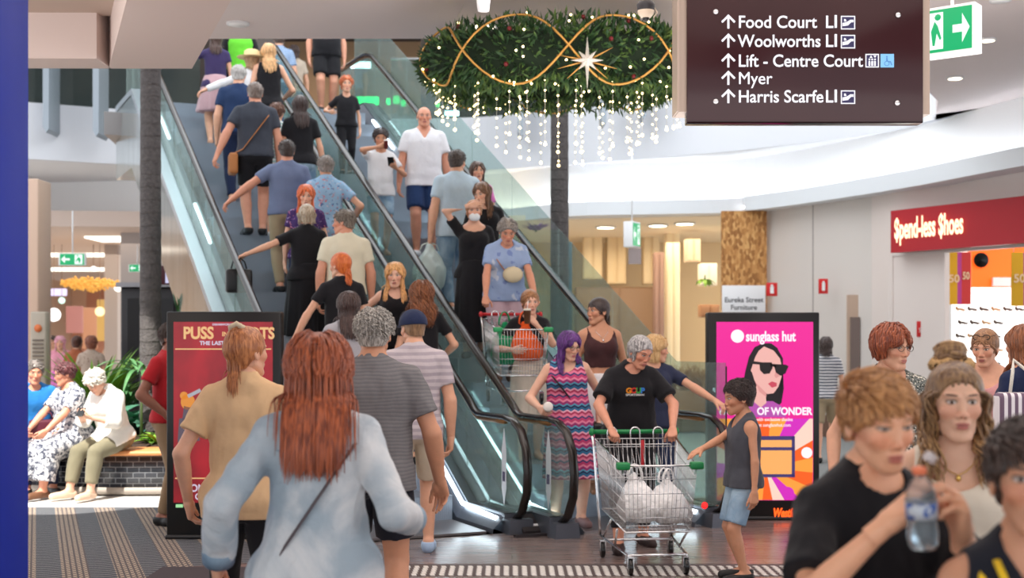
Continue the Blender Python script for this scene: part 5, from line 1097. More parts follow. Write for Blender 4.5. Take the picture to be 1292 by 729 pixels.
# star
sc_ = P(741, 76, 11.9); q = MB(); pts = []
for i in range(16):
    a = PI/2+i*PI/8; r_ = .055 if i % 2 else (.29 if i == 8 else (.24 if i == 0 else (.17 if i % 4 == 0 else .13))); pts.append((r_*math.cos(a)*.95, r_*math.sin(a)))
y0 = 11.9-1.4*0-.95
sc_ = P(741, 76, 11.2)
front = [Vector((sc_.x+x*.88, 10.95+.25, sc_.z+z*.88)) for x, z in pts]; n_ = len(front); q.add([Vector((sc_.x, 11.14, sc_.z))]+front+[Vector((sc_.x, 11.24, sc_.z))], [(0, 1+i, 1+(i+1) % n_) for i in range(n_)]+[(n_+1, 1+(i+1) % n_, 1+i) for i in range(n_)], False)
q.build('star', mat('star_silver', (244, 240, 232), .35, .3), o)
q = MB(); 
for a in (R(-20), R(-160), R(200-180+15), R(165), R(-50), R(-130)): q.tube([(sc_.x, 11.22, sc_.z), (sc_.x+.27*math.cos(a), 11.22, sc_.z+.2*math.sin(a))], [.012, .002], 5)
q.tube([(sc_.x, 11.2, sc_.z), (sc_.x, 11.4, sc_.z)], .008, 6)
q.build('star_rays', gold, o)
q = MB()
for sx in (-1.1, 0, 1.1): q.tube([(gx0+sx, 12.2-.3, gz0), (gx0+sx*.8, 12.2, ZC)], .003, 5)
q.build('hanging_wires', wire, o)
q = MB()
for i in range(40): t = rnd.random()*2*PI; q.ball(gpt(t, RR*1.1, rnd.uniform(-1.2, 1.2)), .022, 8)
b_ = q.build('red_berries', mat('berry', (110, 18, 26), .3), o); b_['kind'] = 'stuff'
# ---- palm trunks
n = NB('palm_bark'); x, y, z = n.xyz(); rg = n.math('FRACT', n.math('ADD', n.math('MULTIPLY', z, 7.), n.math('MULTIPLY', n.noise(3, 2), .5))); n.col(n.mix(n.noise(24, 5), (54, 50, 52), (104, 98, 96))); n.bump(n.math('ADD', n.math('MULTIPLY', n.step(rg, 0, .2), .5), n.noise(40, 4)), .8, .02); bark = n.set(Roughness=.9)
def trunk(label, px, D, w0, w1, ztop, zb=0):
    c_ = P(px, 425, D); q = MB(); prof = []; r0, r1 = w0*D/F/2, w1*D/F/2
    for i in range(80): t = i/79; z = zb+(ztop-zb)*t; prof.append(((r0+(r1-r0)*t)*(1+.03*(i % 2)+.01*math.sin(i*2.3)), z))
    q.lathe(prof, (c_.x, D, 0), 20); o = thing('palm_trunk', label, 'tree trunk', (c_.x, D, zb)); q.build('trunk', bark, o); return o
trunk('grey ringed palm trunk rising from the planter on the left', 190, 14.6, 27, 23, 7.8, .42); trunk('grey ringed palm trunk rising behind the escalators under the garland', 706, 17.5, 24, 20, 8.4)
# ---- planter with bench and plants, seated people sit on it
PC = Vector((-3.9, 15.85)); pr = 2.55
bench_m = mat('bench_timber', (206, 138, 84), .45, noise=.12, nscale=14)
n = NB('planter_tiles'); bk = n.N.new('ShaderNodeTexBrick'); x, y, z = n.xyz(); at_ = n.math('MULTIPLY', n.math('ARCTAN2', n.math('SUBTRACT', y, PC.y), n.math('SUBTRACT', x, PC.x)), pr); n.L.new(n.comb(at_, z, 0.), bk.inputs[0]); bk.inputs['Color1'].default_value = hexc((34, 36, 44)); bk.inputs['Color2'].default_value = hexc((52, 56, 66)); bk.inputs['Mortar'].default_value = hexc((130, 134, 140)); bk.inputs['Scale'].default_value = 1; bk.inputs['Brick Width'].default_value = .12; bk.inputs['Row Height'].default_value = .055; bk.inputs['Mortar Size'].default_value = .004
n.col(bk.outputs[0]); ptile = n.set(Roughness=.2)
o = thing('planter_bench', 'curved black tiled planter with a timber bench seat around it', 'planter', (PC.x, PC.y, 0))
q = MB(); q.lathe([(pr, .06), (pr, .40)], (PC.x, PC.y, 0), 64); q.build('tiled_wall', ptile, o)
q = MB(); q.lathe([(pr+.02, 0), (pr+.02, .07)], (PC.x, PC.y, 0), 64); q.build('kerb', mat('kerb_grey', (170, 160, 150), .6), o)
q = MB(); q.lathe([(pr-.42, .40), (pr+.10, .40), (pr+.11, .415), (pr+.10, .445), (pr-.42, .445)], (PC.x, PC.y, 0), 64); q.build('seat', bench_m, o)
q = MB(); q.lathe([(.05, .55), (pr-.44, .46), (pr-.42, .3)], (PC.x, PC.y, 0), 48); q.build('soil', mat('soil', (58, 44, 34), .9), o)
leaf = {}
for nm, c1, c2 in (('leaf_dark', (44, 96, 74), (96, 150, 120)), ('leaf_lime', (84, 140, 40), (150, 190, 70)), ('leaf_mid', (40, 90, 50), (100, 150, 90))):
    n = NB(nm); n.col(n.mix(n.noise(6, 3), c1, c2)); n.set(Roughness=.4); n.b.inputs['Subsurface Weight'].default_value = 0; leaf[nm] = n.m
def leafs(mb, base, n_, L_, w, rise=.8, droop=.8, seed=0, spread=1.):
    r = random.Random(seed)
    for i in range(n_):
        a = r.random()*2*PI; l = L_*(.6+.5*r.random()); up = rise*(.5+.8*r.random()); d = Vector((math.cos(a)*spread, math.sin(a)*spread, up)).normalized(); s_ = Vector((-math.sin(a), math.cos(a), 0)); p = Vector(base)+Vector((r.gauss(0, .04), r.gauss(0, .04), 0)); A_ = []; B_l = []; Cc = []
        for j in range(8):
            t = j/7; ww = w*math.sin(PI*min(1, t*.93+.07))**.8*(1 if t < 1 else .05); A_.append(p+s_*ww); B_l.append(p-s_*ww); Cc.append(p-Vector((0, 0, ww*.35))); p = p+d*l/7; d = (d+Vector((0, 0, -droop/7))).normalized()
        mb.strip(A_, Cc); mb.strip(Cc, B_l)
def plant(name, label, loc, mat_, n_, L_, w, rise, droop, seed, stem=0., cat='plant'):
    o = thing(name, label, cat, loc); q = MB(); top_ = (loc[0], loc[1], loc[2]+stem)
    leafs(q, top_, n_, L_, w, rise, droop, seed); q.build('leaves', mat_, o)
    q = MB(); q.tube([(loc[0], loc[1], loc[2]-.03), (loc[0]+.01, loc[1], loc[2]+max(.05, stem)+.03)], [.018, .012], 6); q.build('stem', mat('stem_green', (70, 90, 50), .7), o); return o
def gp(px, y, z=.45): return ((px-646)/F*y, y, z)
plant('broadleaf_plant', 'dark green broad-leaved plant right behind the white-haired seated woman', gp(128, 14.8), leaf['leaf_dark'], 40, .85, .085, 1., 1.3, 1)
plant('broadleaf_plant', 'dark green broad-leaved plant between the two women on the bench', gp(182, 15.2), leaf['leaf_dark'], 40, .95, .09, 1., 1.2, 2)
plant('lime_shrub', 'bright lime green grassy shrub behind the dark red haired woman', gp(122, 16.6, .5), leaf['leaf_lime'], 130, 1.15, .026, 1.9, .9, 3)
plant('lime_shrub', 'bright green leafy shrub low beside the red poster screen', gp(204, 14.0), leaf['leaf_lime'], 60, .34, .035, .9, 1.2, 4)
plant('young_palm', 'small palm with long arching leaves beside the left tree trunk', gp(178, 14.1), leaf['leaf_mid'], 22, .75, .022, .8, 1.7, 5, .75)
plant('fan_palm', 'pale green leafy palm in front of the left tree trunk base', gp(160, 15.8), leaf['leaf_mid'], 40, .7, .03, 1.2, 1.4, 6, .3)
plant('cactus_plant', 'pointed green plant on the counter top above the red poster screen', (P(231, 0, 15.2).x, 15.2, P(0, 396, 15.2).z), leaf['leaf_mid'], 16, .26, .03, 3., .1, 7)
plant('cactus_plant', 'pale succulent on the counter top, right of the pointed green plant', (P(246, 0, 15.3).x, 15.3, P(0, 396, 15.3).z), mat('leaf_pale', (150, 176, 150), .6), 18, .2, .02, 3., .2, 8)
# ---- dark kiosk behind the planter (left), counter glass, menu screen
q = MB(); a, b = P(152, 362, 20.5), P(352, 600, 20.5); o = thing('cafe_counter', 'large dark cafe counter and cabinet behind the left tree trunk', 'counter', ((a.x+b.x)/2, 20.6, 0))
q.rbox(a.x, b.x, 20.5, 21.6, 0, a.z, .03, Matrix.Identity(4)); q.build('cabinet', M_['dark'], o); q = MB()
for k in range(9): x = a.x+.12+k*.26; q.box(x, x+.2, 20.47, 20.5, .5, a.z-.18)
q.build('fluted_panels', mat('flute', (30, 32, 36), .4), o); q = MB(); q.box(a.x-.05, b.x, 20.42, 21.7, a.z, a.z+.07); q.build('worktop', mat('worktop', (160, 160, 166), .3), o)
q = MB(); q.box(P(262, 0, 20.4).x, b.x, 20.45, 20.5, a.z+.07, P(0, 330, 20.5).z); q.build('glass_screen', glass('counter_glass', (200, 220, 218), .2, .05, .25), o)
o = thing('menu_screen', 'dark red and white lit menu screen hanging above the cafe counter', 'screen', tuple(P(222, 358, 20))); q = MB(); a, b = P(202, 335, 20), P(239, 359, 20); q.rbox(a.x, b.x, 20, 20.08, b.z, a.z, .01, Matrix.Identity(4)); q.build('housing', mat('maroon', (70, 20, 34), .4), o)
q = MB(); a, b = P(209, 337, 20), P(237, 357, 20); q.box(a.x, b.x, 19.985, 20, b.z, a.z); q.build('lit_face', emi('menu_face', (206, 206, 240), 1.), o); q = MB(); 
for yy in (342, 347, 352): a, b = P(212, yy-1, 19.98), P(226+(yy % 3)*3, yy+1, 19.98); q.box(a.x, b.x, 19.975, 19.985, b.z, a.z)
q.build('menu_lines', emi('menu_ink', (40, 40, 80), .5), o)
# ---- left walkway: ceiling, far walls, glowing shops
f = MB(); f.prism([(-20, 24, 3.72), (-5, 25.4, 3.72), (-5, 60, 3.72), (-24, 60, 3.72)], (0, 0, .3)); struct('ceiling_walkway', f, mat('walk_ceiling', (226, 206, 194), .7))
for i, (px, y_, w_, d_) in enumerate(((172, 27.5, 2.2, 1.2), (60, 33, 3.4, 1.0), (120, 40, 5., 1.4))):
    x = (px-646)/F*y_; q = MB(); q.rbox(x-w_/2, x+w_/2, y_, y_+d_, 3.68, 3.715, .01, Matrix.Identity(4)); tag(q.build('ceiling_light', emi('panel_glow', (255, 250, 236), 2.6)), ['wide white ceiling light panel nearest the palm trunk in the left walkway', 'long white ceiling light panel deeper in the left walkway', 'farthest white ceiling light panel of the left walkway'][i], 'light')
n = NB('far_shops'); x, y, z = n.xyz(); v = n.vor(1.1, n.comb(n.math('MULTIPLY', x, 1.), 0., n.math('MULTIPLY', z, .8)), 'Color'); n.col(n.ramp(v, [(.2, (214, 150, 120)), (.4, (226, 186, 156)), (.6, (190, 110, 90)), (.8, (240, 214, 190))], True)); fs = n.set(Roughness=.5)
f = MB(); f.box(-24, -8, 52, 52.3, 0, 3.72); struct('wall_far_shops', f, fs)
f = MB(); wseg(f, Vector((-13.3, 24)), Vector((-17.5, 52)), 0, 3.72, .1); struct('wall_walkway_left', f, mat('warm_beige', (206, 176, 150), .5)); 
f = MB(); f.box(-9.35, -9.05, 30, 31, 0, 3.72); f.box(-7.96, -3.4, 26.6, 26.8, 0, 3.76); struct('wall_walkway_pier', f, mat('pier_grey', (176, 166, 162), .5))
# lit shop windows and lamps in the left walkway (blurred colours in the photo)
def box_px(x0, x1, y0, y1, D, d, m_, name, label, cat, group=None):
    a, b = P(x0, y0, D), P(x1, y1, D); q = MB(); q.rbox(a.x, b.x, D, D+d, (0 if name == 'shop_unit' else b.z), a.z, .02, Matrix.Identity(4)); return tag(q.build(name, m_), label, cat, group)
box_px(83, 104, 386, 420, 40, .1, emi('pink_panel', (222, 150, 140), .7), 'shop_window', 'dusty pink lit shop window in the far left walkway', 'window'); box_px(104, 122, 388, 440, 41, .1, emi('peach_panel', (240, 170, 130), .7), 'shop_window', 'peach lit shop window right of the pink one', 'window'); box_px(122, 138, 378, 430, 40, .1, emi('amber_panel', (240, 190, 110), .8), 'shop_window', 'amber lit shop window at the right end of the far walkway', 'window')
box_px(52, 83, 364, 373, 30, .1, emi('white_sign', (220, 210, 250), 1.4), 'shop_sign', 'narrow white and lilac lit sign high in the left walkway', 'sign'); box_px(48, 60, 334, 356, 24, .2, mat('navy_box', (40, 50, 90), .4), 'wall_screen', 'small dark blue screen near the left column top', 'screen')
for i, (px, py, r_, c_, lab) in enumerate(((68, 397, 8.5, (255, 255, 255), 'large round white globe lamp at the far left'), (126, 393, 6, (255, 220, 160), 'warm round globe lamp right of the gold garland'), (57, 410, 4, (255, 214, 150), 'small warm globe lamp below the large white one'), (78, 379, 4, (190, 240, 220), 'small mint green globe lamp above the large white one'), (118, 339, 3.4, (255, 255, 250), 'small white ceiling lamp right of the left exit sign'), (149, 363, 5, (255, 250, 240), 'white lamp beside the dark counter top'))):
    q = MB(); q.ball((0, 0, 0), r_*30/F, 14); q.cur = 1; q.tube([(0, 0, r_*30/F), (0, 0, 3.72-P(px, py, 30).z)], .006, 6); o = q.build('globe_lamp', [emi('globe%d' % i, c_, 2.2), mat('lamp_cord', (150, 120, 100), .6)]); o.location = P(px, py, 30); tag(o, lab, 'lamp', 'globe lamps of the left walkway')
mb = MB(); rnd = random.Random(5)
for i in range(500): 
    u_ = rnd.random(); c_ = P(80+u_*66, 357+8*math.sin(u_*PI)*rnd.uniform(-.6, 1.), 29); mb.ball(c_+Vector((0, rnd.uniform(-.3, .3), rnd.uniform(-.06, .06))), .03, 5)
tag(mb.build('gold_garland', mat('gold_leaf', (214, 160, 80), .35, .5, emit=(250, 190, 90), es=.25)), 'long gold lit garland hanging across the far left walkway', 'garland')
# left column and directory totem
q = MB(); a, b = P(36, 290, 17.5), P(58, 620, 17.5); q.rbox(a.x-1.2, a.x+.13, 17.5, 18, 0, 3.72, .02, Matrix.Identity(4)); struct('wall_column_left', q, mat('column_peach', (206, 176, 156), .5))
o = thing('info_totem', 'pale information totem with an orange emblem by the left column', 'totem', (P(47, 0, 16.8).x, 16.8, 0)); a, b = P(38, 393, 16.8), P(58, 620, 16.8); q = MB(); q.rbox(a.x, b.x, 16.8, 16.95, 0, a.z, .02, Matrix.Identity(4)); q.build('panel', mat('totem_grey', (170, 160, 146), .5), o)
q = MB(); q.lathe([(.05, 0), (.05, .004)], (0, 0, 0), 16, Matrix.Rotation(R(90), 4, 'X')); s_ = q.build('emblem', mat('emblem', (206, 110, 60), .5), o); s_.location = P(48, 414, 16.79)
q = MB()
for yy in range(428, 470, 5): a, b = P(41, yy, 16.79), P(55, yy+2, 16.79); q.box(a.x, b.x, 16.785, 16.8, b.z, a.z)
q.build('text_lines', mat('totem_ink', (110, 100, 92), .6), o)
# ---- homewares shop between the trunk and the chipboard
HX0, HX1 = P(700, 0, 24.5).x, P(908, 0, 23).x
f = MB(); f.box(-3.4, 6, 29.5, 29.7, 0, 3.75); struct('wall_home_shop_back', f, mat('shop_cream', (240, 216, 176), .6)); f = MB(); f.prism([(-3.4, 24.9, 3.73), (4.3, 22.9, 3.73), (6, 29.6, 3.73), (-3.4, 29.6, 3.73)], (0, 0, .1)); struct('ceiling_home_shop', f, mat('shop_ceil', (246, 230, 204), .6))
f = MB(); f.box(-3.4, -1.2, 25.6, 25.8, 0, 3.75); struct('wall_dark_shop', f, mat('dark_teal', (46, 66, 76), .4))
for i, (x0, x1, y0, y1, D, c_, nm, lab) in enumerate(((736, 760, 290, 352, 28, (248, 226, 186), 'wall_cabinet', 'cream upper wall cabinet at the left of the homewares shop'), (766, 790, 290, 358, 28, (244, 220, 178), 'wall_cabinet', 'cream upper wall cabinet left of the hanging exit sign'), (812, 832, 290, 358, 28, (250, 228, 190), 'wall_cabinet', 'cream upper wall cabinet right of the hanging exit sign'), (726, 838, 362, 420, 28, (150, 120, 96), 'display_unit', 'long brown display unit under the cream cabinets'), (826, 838, 318, 420, 26.5, (150, 120, 110), 'fridge_unit', 'tall brown narrow cabinet in the homewares shop'), (840, 858, 280, 400, 27, (252, 238, 206), 'pillar_unit', 'bright cream pillar right of the brown cabinet'), (866, 884, 300, 330, 26, (226, 204, 176), 'picture_panel', 'pale picture panel hanging in the homewares shop'), (884, 905, 332, 360, 25.5, (255, 246, 226), 'light_box', 'bright shelf niche beside the chipboard'), (884, 908, 384, 400, 25.5, (176, 130, 96), 'wood_shelf', 'brown shelf in the bright niche by the chipboard'))):
    a, b = P(x0, y0, D), P(x1, y1, D); b.z = 0 if nm in ('display_unit', 'fridge_unit', 'pillar_unit') else b.z; o = thing(nm, lab, 'cabinet' if i < 6 else 'display', ((a.x+b.x)/2, D, b.z)); q = MB(); q.rbox(a.x, b.x, D, D+.4, b.z, a.z, .015, Matrix.Identity(4)); q.build('carcass', mat('hs%d' % i, c_, .5), o)
    q = MB(); w_ = b.x-a.x
    for k in range(2): q.rbox(a.x+.02+k*w_/2, a.x+w_/2-.02+k*w_/2, D-.02, D, b.z+.03, a.z-.03, .008, Matrix.Identity(4))
    q.build('panel', mat('hsp%d' % i, tuple(min(255, v+6) for v in c_), .45), o)
for i, px in enumerate((764, 830, 864)): lamp_disc((P(px, 0, 25.2-.4*i).x, 25.2-.4*i, 3.70), .16, (255, 236, 200), 6, 'oval ceiling downlight of the homewares shop, '+['left one', 'middle one', 'right one beside the chipboard'][i])
n = NB('dried_grass'); n.col(n.mix(n.noise(8, 3), (150, 106, 62), (206, 166, 110))); dg = n.set(Roughness=.9)
for i, (px, y_) in enumerate(((846, 22.6), (862, 22.2), (878, 22.5), (892, 22.0))): plant('dried_grass', 'bunch of dried tan pampas grass at the shop front, '+['leftmost of four', 'second from the left', 'third from the left', 'rightmost, beside the pink screen'][i], gp(px, y_, .7), dg, 120, .5, .012, 2.2, .9, 20+i)
q = MB()
a, b = P(838, 0, 22.4), P(905, 0, 22.4); q.rbox(a.x, b.x, 22., 22.7, 0, .7, .03, Matrix.Identity(4)); tag(q.build('display_table', mat('oak', (150, 112, 76), .5)), 'brown display table holding dried grasses outside the homewares shop', 'table')
plant('green_plant', 'small green leafy plant hanging in the bright niche by the chipboard', (P(889, 0, 25).x, 25, P(0, 352, 25).z), leaf['leaf_lime'], 10, .3, .04, -.2, 1., 31)
# teal shop unit behind the right escalator
box_px(700, 722, 305, 470, 21.5, .4, mat('teal_unit', (70, 96, 104), .5), 'shop_unit', 'dark teal shop unit behind the palm trunk and right escalator', 'unit')
plant('purple_flowers', 'bunch of purple flowers seen through the escalator glass', gp(676, 20.5, P(0, 282, 20.5).z-.1), mat('purple_petal', (120, 84, 130), .7), 40, .22, .03, 1., .6, 40, cat='flowers')
# ============================================================ PEOPLE
def cloth(name, c, bump=.35, rough=.9, var=.06):
    key = 'cl_'+name
    if key in _mc: return _mc[key]
    n = NB(key); n.col(n.mix(n.noise(5, 4), tuple(max(0, v*(1-var)) for v in c), tuple(min(255, v*(1+var)) for v in c)))
    n.bump(n.math('ADD', n.noise(9, 3), n.math('MULTIPLY', n.noise(400, 2), .06)), bump, .03); n.b.inputs['Sheen Weight'].default_value = .1; _mc[key] = n.set(Roughness=rough, Specular_IOR_Level=.25); return n.m
def stripes(name, c1, c2, freq, duty=.5, soft=.05, c3=None, var=0.):
    key = 'st_'+name; n = NB(key); x, y, z = n.xyz(); zz = n.math('ADD', z, n.math('MULTIPLY', n.noise(6, 2), .02+var)); f = n.math('FRACT', n.math('MULTIPLY', zz, freq)); c = n.mix(n.step(f, duty-soft, duty+soft), c1, c2)
    if c3: c = n.mix(n.math('LESS_THAN', n.math('FRACT', n.math('MULTIPLY', zz, freq/2)), duty/2), c, c3)
    n.col(c); n.bump(n.noise(9, 3), .35, .03); return n.set(Roughness=.9, Specular_IOR_Level=.25)
def prints(name, bg, cols, scale=18, th=.35, stretch=(1, 1, 1)):
    n = NB('pr_'+name); x, y, z = n.xyz(); v = n.comb(n.math('MULTIPLY', x, stretch[0]), n.math('MULTIPLY', y, stretch[1]), n.math('MULTIPLY', z, stretch[2])); c = hexc(bg)
    out = None
    for i, cc in enumerate(cols):
        w = n.noise(scale*(1+.3*i), 2, n.comb(n.math('ADD', n.xyz(v)[0], i*3.7), n.xyz(v)[1], n.xyz(v)[2])); out = n.mix(n.step(w, 1-th-.02, 1-th+.02), out if out is not None else bg, cc)
    n.col(out); n.bump(n.noise(9, 3), .35, .03); return n.set(Roughness=.9, Specular_IOR_Level=.2)
def denim(name, c1, c2):
    n = NB('dn_'+name); n.col(n.mix(n.step(n.noise(4, 6, dist=.6), .38, .66), c1, c2)); n.bump(n.math('ADD', n.noise(11, 5, dist=1.), n.math('MULTIPLY', n.noise(500, 1), .1)), .5, .03); return n.set(Roughness=.9, Specular_IOR_Level=.2)
def chevron(name):
    n = NB('zig_'+name); x, y, z = n.xyz(); zg = n.math('ABSOLUTE', n.math('SUBTRACT', n.math('FRACT', n.math('MULTIPLY', x, 16.)), .5)); zz = n.math('FRACT', n.math('MULTIPLY', n.math('ADD', z, n.math('MULTIPLY', zg, .035)), 5.6))
    n.col(n.ramp(zz, [(0, (190, 60, 110)), (.12, (60, 60, 110)), (.2, (220, 120, 150)), (.32, (170, 50, 90)), (.42, (230, 170, 190)), (.5, (50, 110, 150)), (.62, (40, 50, 90)), (.7, (90, 160, 190)), (.78, (150, 50, 110)), (.9, (226, 130, 160))], True)); n.bump(n.noise(9, 3), .3, .03); return n.set(Roughness=.9)
BLK = cloth('black', (26, 25, 29)); CHAR = cloth('charcoal', (62, 66, 76)); NAVY = cloth('navy', (32, 42, 72)); WHT = cloth('white', (226, 226, 228)); CREAM = cloth('cream', (222, 214, 190)); GREY = cloth('grey', (176, 174, 180)); BEIGE = cloth('beige', (222, 184, 140)); KHAKI = cloth('khaki', (168, 150, 122)); BLUE = cloth('slate', (110, 122, 152)); JEAN = denim('jeans', (60, 92, 140), (90, 124, 170)); LJEAN = denim('light', (118, 150, 180), (172, 196, 212)); PINK = cloth('pink', (222, 120, 190))
SHOEW = mat('shoe_white', (220, 220, 222), .6); SHOEB = mat('shoe_black', (24, 24, 26), .45); SHOEN = mat('shoe_brown', (110, 74, 52), .6)
def T(m, **k): return ('shirt', top, k, m)
def SH(m, **k): k.setdefault('to', .78); return ('shorts', bottom, k, m)
def PT(m, **k): k.setdefault('to', 1.93); k.setdefault('flare', .004); return ('trousers', bottom, k, m)
def SK(m, name='skirt', **k): return (name, skirt, k, m)
def tread(u):
    if u < K0: return .02 if u > .05 else .0
    k = int((u-K0)/.4); uc = K0+.2+.4*k; return min(RISE, sz(uc+.2))
def esc_pos(which, px, py, H, D0=None):
    du = 0. if which == 'A' else -.35; best = None
    for D in (np.arange(9.3, 23, .02) if D0 is None else [D0]):
        x = (px-646)/F*D; r = Vector((x, D, 0))-O; u = r.dot(U)-du; v = r.dot(Vv); z = tread(u) if u < K1 else RISE; y = HZ-(z+H-EYE)*F/D; e = abs(y-py)
        if best is None or e < best[0]: best = (e, D, u, v, z, x)
    e, D, u, v, z, x = best; s_ = F/D; Hn = H+((HZ-py)/s_-(z+H-EYE)); Hn = max(H*.94, min(H*1.06, Hn))
    return Vector((x, D, z)), Hn, u, v, D
def loc_of(world, loc, face): d = Vector(world)-Vector(loc); a = -R(face); return (d.x*math.cos(a)-d.y*math.sin(a), d.x*math.sin(a)+d.y*math.cos(a), d.z)
def rider(which, px, py, H, label, face, rail=None, D0=None, rhand='r', ahead=.25, **k):
    """rail: 'L' or 'R' handrail (as seen going up for A / image sides for B) that the hand rests on"""
    pos, Hn, u, v, D = esc_pos(which, px, py, H, D0); du = 0. if which == 'A' else -.35
    if rail:
        vr = {'A': {'L': -1.56, 'R': 0.}, 'B': {'L': VB0, 'R': VB1}}[which][rail]; uu = u+du+ahead; hz = sz(uu-du)+.93+.045; w = BASEE(uu, vr, hz); d_ = (Vector(w)-pos); d_.z = 0; d_.normalize(); w = w-d_*.10+Vector((0, 0, .02))
        k['rh' if rhand == 'r' else 'lh'] = loc_of(w, pos, face); h = list(k.get('hands', ('relax', 'relax'))); h[0 if rhand == 'r' else 1] = 'rest'; k['hands'] = tuple(h)
        pl = list(k.get('palms', (None, None))); pl[0 if rhand == 'r' else 1] = (0, 0, -1); k['palms'] = tuple(pl)
    k.setdefault('group', 'people on the left escalator' if which == 'A' else 'people on the right escalator')
    k.setdefault('rf', (.03, -.03)); k.setdefault('lf', (-.03, .05))
    return person(label, pos, face, D=D, H=Hn, **k)
hs_ = lambda c, c2=None, **k: dict(style='short', c=c, **({'c2': c2} if c2 else {}), **k)
AW = 196
# ---- left escalator, from the bottom up
rider('A', 440, 362, 1.72, 'woman with long dark brown hair in a pale grey top, behind the grey-haired man', AW, D0=10.95, sex='f', hair=dict(style='long', c=(52, 34, 30), len=.26), wear=[T(GREY, sleeve=.5), PT(BLK)], shoes=('shoe', SHOEW, 'shoe'), head=(8, 0, 0))
rider('A', 431, 315, 1.66, 'ginger woman with a loose bun in a black t-shirt, elbow out to the left', AW, sex='f', hair=dict(style='tail', at='low', c=(186, 78, 26), c2=(222, 120, 50), len=.13, curl=.012, cf=45), wear=[T(BLK, sleeve=.5), PT(BLK)], rail='L', rhand='l', ahead=.05, lp=(.9, .3, 0), head=(35, 0, 0))
rider('A', 499, 328, 1.62, 'young woman with long blonde hair facing back down the left escalator', 12, sex='f', hair=dict(style='long', c=(176, 130, 80), len=.30), wear=[T(BLK, sleeve=0, neck='tank'), PT(BLK)], rh=(-.34, -.10, 1.0), head=(-12, 8, 0), skin=dict(skin=PALE))
rider('A', 532, 352, 1.66, 'woman with long curly auburn hair in a black top and jeans, hand on the rail', AW, sex='f', hair=dict(style='long', c=(96, 50, 26), c2=(160, 96, 52), len=.26, curl=.018, cf=42, vol=.03), wear=[T(BLK, sleeve=.6), PT(JEAN)], shoes=('shoe', SHOEB, 'shoe'), rail='R', rhand='r', ahead=.15)
rider('A', 436, 262, 1.78, 'grey-haired man with glasses in a cream t-shirt looking left', AW, sex='m', fat=1.1, hair=hs_((86, 74, 64), (150, 138, 126)), wear=[T(CREAM, sleeve=.62), SH(KHAKI)], shoes=('shoe', SHOEW, 'shoe'), head=(62, 0, 0), skin=dict(skin=RUDDY))
rider('A', 387, 256, 1.64, 'woman in long black dress with grey-blonde half-up knot holding the left rail', AW, sex='f', fat=1.08, hair=dict(style='half', c=(150, 128, 104), c2=(204, 190, 168), len=.12), wear=[T(BLK, sleeve=.62, off=.02), SK(BLK, hem=.14, w1=.15)], shoes=('shoe', SHOEN, 'flat'), rail='L', rhand='l', ahead=.1)
rider('A', 386, 222, 1.50, 'young red-haired woman in a purple flowered top facing down the escalator', 10, D0=13.65, sex='f', hair=dict(style='long', c=(180, 90, 50), len=.2), wear=[T(prints('purple', (70, 50, 100), [(190, 170, 210), (220, 140, 160)], 30), sleeve=.5), SH(NAVY)], head=(0, 12, 0), skin=dict(skin=PALE))
rider('A', 362, 188, 1.80, 'dark-haired man in slate blue t-shirt and khaki trousers, left hand on rail', AW, D0=14.3, sex='m', fat=1.12, hair=hs_((44, 34, 30), (70, 54, 46), len=.02), wear=[T(BLUE, sleeve=.6), PT(KHAKI)], shoes=('shoe', SHOEB, 'shoe'), rail='L', rhand='l', ahead=0, skin=dict(skin=RUDDY))
rider('A', 411, 193, 1.66, 'grey-haired woman in a light blue floral blouse holding the right rail', AW, D0=14.15, sex='f', fat=1.12, hair=hs_((110, 100, 94), (160, 150, 142), len=.03), wear=[T(prints('blueflora', (150, 186, 216), [(216, 200, 210), (90, 120, 170), (200, 120, 130)], 22), sleeve=.6, off=.02, hem=-.08), PT(cloth('rose', (196, 160, 160)))], rail='R', rhand='r', ahead=.1)
rider('A', 349, 128, 1.64, 'brown-haired woman in a white and mint striped t-shirt with blue shorts', AW, sex='f', fat=1.1, hair=hs_((84, 50, 36), (130, 84, 60), low=-.06, len=.05), wear=[T(stripes('mint', (232, 230, 228), (150, 200, 192), 24, .6), sleeve=.6), SH(denim('blue', (70, 104, 140), (96, 130, 166)))], shoes=('shoe', SHOEW, 'shoe'), rh=(-.28, -.20, 1.02), head=(-20, 0, 0))
rider('A', 379, 118, 1.64, 'woman with long dark hair in a black t-shirt and pale denim shorts, right side', AW, sex='f', hair=dict(style='long', c=(46, 30, 26), len=.26), wear=[T(BLK, sleeve=.6), SH(LJEAN)], shoes=('shoe', SHOEW, 'shoe'), rail='R', rhand='r', ahead=-.05)
rider('A', 322, 101, 1.76, 'man in a charcoal t-shirt and black shorts with a tan strap across his back', AW, sex='m', fat=1.1, hair=hs_((90, 74, 66), (150, 134, 124), len=.015), wear=[T(CHAR, sleeve=.6), SH(BLK)], shoes=('shoe', SHOEB, 'shoe'), rail='L', rhand='l', ahead=-.1, skin=dict(skin=RUDDY))
rider('A', 301, 80, 1.76, 'white-haired man in a navy t-shirt near the top of the left escalator', AW, sex='m', fat=1.12, hair=hs_((150, 146, 142), (220, 216, 212), len=.03), wear=[T(cloth('navy2', (36, 56, 92)), sleeve=.6), PT(NAVY)], head=(-15, 0, 0))
o_, b_ = rider('A', 318, 64, 1.62, 'person in a straw hat and long white sleeves reaching to the left rail', AW, sex='f', hair=dict(style='long', c=(140, 110, 80), len=.12), wear=[T(WHT, sleeve=1.9), PT(NAVY)], rail='L', rhand='l', ahead=-.1)
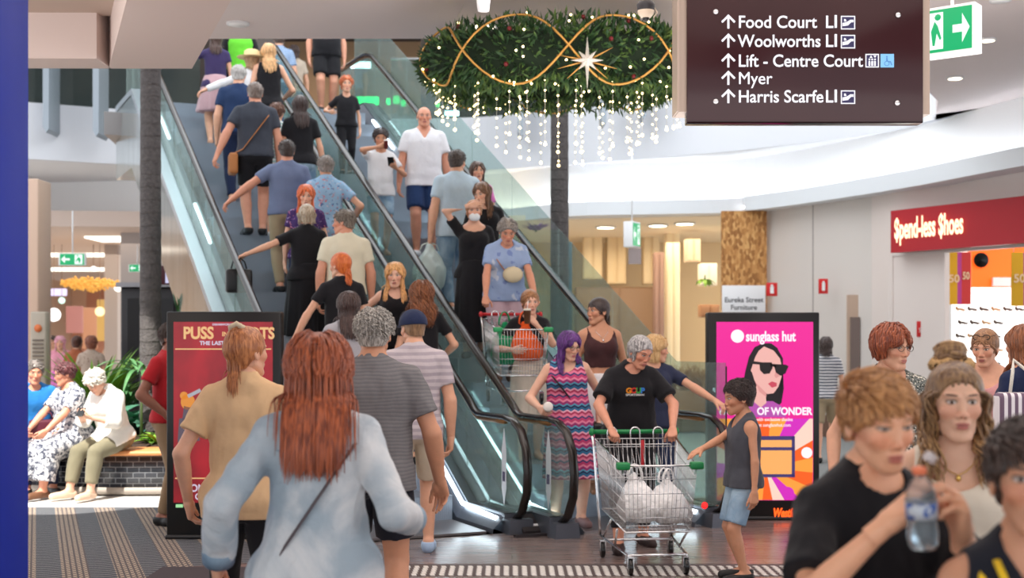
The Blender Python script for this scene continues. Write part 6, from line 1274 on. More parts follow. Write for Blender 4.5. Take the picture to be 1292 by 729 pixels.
hat = MB(); Mh = Matrix([list(r) for r in b_.MH]).to_4x4(); c_ = tuple(b_.hc+b_.MH @ np.array([0, .012, .05])*b_.hs); hat.lathe([(.19, .0), (.195, .008), (.105, .022), (.10, .085), (.07, .105), (.01, .108)], c_, 24, Mh); part(o_, 'straw_hat', hat, mat('straw', (226, 200, 150), .8, bump=.4, bscale=120))
rider('A', 303, 33, 1.72, 'person in black with a bright green printed vest at the escalator top', AW, D0=18.0, sex='m', hair=hs_((50, 40, 34)), wear=[T(BLK, sleeve=.6), ('vest', top, dict(sleeve=0, off=.026, hem=.0, neck='tank'), cloth('hivis', (110, 214, 60))), PT(BLK)])
rider('A', 339, 44, 1.64, 'woman with long blonde hair in a black singlet near the escalator top', AW, D0=16.95, sex='f', hair=dict(style='long', c=(180, 140, 96), len=.26), wear=[T(BLK, sleeve=0, neck='strap'), SH(JEAN)], rail='R', rhand='r')
rider('A', 272, 38, 1.60, 'person in a dark top and pink skirt leaning on the left rail at the top', AW, D0=17.6, sex='f', hair=dict(style='long', c=(60, 40, 34), len=.2), wear=[T(cloth('plum', (60, 50, 90)), sleeve=.4), SK(cloth('dustpink', (196, 160, 166)), hem=.3)], rail='L', rhand='l')
rider('A', 352, 20, 1.70, 'person in a blue checked shirt standing on the upper floor past the escalators', AW, D0=22.0, sex='m', hair=hs_((60, 46, 38)), wear=[T(stripes('check', (90, 130, 180), (190, 206, 226), 30), sleeve=.7), PT(JEAN)])
rider('A', 371, 34, 1.6, 'woman with dark hair and a pale top on the upper floor past the escalators', AW, D0=22.5, sex='f', hair=dict(style='long', c=(50, 34, 30), len=.12), wear=[T(cloth('stone', (200, 184, 166)), sleeve=.6), PT(cloth('bluegrey', (110, 130, 160)))])
# ---- right escalator, from the top down
DN = 14
rider('B', 412, 12, 1.80, 'large man in black singlet and black shorts topmost on the right escalator', DN, D0=19.6, sex='m', fat=1.25, hair=hs_((50, 40, 34)), wear=[T(BLK, sleeve=0, neck='tank'), SH(BLK, flare=.03)], shoes=('shoe', SHOEB, 'shoe'), skin=dict(skin=RUDDY))
rider('B', 437, 100, 1.25, 'small child in dark clothes at the top of the right escalator', DN, sex='c', hair=hs_((170, 90, 50)), wear=[T(BLK, sleeve=.6), PT(BLK)], shoes=('shoe', SHOEB, 'shoe'), rh=(-.22, -.1, .8))
rider('B', 480, 163, 1.52, 'dark-haired boy in a white t-shirt and denim shorts lifting a drink', DN, D0=15.3, sex='c', hair=hs_((40, 28, 26)), wear=[T(WHT, sleeve=.6, hem=-.06), SH(LJEAN)], rh=(-.03, -.18, 1.26), lh=(.14, -.22, 1.02), hands=('hold', 'hold'), palms=((0, 1, .2), (-.4, 0, .8)), skin=dict(skin=TAN), head=(-5, 10, 0))
rider('B', 535, 131, 1.82, 'bald man in a white short-sleeved shirt and navy shorts coming down', 8, sex='m', fat=1.12, hair=None, wear=[T(prints('faintwhite', (228, 228, 232), [(206, 210, 220)], 40, .3), sleeve=.65, neck='vee', hem=-.07, flare=.025), SH(cloth('midnavy', (34, 56, 96)), to=.85, flare=.03)], shoes=('shoe', SHOEW, 'shoe'), skin=dict(skin=RUDDY, brow=(120, 90, 70)), rh=(-.30, -.05, .86), lh=(.30, .0, .84))
rider('B', 576, 186, 1.80, 'man in a pale blue t-shirt and light jeans with his back turned', 200, sex='m', fat=1.15, hair=hs_((50, 40, 36), (84, 70, 62), len=.02), wear=[T(cloth('paleblue', (188, 208, 222)), sleeve=.6, hem=-.07), PT(LJEAN)], shoes=('shoe', SHOEW, 'shoe'), head=(-40, 0, 0), lh=(.3, .02, .84))
rider('B', 602, 203, 1.60, 'person in a pink top mostly hidden behind the man in pale blue', 14, D0=14.9, sex='f', hair=dict(style='long', c=(70, 50, 40), len=.1), wear=[T(PINK, sleeve=.6), PT(NAVY)])
rider('B', 612, 227, 1.72, 'brown-haired woman in black with a white strap behind the masked woman', 10, D0=13.7, sex='f', hair=dict(style='long', c=(70, 46, 34), c2=(150, 110, 80), len=.26), wear=[T(BLK, sleeve=.6), PT(BLK)], head=(-40, 15, 0), skin=dict(skin=PALE))
mk_, mb_ = rider('B', 598, 250, 1.62, 'woman in a long black dress and white face mask, hand raised to her head', 6, sex='f', hair=dict(style='tail', at='pony', c=(150, 100, 60), len=.15), wear=[T(BLK, sleeve=.6, neck='wide', off=.02), SK(BLK, hem=.1, w1=.14)], shoes=('shoe', SHOEB, 'flat'), rh=(-.06, -.12, 1.53), rp=(-1, .1, -.2), hands=('flat', 'relax'), palms=((0, 1, -.3), None), skin=dict(skin=PALE))
f = Field((-.075, -.135, -.115), (.075, -.02, -.0), .004); f.ell((0, -.062, -.060), (.058, .056, .050), 0); sl, X, Y, Z = f.sub(f.lo, f.lo+f.vx*f.n); f.f[sl] = np.maximum(f.f[sl], np.maximum(Y+.045-np.abs(X)*.0, Z+.022)); v_, q_ = f.polys(); Geo().add((v_*mb_.hs) @ mb_.MH.T+mb_.hc, q_).build('face_mask', mat('mask_white', (228, 232, 236), .7), mk_)
gran, bg_ = rider('B', 637, 271, 1.58, 'grey-haired older woman in a blue tie-dye t-shirt pushing a trolley down', 8, sex='f', fat=1.18, lean=14, hk='o', hair=hs_((120, 112, 106), (170, 162, 156), len=.05, curl=.006), wear=[T(prints('tiedye', (150, 170, 206), [(190, 200, 216), (120, 140, 190)], 9), sleeve=.62, off=.02), PT(cloth('mauvegrey', (186, 160, 170)), to=1.6)], shoes=('shoe', SHOEN, 'shoe'), rh=(-.25, -.40, .72), lh=(.27, -.40, .72), hands=('grip', 'grip'), palms=((0, 0, -1), (0, 0, -1)), head=(0, 22, 0), skin=dict(skin=RUDDY))
rider('B', 668, 363, 1.64, 'young woman in a black t-shirt drinking an iced coffee, arm folded across', 8, sex='f', hair=dict(style='tail', at='low', c=(130, 84, 50), c2=(176, 124, 80), len=.2), wear=[T(BLK, sleeve=.5), ('skirt', skirt, dict(hem=.25, w1=.13), cloth('ecru', (214, 204, 190)))], rh=(-.18, -.2, 1.02), lh=(.03, -.22, 1.25), hands=('relax', 'hold'), palms=((.3, 1, 0), (-.6, .6, 0)), head=(6, 4, 0), skin=dict(skin=PALE))
rider('B', 757, 371, 1.66, 'dark-haired young woman in a brown crop top and long white skirt', 14, sex='f', hair=dict(style='tail', at='low', c=(40, 28, 26), len=.13), wear=[T(cloth('chocolate', (70, 42, 44)), sleeve=0, neck='strap', hem=.10, off=.008, hang=0), SK(WHT, hem=.08, w1=.17, waist=.07)], head=(-68, 0, 0), skin=dict(skin=TAN), lh=(.3, .05, .84))
# ---- at the foot of the escalators
o_, bp = person('woman with purple hair and glasses in a pink and blue zigzag dress', (.475, 10.98, .02), 4, D=10.9, H=1.66, sex='f', fat=1.16, tilt=-3, lean=3, hair=dict(style='long', c=(64, 22, 92), c2=(110, 44, 140), len=.22), wear=[('dress', top, dict(sleeve=0, neck='tank', off=.016, hem=-.02), chevron('a')), ('dress_skirt', skirt, dict(hem=.245, w1=.14, waist=.09, w0=.095), chevron('b'))], shoes=('sandal', mat('sandal', (120, 90, 90), .6), 'flat'), rh=(-.27, -.30, 1.0), lh=(.26, .05, .86), hands=('hold', 'relax'), palms=((.9, 0, -.2), None), head=(26, 14, 0), skin=dict(skin=PALE, lip=(190, 100, 110)), group='people at the foot of the escalators')
o_, b_ = person('blonde woman in a navy t-shirt reaching for the right escalator rail', (1.20, 11.15, .02), 10, D=11, H=1.62, sex='f', fat=1.1, hair=dict(style='long', c=(196, 150, 92), c2=(230, 194, 140), len=.10), wear=[T(cloth('ink', (44, 50, 74)), sleeve=.6), PT(NAVY)], lh=loc_of((1.78, 10.80, .99), (1.20, 11.15, 0), 10), hands=('relax', 'rest'), palms=(None, (0, 0, -1)), head=(75, 5, 0), group='people at the foot of the escalators')
lady, bl = person('grey-haired older woman in a black printed t-shirt pushing the wire trolley', (.90, 9.98, 0), 6, D=9.7, H=1.66, sex='f', fat=1.16, lean=12, hk='o', hair=dict(style='half', at='pony', c=(92, 88, 90), c2=(206, 202, 200), len=.09, front=.06, vol=.014, jit=.16), wear=[T(BLK, sleeve=.75, off=.022, flare=.025), PT(BLK, to=1.75)], shoes=('sandal', mat('sandal_dark', (50, 34, 32), .6), 'flat'), rf=(-.02, -.22), lf=(.02, .12), rh=(-.22, -.40, .93), lh=(.24, -.40, .93), rp=(-.9, .3, -.1), lp=(.9, .3, -.1), hands=('grip', 'grip'), palms=((0, -.2, -1), (0, -.2, -1)), head=(30, 20, 4), skin=dict(skin=RUDDY, brow=(90, 76, 70)), group='people at the foot of the escalators')
boy, bb = person('young boy in a grey sleeveless top and denim shorts pointing into the trolley', (1.52, 8.62, 0), -78, D=8.6, H=1.28, sex='c', fat=1.1, hair=hs_((36, 24, 24), (64, 44, 40), len=.02, low=-.06, fringe=(0, -.2, .1), front=.06), wear=[T(cloth('boygrey', (74, 76, 84)), sleeve=0, neck='tank', off=.018, hem=-.05), SH(LJEAN, to=.9, flare=.018)], rh=loc_of((1.16, 8.42, .84), (1.52, 8.62, 0), -78), lh=(.20, .0, .60), rp=(-.2, .3, -1), hands=('flat', 'relax'), palms=((0, 0, -1), None), head=(0, 6, 0), shoes=('shoe', SHOEB, 'shoe'), skin=dict(skin=TAN, brow=(40, 28, 24)), rf=(.0, .03), lf=(0, -.03), group='people at the foot of the escalators')
cm_, cb_ = person('man in a navy cap and striped pale t-shirt walking onto the left escalator', (-.715, 9.6, 0), AW-6, D=9.6, H=1.82, sex='m', hair=dict(style='buzz', c=(110, 84, 60)), wear=[T(stripes('mauve', (196, 186, 190), (170, 160, 168), 20), sleeve=.62, hem=-.06), SH(cloth('sand', (206, 192, 170)), to=.9)], shoes=('shoe', mat('shoe_blue', (170, 196, 226), .6), 'shoe'), head=(20, 5, 0), rf=(0, -.15), lf=(0, .12), skin=dict(skin=FAIR), group='people walking towards the left escalator')
def cap_on(o, b, m, brim=True):
    f = Field((-.12, -.20, -.03), (.12, .15, .16), .005); f.ell((0, .014, .042), (.099, .118, .104), 0); sl, X, Y, Z = f.sub(f.lo, f.lo+f.vx*f.n); f.f[sl] = np.maximum(f.f[sl], .028-Z-.2*(Y+.0)*0); f.ell((0, -.115, .034), (.062, .065, .010), .006); v, q = f.polys(); Geo().add((v*b.hs) @ b.MH.T+b.hc, q).build('cap', m, o)
cap_on(cm_, cb_, NAVY)
# ---- foreground walkers on the left
gm_, gb_ = person('grey-haired man in a grey t-shirt and black shorts walking away, nearest the escalator', (-.70, 6.6, 0), 184, D=6.6, H=1.765, sex='m', fat=1.08, hair=hs_((118, 112, 104), (204, 198, 190), len=.032, curl=.007, thick=.012), wear=[T(stripes('greytee', (112, 110, 112), (126, 123, 124), 55, .5, .3, var=.01), sleeve=.66, hem=-.06, flare=.016, amp=.005, off=.014), SH(cloth('blackshort', (24, 25, 36)), to=.72, flare=.02)], shoes=('shoe', SHOEB, 'shoe'), rh=(-.335, -.06, .87), lh=(.28, -.12, .9), rp=(-.4, .9, 0), rf=(0, .10), lf=(0, -.16), head=(-10, 3, 0), skin=dict(skin=(206, 148, 116)), palms=((.3, .6, 0), None), group='people walking towards the left escalator')
pw, pb = person('woman with long ginger ponytail in beige t-shirt before the red poster screen', (-1.235, 6.05, 0), 186, D=6.0, H=1.67, sex='f', fat=1.05, hair=dict(style='tail', at='high', c=(140, 78, 40), c2=(200, 130, 78), len=.33, n=900), wear=[T(BEIGE, sleeve=.62, amp=.005, off=.016, flare=.02, hem=-.07), PT(BLK)], shoes=('shoe', SHOEW, 'shoe'), lh=(.26, -.02, .84), rh=(-.26, -.1, .9), head=(-42, -3, 0), skin=dict(skin=FAIR), lf=(0, -.12), rf=(0, .12), group='people walking towards the left escalator')
q = MB(); tie = pb.hc+pb.MH @ np.array([0, .06, .125])*pb.hs; q.tube([Vector(tuple(tie))+Vector((.027*math.cos(a), .016*math.sin(a)-.004, .022*math.sin(a)-.006+.003*math.sin(5*a))) for a in np.linspace(0, 2*PI, 21)[:-1]], [.011+.004*(i % 2) for i in range(20)], 8, closed=True); part(pw, 'scrunchie', q, cloth('scrunchie', (214, 196, 166)))
dw, db = person('red-haired woman in a pale denim shirt with a thin bag strap, seen from behind', (-.62, 4.15, 0), 182, D=4.1, H=1.63, sex='f', fat=.98, lean=3, hair=dict(style='long', c=(118, 50, 24), c2=(190, 98, 54), len=.31, n=2800, r=.0034, vol=.028, jit=.045), wear=[T(denim('shirt', (168, 184, 196), (226, 228, 230)), sleeve=1.82, hem=-.09, off=.022, flare=.012, amp=.006, fold=42, flarehem=.03), PT(cloth('blackleg', (30, 24, 28)))], shoes=('shoe', SHOEB, 'shoe'), lh=(.31, .0, .88), rh=(-.30, -.14, 1.0), rp=(-.15, 1, -.5), lp=(.3, .9, 0), hands=('grip', 'relax'), lf=(0, -.12), rf=(0, .12), head=(-4, 4, 0), group='people walking towards the left escalator')
# ---- right-hand side
gz_ = dict(skin=(238, 178, 142), brow=(150, 100, 60), iris=(90, 110, 110), open_=.55, freck=1, lip=(196, 110, 100))
gb1, g1 = person('boy with short ginger hair in a black t-shirt holding a water bottle', (.822, 2.98, 0), 20, D=2.9, H=1.54, hx=.93, sex='c', hair=hs_((150, 96, 52), (214, 156, 98), len=.042, front=.064, fringe=(.8, -.35, .0), thick=.004, lift=.0, jit=.04), wear=[T(BLK, sleeve=.78, amp=.005, off=.016, flare=.02), PT(BLK)], shoes=('shoe', SHOEW, 'shoe'), rh=loc_of(P(1118, 662, 2.66), (.822, 2.98, 0), 20), lh=loc_of(P(1213, 672, 2.66), (.822, 2.98, 0), 20), rp=(-.7, .2, -1), lp=(.8, .2, -1), hands=('hold', 'hold'), palms=((.75, -.2, .1), (-.8, .1, .1)), bend=((.55, -.3, .55), (-.35, -.35, .8)), head=(-7, 10, -2), skin=gz_, group='people at the right of the frame')
jb, j1 = person('dark-haired boy in a black basketball singlet with yellow trim at the right edge', (.992, 2.50, 0), -6, D=2.5, H=1.435, hx=.96, sex='c', hair=hs_((42, 28, 22), (80, 56, 44), len=.034, front=.060, fringe=(.6, -.6, .0), thick=.004, jit=.05), wear=[T(cloth('jersey', (26, 28, 38)), sleeve=0, neck='vee', off=.016, hem=-.08), SH(BLK)], shoes=('shoe', SHOEW, 'shoe'), skin=dict(skin=(206, 150, 118), brow=(40, 26, 20), iris=(50, 34, 26), lip=(180, 96, 90)), head=(-8, -2, 0), group='people at the right of the frame')
cw, cb = person('young woman with long curly light brown hair and a leopard print hair tie', (1.285, 3.80, 0), -10, D=3.8, H=1.535, sex='f', hair=dict(style='halfbun', front=.068, at='high', c=(112, 76, 46), c2=(200, 158, 106), root=(84, 58, 42), len=.27, curl=.016, cf=34, n=1000, r=.006, vol=.026, br=.045), wear=[T(cloth('ivory', (226, 214, 196)), sleeve=0, neck='strap', off=.010), PT(LJEAN)], shoes=('shoe', SHOEW, 'shoe'), skin=dict(skin=(228, 180, 152), brow=(70, 46, 34), iris=(80, 60, 46), lip=(186, 104, 98)), head=(4, 0, 0), group='people at the right of the frame')
tie = cb.hc+cb.MH @ np.array([0, .055, .122])*cb.hs; q = MB(); q.tube([Vector(tuple(tie))+Vector((.052*math.cos(a), .028*math.sin(a), .004*math.sin(6*a))) for a in np.linspace(0, 2*PI, 25)[:-1]], [.015+.003*(i % 2) for i in range(24)], 8, closed=True); part(cw, 'hair_scrunchie', q, prints('leopard', (206, 166, 116), [(60, 40, 28)], 90, .42))
rw, rb = person('woman with a red-brown bob and glasses in a speckled grey top', (1.985, 6.9, 0), -14, D=6.9, H=1.69, sex='f', fat=1.06, hair=dict(style='bob', c=(110, 46, 24), c2=(172, 88, 48), len=.035, vol=.024, n=1100), wear=[T(prints('sequin', (120, 124, 120), [(222, 218, 204), (70, 74, 70)], 70, .45), sleeve=.5, neck='scoop', off=.018), PT(denim('j2', (70, 100, 140), (100, 136, 176)))], shoes=('shoe', SHOEW, 'shoe'), head=(42, 3, 0), rh=(-.28, -.03, .84), lh=(.26, -.02, .86), skin=dict(skin=FAIR, lip=(190, 110, 100)), group='people at the right of the frame')
nw, nb_ = person('woman with long brown hair in a navy top at the right edge', (2.98, 7.6, 0), -150, D=7.6, H=1.70, sex='f', hair=dict(style='long', c=(110, 62, 34), c2=(160, 96, 56), len=.24), wear=[T(cloth('navytop', (30, 40, 72)), sleeve=.35, neck='wide'), PT(WHT)], shoes=('shoe', SHOEW, 'shoe'), group='people at the right of the frame')
sw_, sb_ = person('woman with sunglasses on her head and bare shoulders, left of the navy top woman', (3.05, 8.4, 0), -25, D=8.2, H=1.68, sex='f', hair=dict(style='tail', at='low', c=(120, 80, 50), c2=(170, 124, 84), len=.15), wear=[T(cloth('rosetop', (206, 150, 150)), sleeve=0, neck='strap'), PT(JEAN)], shoes=('shoe', SHOEW, 'shoe'), head=(-10, 10, 0), group='people at the right of the frame')
person('person in a striped t-shirt and khaki shorts walking away beside the pink screen', (4.03, 16.8, 0), 170, D=16.8, H=1.62, sex='f', hair=dict(style='long', c=(50, 36, 32), len=.12), wear=[T(stripes('walker', (226, 224, 226), (90, 96, 110), 26), sleeve=.6), SH(KHAKI, to=.85)], shoes=('shoe', SHOEB, 'shoe'), rf=(0, -.1), lf=(0, .2))
# ---- left: bench sitters and walkers
def sitter(px, label, face, **k):
    for y in np.arange(12.6, 16, .01):
        x = (px-646)/F*y
        if math.hypot(x-PC.x, y-PC.y) < pr-.06: break
    k.setdefault('rf', (-.02, -.50, 0)); k.setdefault('lf', (.02, -.46, 0))
    return person(label, (x, y, 0), face, D=y, seat=.445, group='people seated on the planter bench', **k)
sitter(40, 'person in a bright blue shirt seated at the left edge beside the blue pillar', 30, H=1.68, sex='m', fat=1.15, lean=14, hair=hs_((90, 82, 78), (140, 130, 124)), wear=[T(cloth('brightblue', (40, 120, 190)), sleeve=.7, off=.02), PT(NAVY)], shoes=('shoe', SHOEB, 'shoe'), rh=(-.18, -.42, .66), lh=(.2, -.42, .66), skin=dict(skin=RUDDY))
sitter(91, 'seated woman with short dark red hair and glasses in a black and white patterned dress', -34, H=1.63, sex='f', fat=1.22, lean=6, hair=hs_((70, 26, 32), (110, 50, 54), len=.05), wear=[T(prints('bw1', (214, 214, 218), [(70, 74, 90), (120, 124, 136)], 26, .45), sleeve=.75, off=.02), ('dress_skirt', bottom, dict(to=1.75, off=.05, waist=.05, amp=.005), prints('bw2', (214, 214, 218), [(70, 74, 90), (120, 124, 136)], 26, .45))], shoes=('sandal', SHOEN, 'flat'), rh=(-.12, -.44, .66), lh=(.14, -.42, .66), head=(-25, 6, 0), skin=dict(skin=RUDDY))
ww, wb = sitter(146, 'white-haired woman in a white blouse and olive trousers looking down at a phone', -30, H=1.62, sex='f', fat=1.12, lean=18, hk='o', hair=hs_((214, 206, 190), (240, 236, 226), len=.05, curl=.005, thick=.016), wear=[T(cloth('whiteblouse', (236, 234, 228)), sleeve=1.4, off=.028, flare=.03, amp=.005, hem=-.02), PT(cloth('olive', (128, 122, 100)), to=1.8, off=.016)], shoes=('sandal', mat('sandal_tan', (214, 184, 160), .6), 'flat'), rh=(-.06, -.40, .80), lh=(.08, -.40, .80), hands=('hold', 'hold'), palms=((.5, 0, .8), (-.5, 0, .8)), head=(-6, 36, 0), skin=dict(skin=PALE))
sitter(122, 'seated person in a striped grey shirt partly hidden behind the dark red haired woman', 150, H=1.66, sex='m', hair=hs_((60, 50, 50)), wear=[T(stripes('gs', (176, 180, 176), (206, 208, 204), 22), sleeve=.7, off=.02), PT(NAVY)]) if False else None
person('man in khaki trousers and a red shirt standing behind the red poster screen', (-2.92, 11.2, 0), 70, D=11, H=1.74, sex='m', hair=hs_((60, 46, 40)), wear=[T(cloth('redshirt', (180, 36, 44)), sleeve=.6), PT(cloth('tan', (150, 124, 96)))], shoes=('shoe', SHOEB, 'shoe'), rh=(-.22, -.1, .95), skin=dict(skin=(150, 96, 76)))
for px, D_, lab, h_, w_, fc in ((76, 23, 'distant woman in a pink headscarf and pink top in the left walkway', dict(style='long', c=(222, 150, 170), c2=(236, 176, 190), len=.16), [T(cloth('dpink', (226, 150, 170)), sleeve=1.9), SK(PINK, hem=.1)], 10), (97, 21, 'distant woman with brown hair in a rust top walking away in the left walkway', dict(style='tail', at='bun', c=(70, 40, 30), len=.1), [T(cloth('rust', (160, 90, 60)), sleeve=.6), PT(BLK)], 170), (115, 20, 'distant woman with chestnut hair in a beige flowered top in the left walkway', dict(style='bob', c=(120, 70, 50), len=.06), [T(prints('df', (196, 176, 160), [(140, 110, 100)], 30), sleeve=.5), PT(KHAKI)], 185), (66, 26, 'farthest walker in a white top in the left walkway', hs_((60, 44, 40)), [T(WHT), PT(BLK)], 0)):
    person(lab, ((px-646)/F*D_, D_, 0), fc, D=D_, H=1.64, sex='f', hair=h_, wear=w_, group='distant walkers on the left')

pr2 = MB(); tie = bl.hc+bl.MH @ np.array([0, .112, .045])*bl.hs; ax = norm(tie-bl.hc); u1 = norm(np.cross(ax, [0, 0, 1])); u2 = np.cross(ax, u1); pr2.tube([Vector(tuple(tie+(u1*math.cos(a)+u2*math.sin(a))*.026)) for a in np.linspace(0, 2*PI, 17)[:-1]], .012, 8, closed=True); part(lady, 'scrunchie', pr2, BLK)
# seams and cuffs of the denim shirt
dsm = denim('cuffs', (110, 136, 160), (150, 172, 190))
for i in (0, 1):
    fd = norm(db.wr[i]-db.el[i]); c = db.el[i]+(db.wr[i]-db.el[i])*.78; q = MB(); u1 = norm(np.cross(fd, [0, 1, 0])); u2 = np.cross(fd, u1); rr_ = .045
    rings = [(c+fd*t, rr_+dr) for t, dr in ((-.02, .0), (-.018, .006), (0, .008), (.035, .006), (.037, -.002), (.02, -.008))]; vs = [tuple(p+(u1*math.cos(a)+u2*math.sin(a))*r_) for p, r_ in rings for a in np.linspace(0, 2*PI, 25)[:-1]]
    q.add(vs, [(j*24+k, j*24+(k+1) % 24, ((j+1) % 6)*24+(k+1) % 24, ((j+1) % 6)*24+k) for j in range(6) for k in range(24)], True); part(dw, 'cuff', q, dsm)
# ============================================================ THINGS PEOPLE USE
def surf(b, x, z, off, side=1):
    """point on the clothed torso at local torso coordinates x, z (z above the pelvis); side +1 back, -1 front"""
    ys = np.linspace(0, .30, 240)*side; Pn = np.array([b.pel+b.MT @ np.array([x, y, z]) for y in ys]); t = b.torso(Pn[:, 0], Pn[:, 1], Pn[:, 2], off, .98)
    if b.sex == 'f' and side < 0:
        H = b.H
        for q in (-1, 1):
            c = b.pel+b.MT @ np.array([q*.040, -.044, .200])*H; r = np.array([.034, .030, .036])*H*b.fat**.4+off+.004; t = np.minimum(t, (np.sqrt((((Pn-c)/r)**2).sum(1))-1)*r.min())
    i = np.where(t > 0)[0]; return Pn[i[0] if len(i) else -1]
def in_world(o, p): return wm(o) @ Vector(tuple(p))
def glasses(o, b, col=(40, 34, 34), z=.010, up=False, sun=False):
    m = mat('frame_%s' % (col,), col, .3); q = MB(); H = lambda x, y, zz: Vector(tuple(b.hc+b.MH @ (np.array([x, y, zz])*b.hs)))
    yy, zz = (-.106, z) if not up else (-.075, .092)
    for s in (-1, 1):
        q.tube([H(s*.033+.021*math.cos(a)*1.05, yy+.010*abs(math.cos(a))*.4, zz-.003+.016*math.sin(a)) for a in np.linspace(0, 2*PI, 17)[:-1]], .0016 if not up else .003, 6, closed=True)
        q.tube([H(s*.055, yy+.006, zz+.002), H(s*.078, -.05, zz+.004), H(s*.083, .0, zz+.004), H(s*.084, .015, zz-.008)], .0016, 6)
    q.tube([H(-.012, yy, zz+.002), H(0, yy-.004, zz+.005), H(.012, yy, zz+.002)], .0016, 6)
    return part(o, 'sunglasses' if up else 'glasses', q, m)
glasses(o_ if False else [x for x in C.objects if x.get('label', '').startswith('woman with purple')][0], bp, (60, 50, 56))
glasses(rw, rb, (70, 44, 40)); glasses(sw_, sb_, (30, 24, 24), up=True)
# --- bag of the denim-shirted woman
bagr = thing('shoulder_bag', 'thin grey strap and small red bag worn across the denim shirt', 'bag', in_world(dw, db.pel)); q = MB(); H_ = db.H
pts = [in_world(dw, surf(db, x, z, .036)) for x, z in zip(np.linspace(-.13, .155, 14), np.linspace(.40, -.02, 14))]
q.tube(pts, .009, 6, flat=.35); q.build('strap', mat('strap_grey', (88, 80, 84), .7), bagr)
q = MB(); c_ = in_world(dw, db.pel+np.array([.20, -.01, -.10])); q.ball(c_, .085, 14, (.75, 1.1, .9)); q.build('pouch', mat('red_leather', (160, 24, 36), .4), bagr)
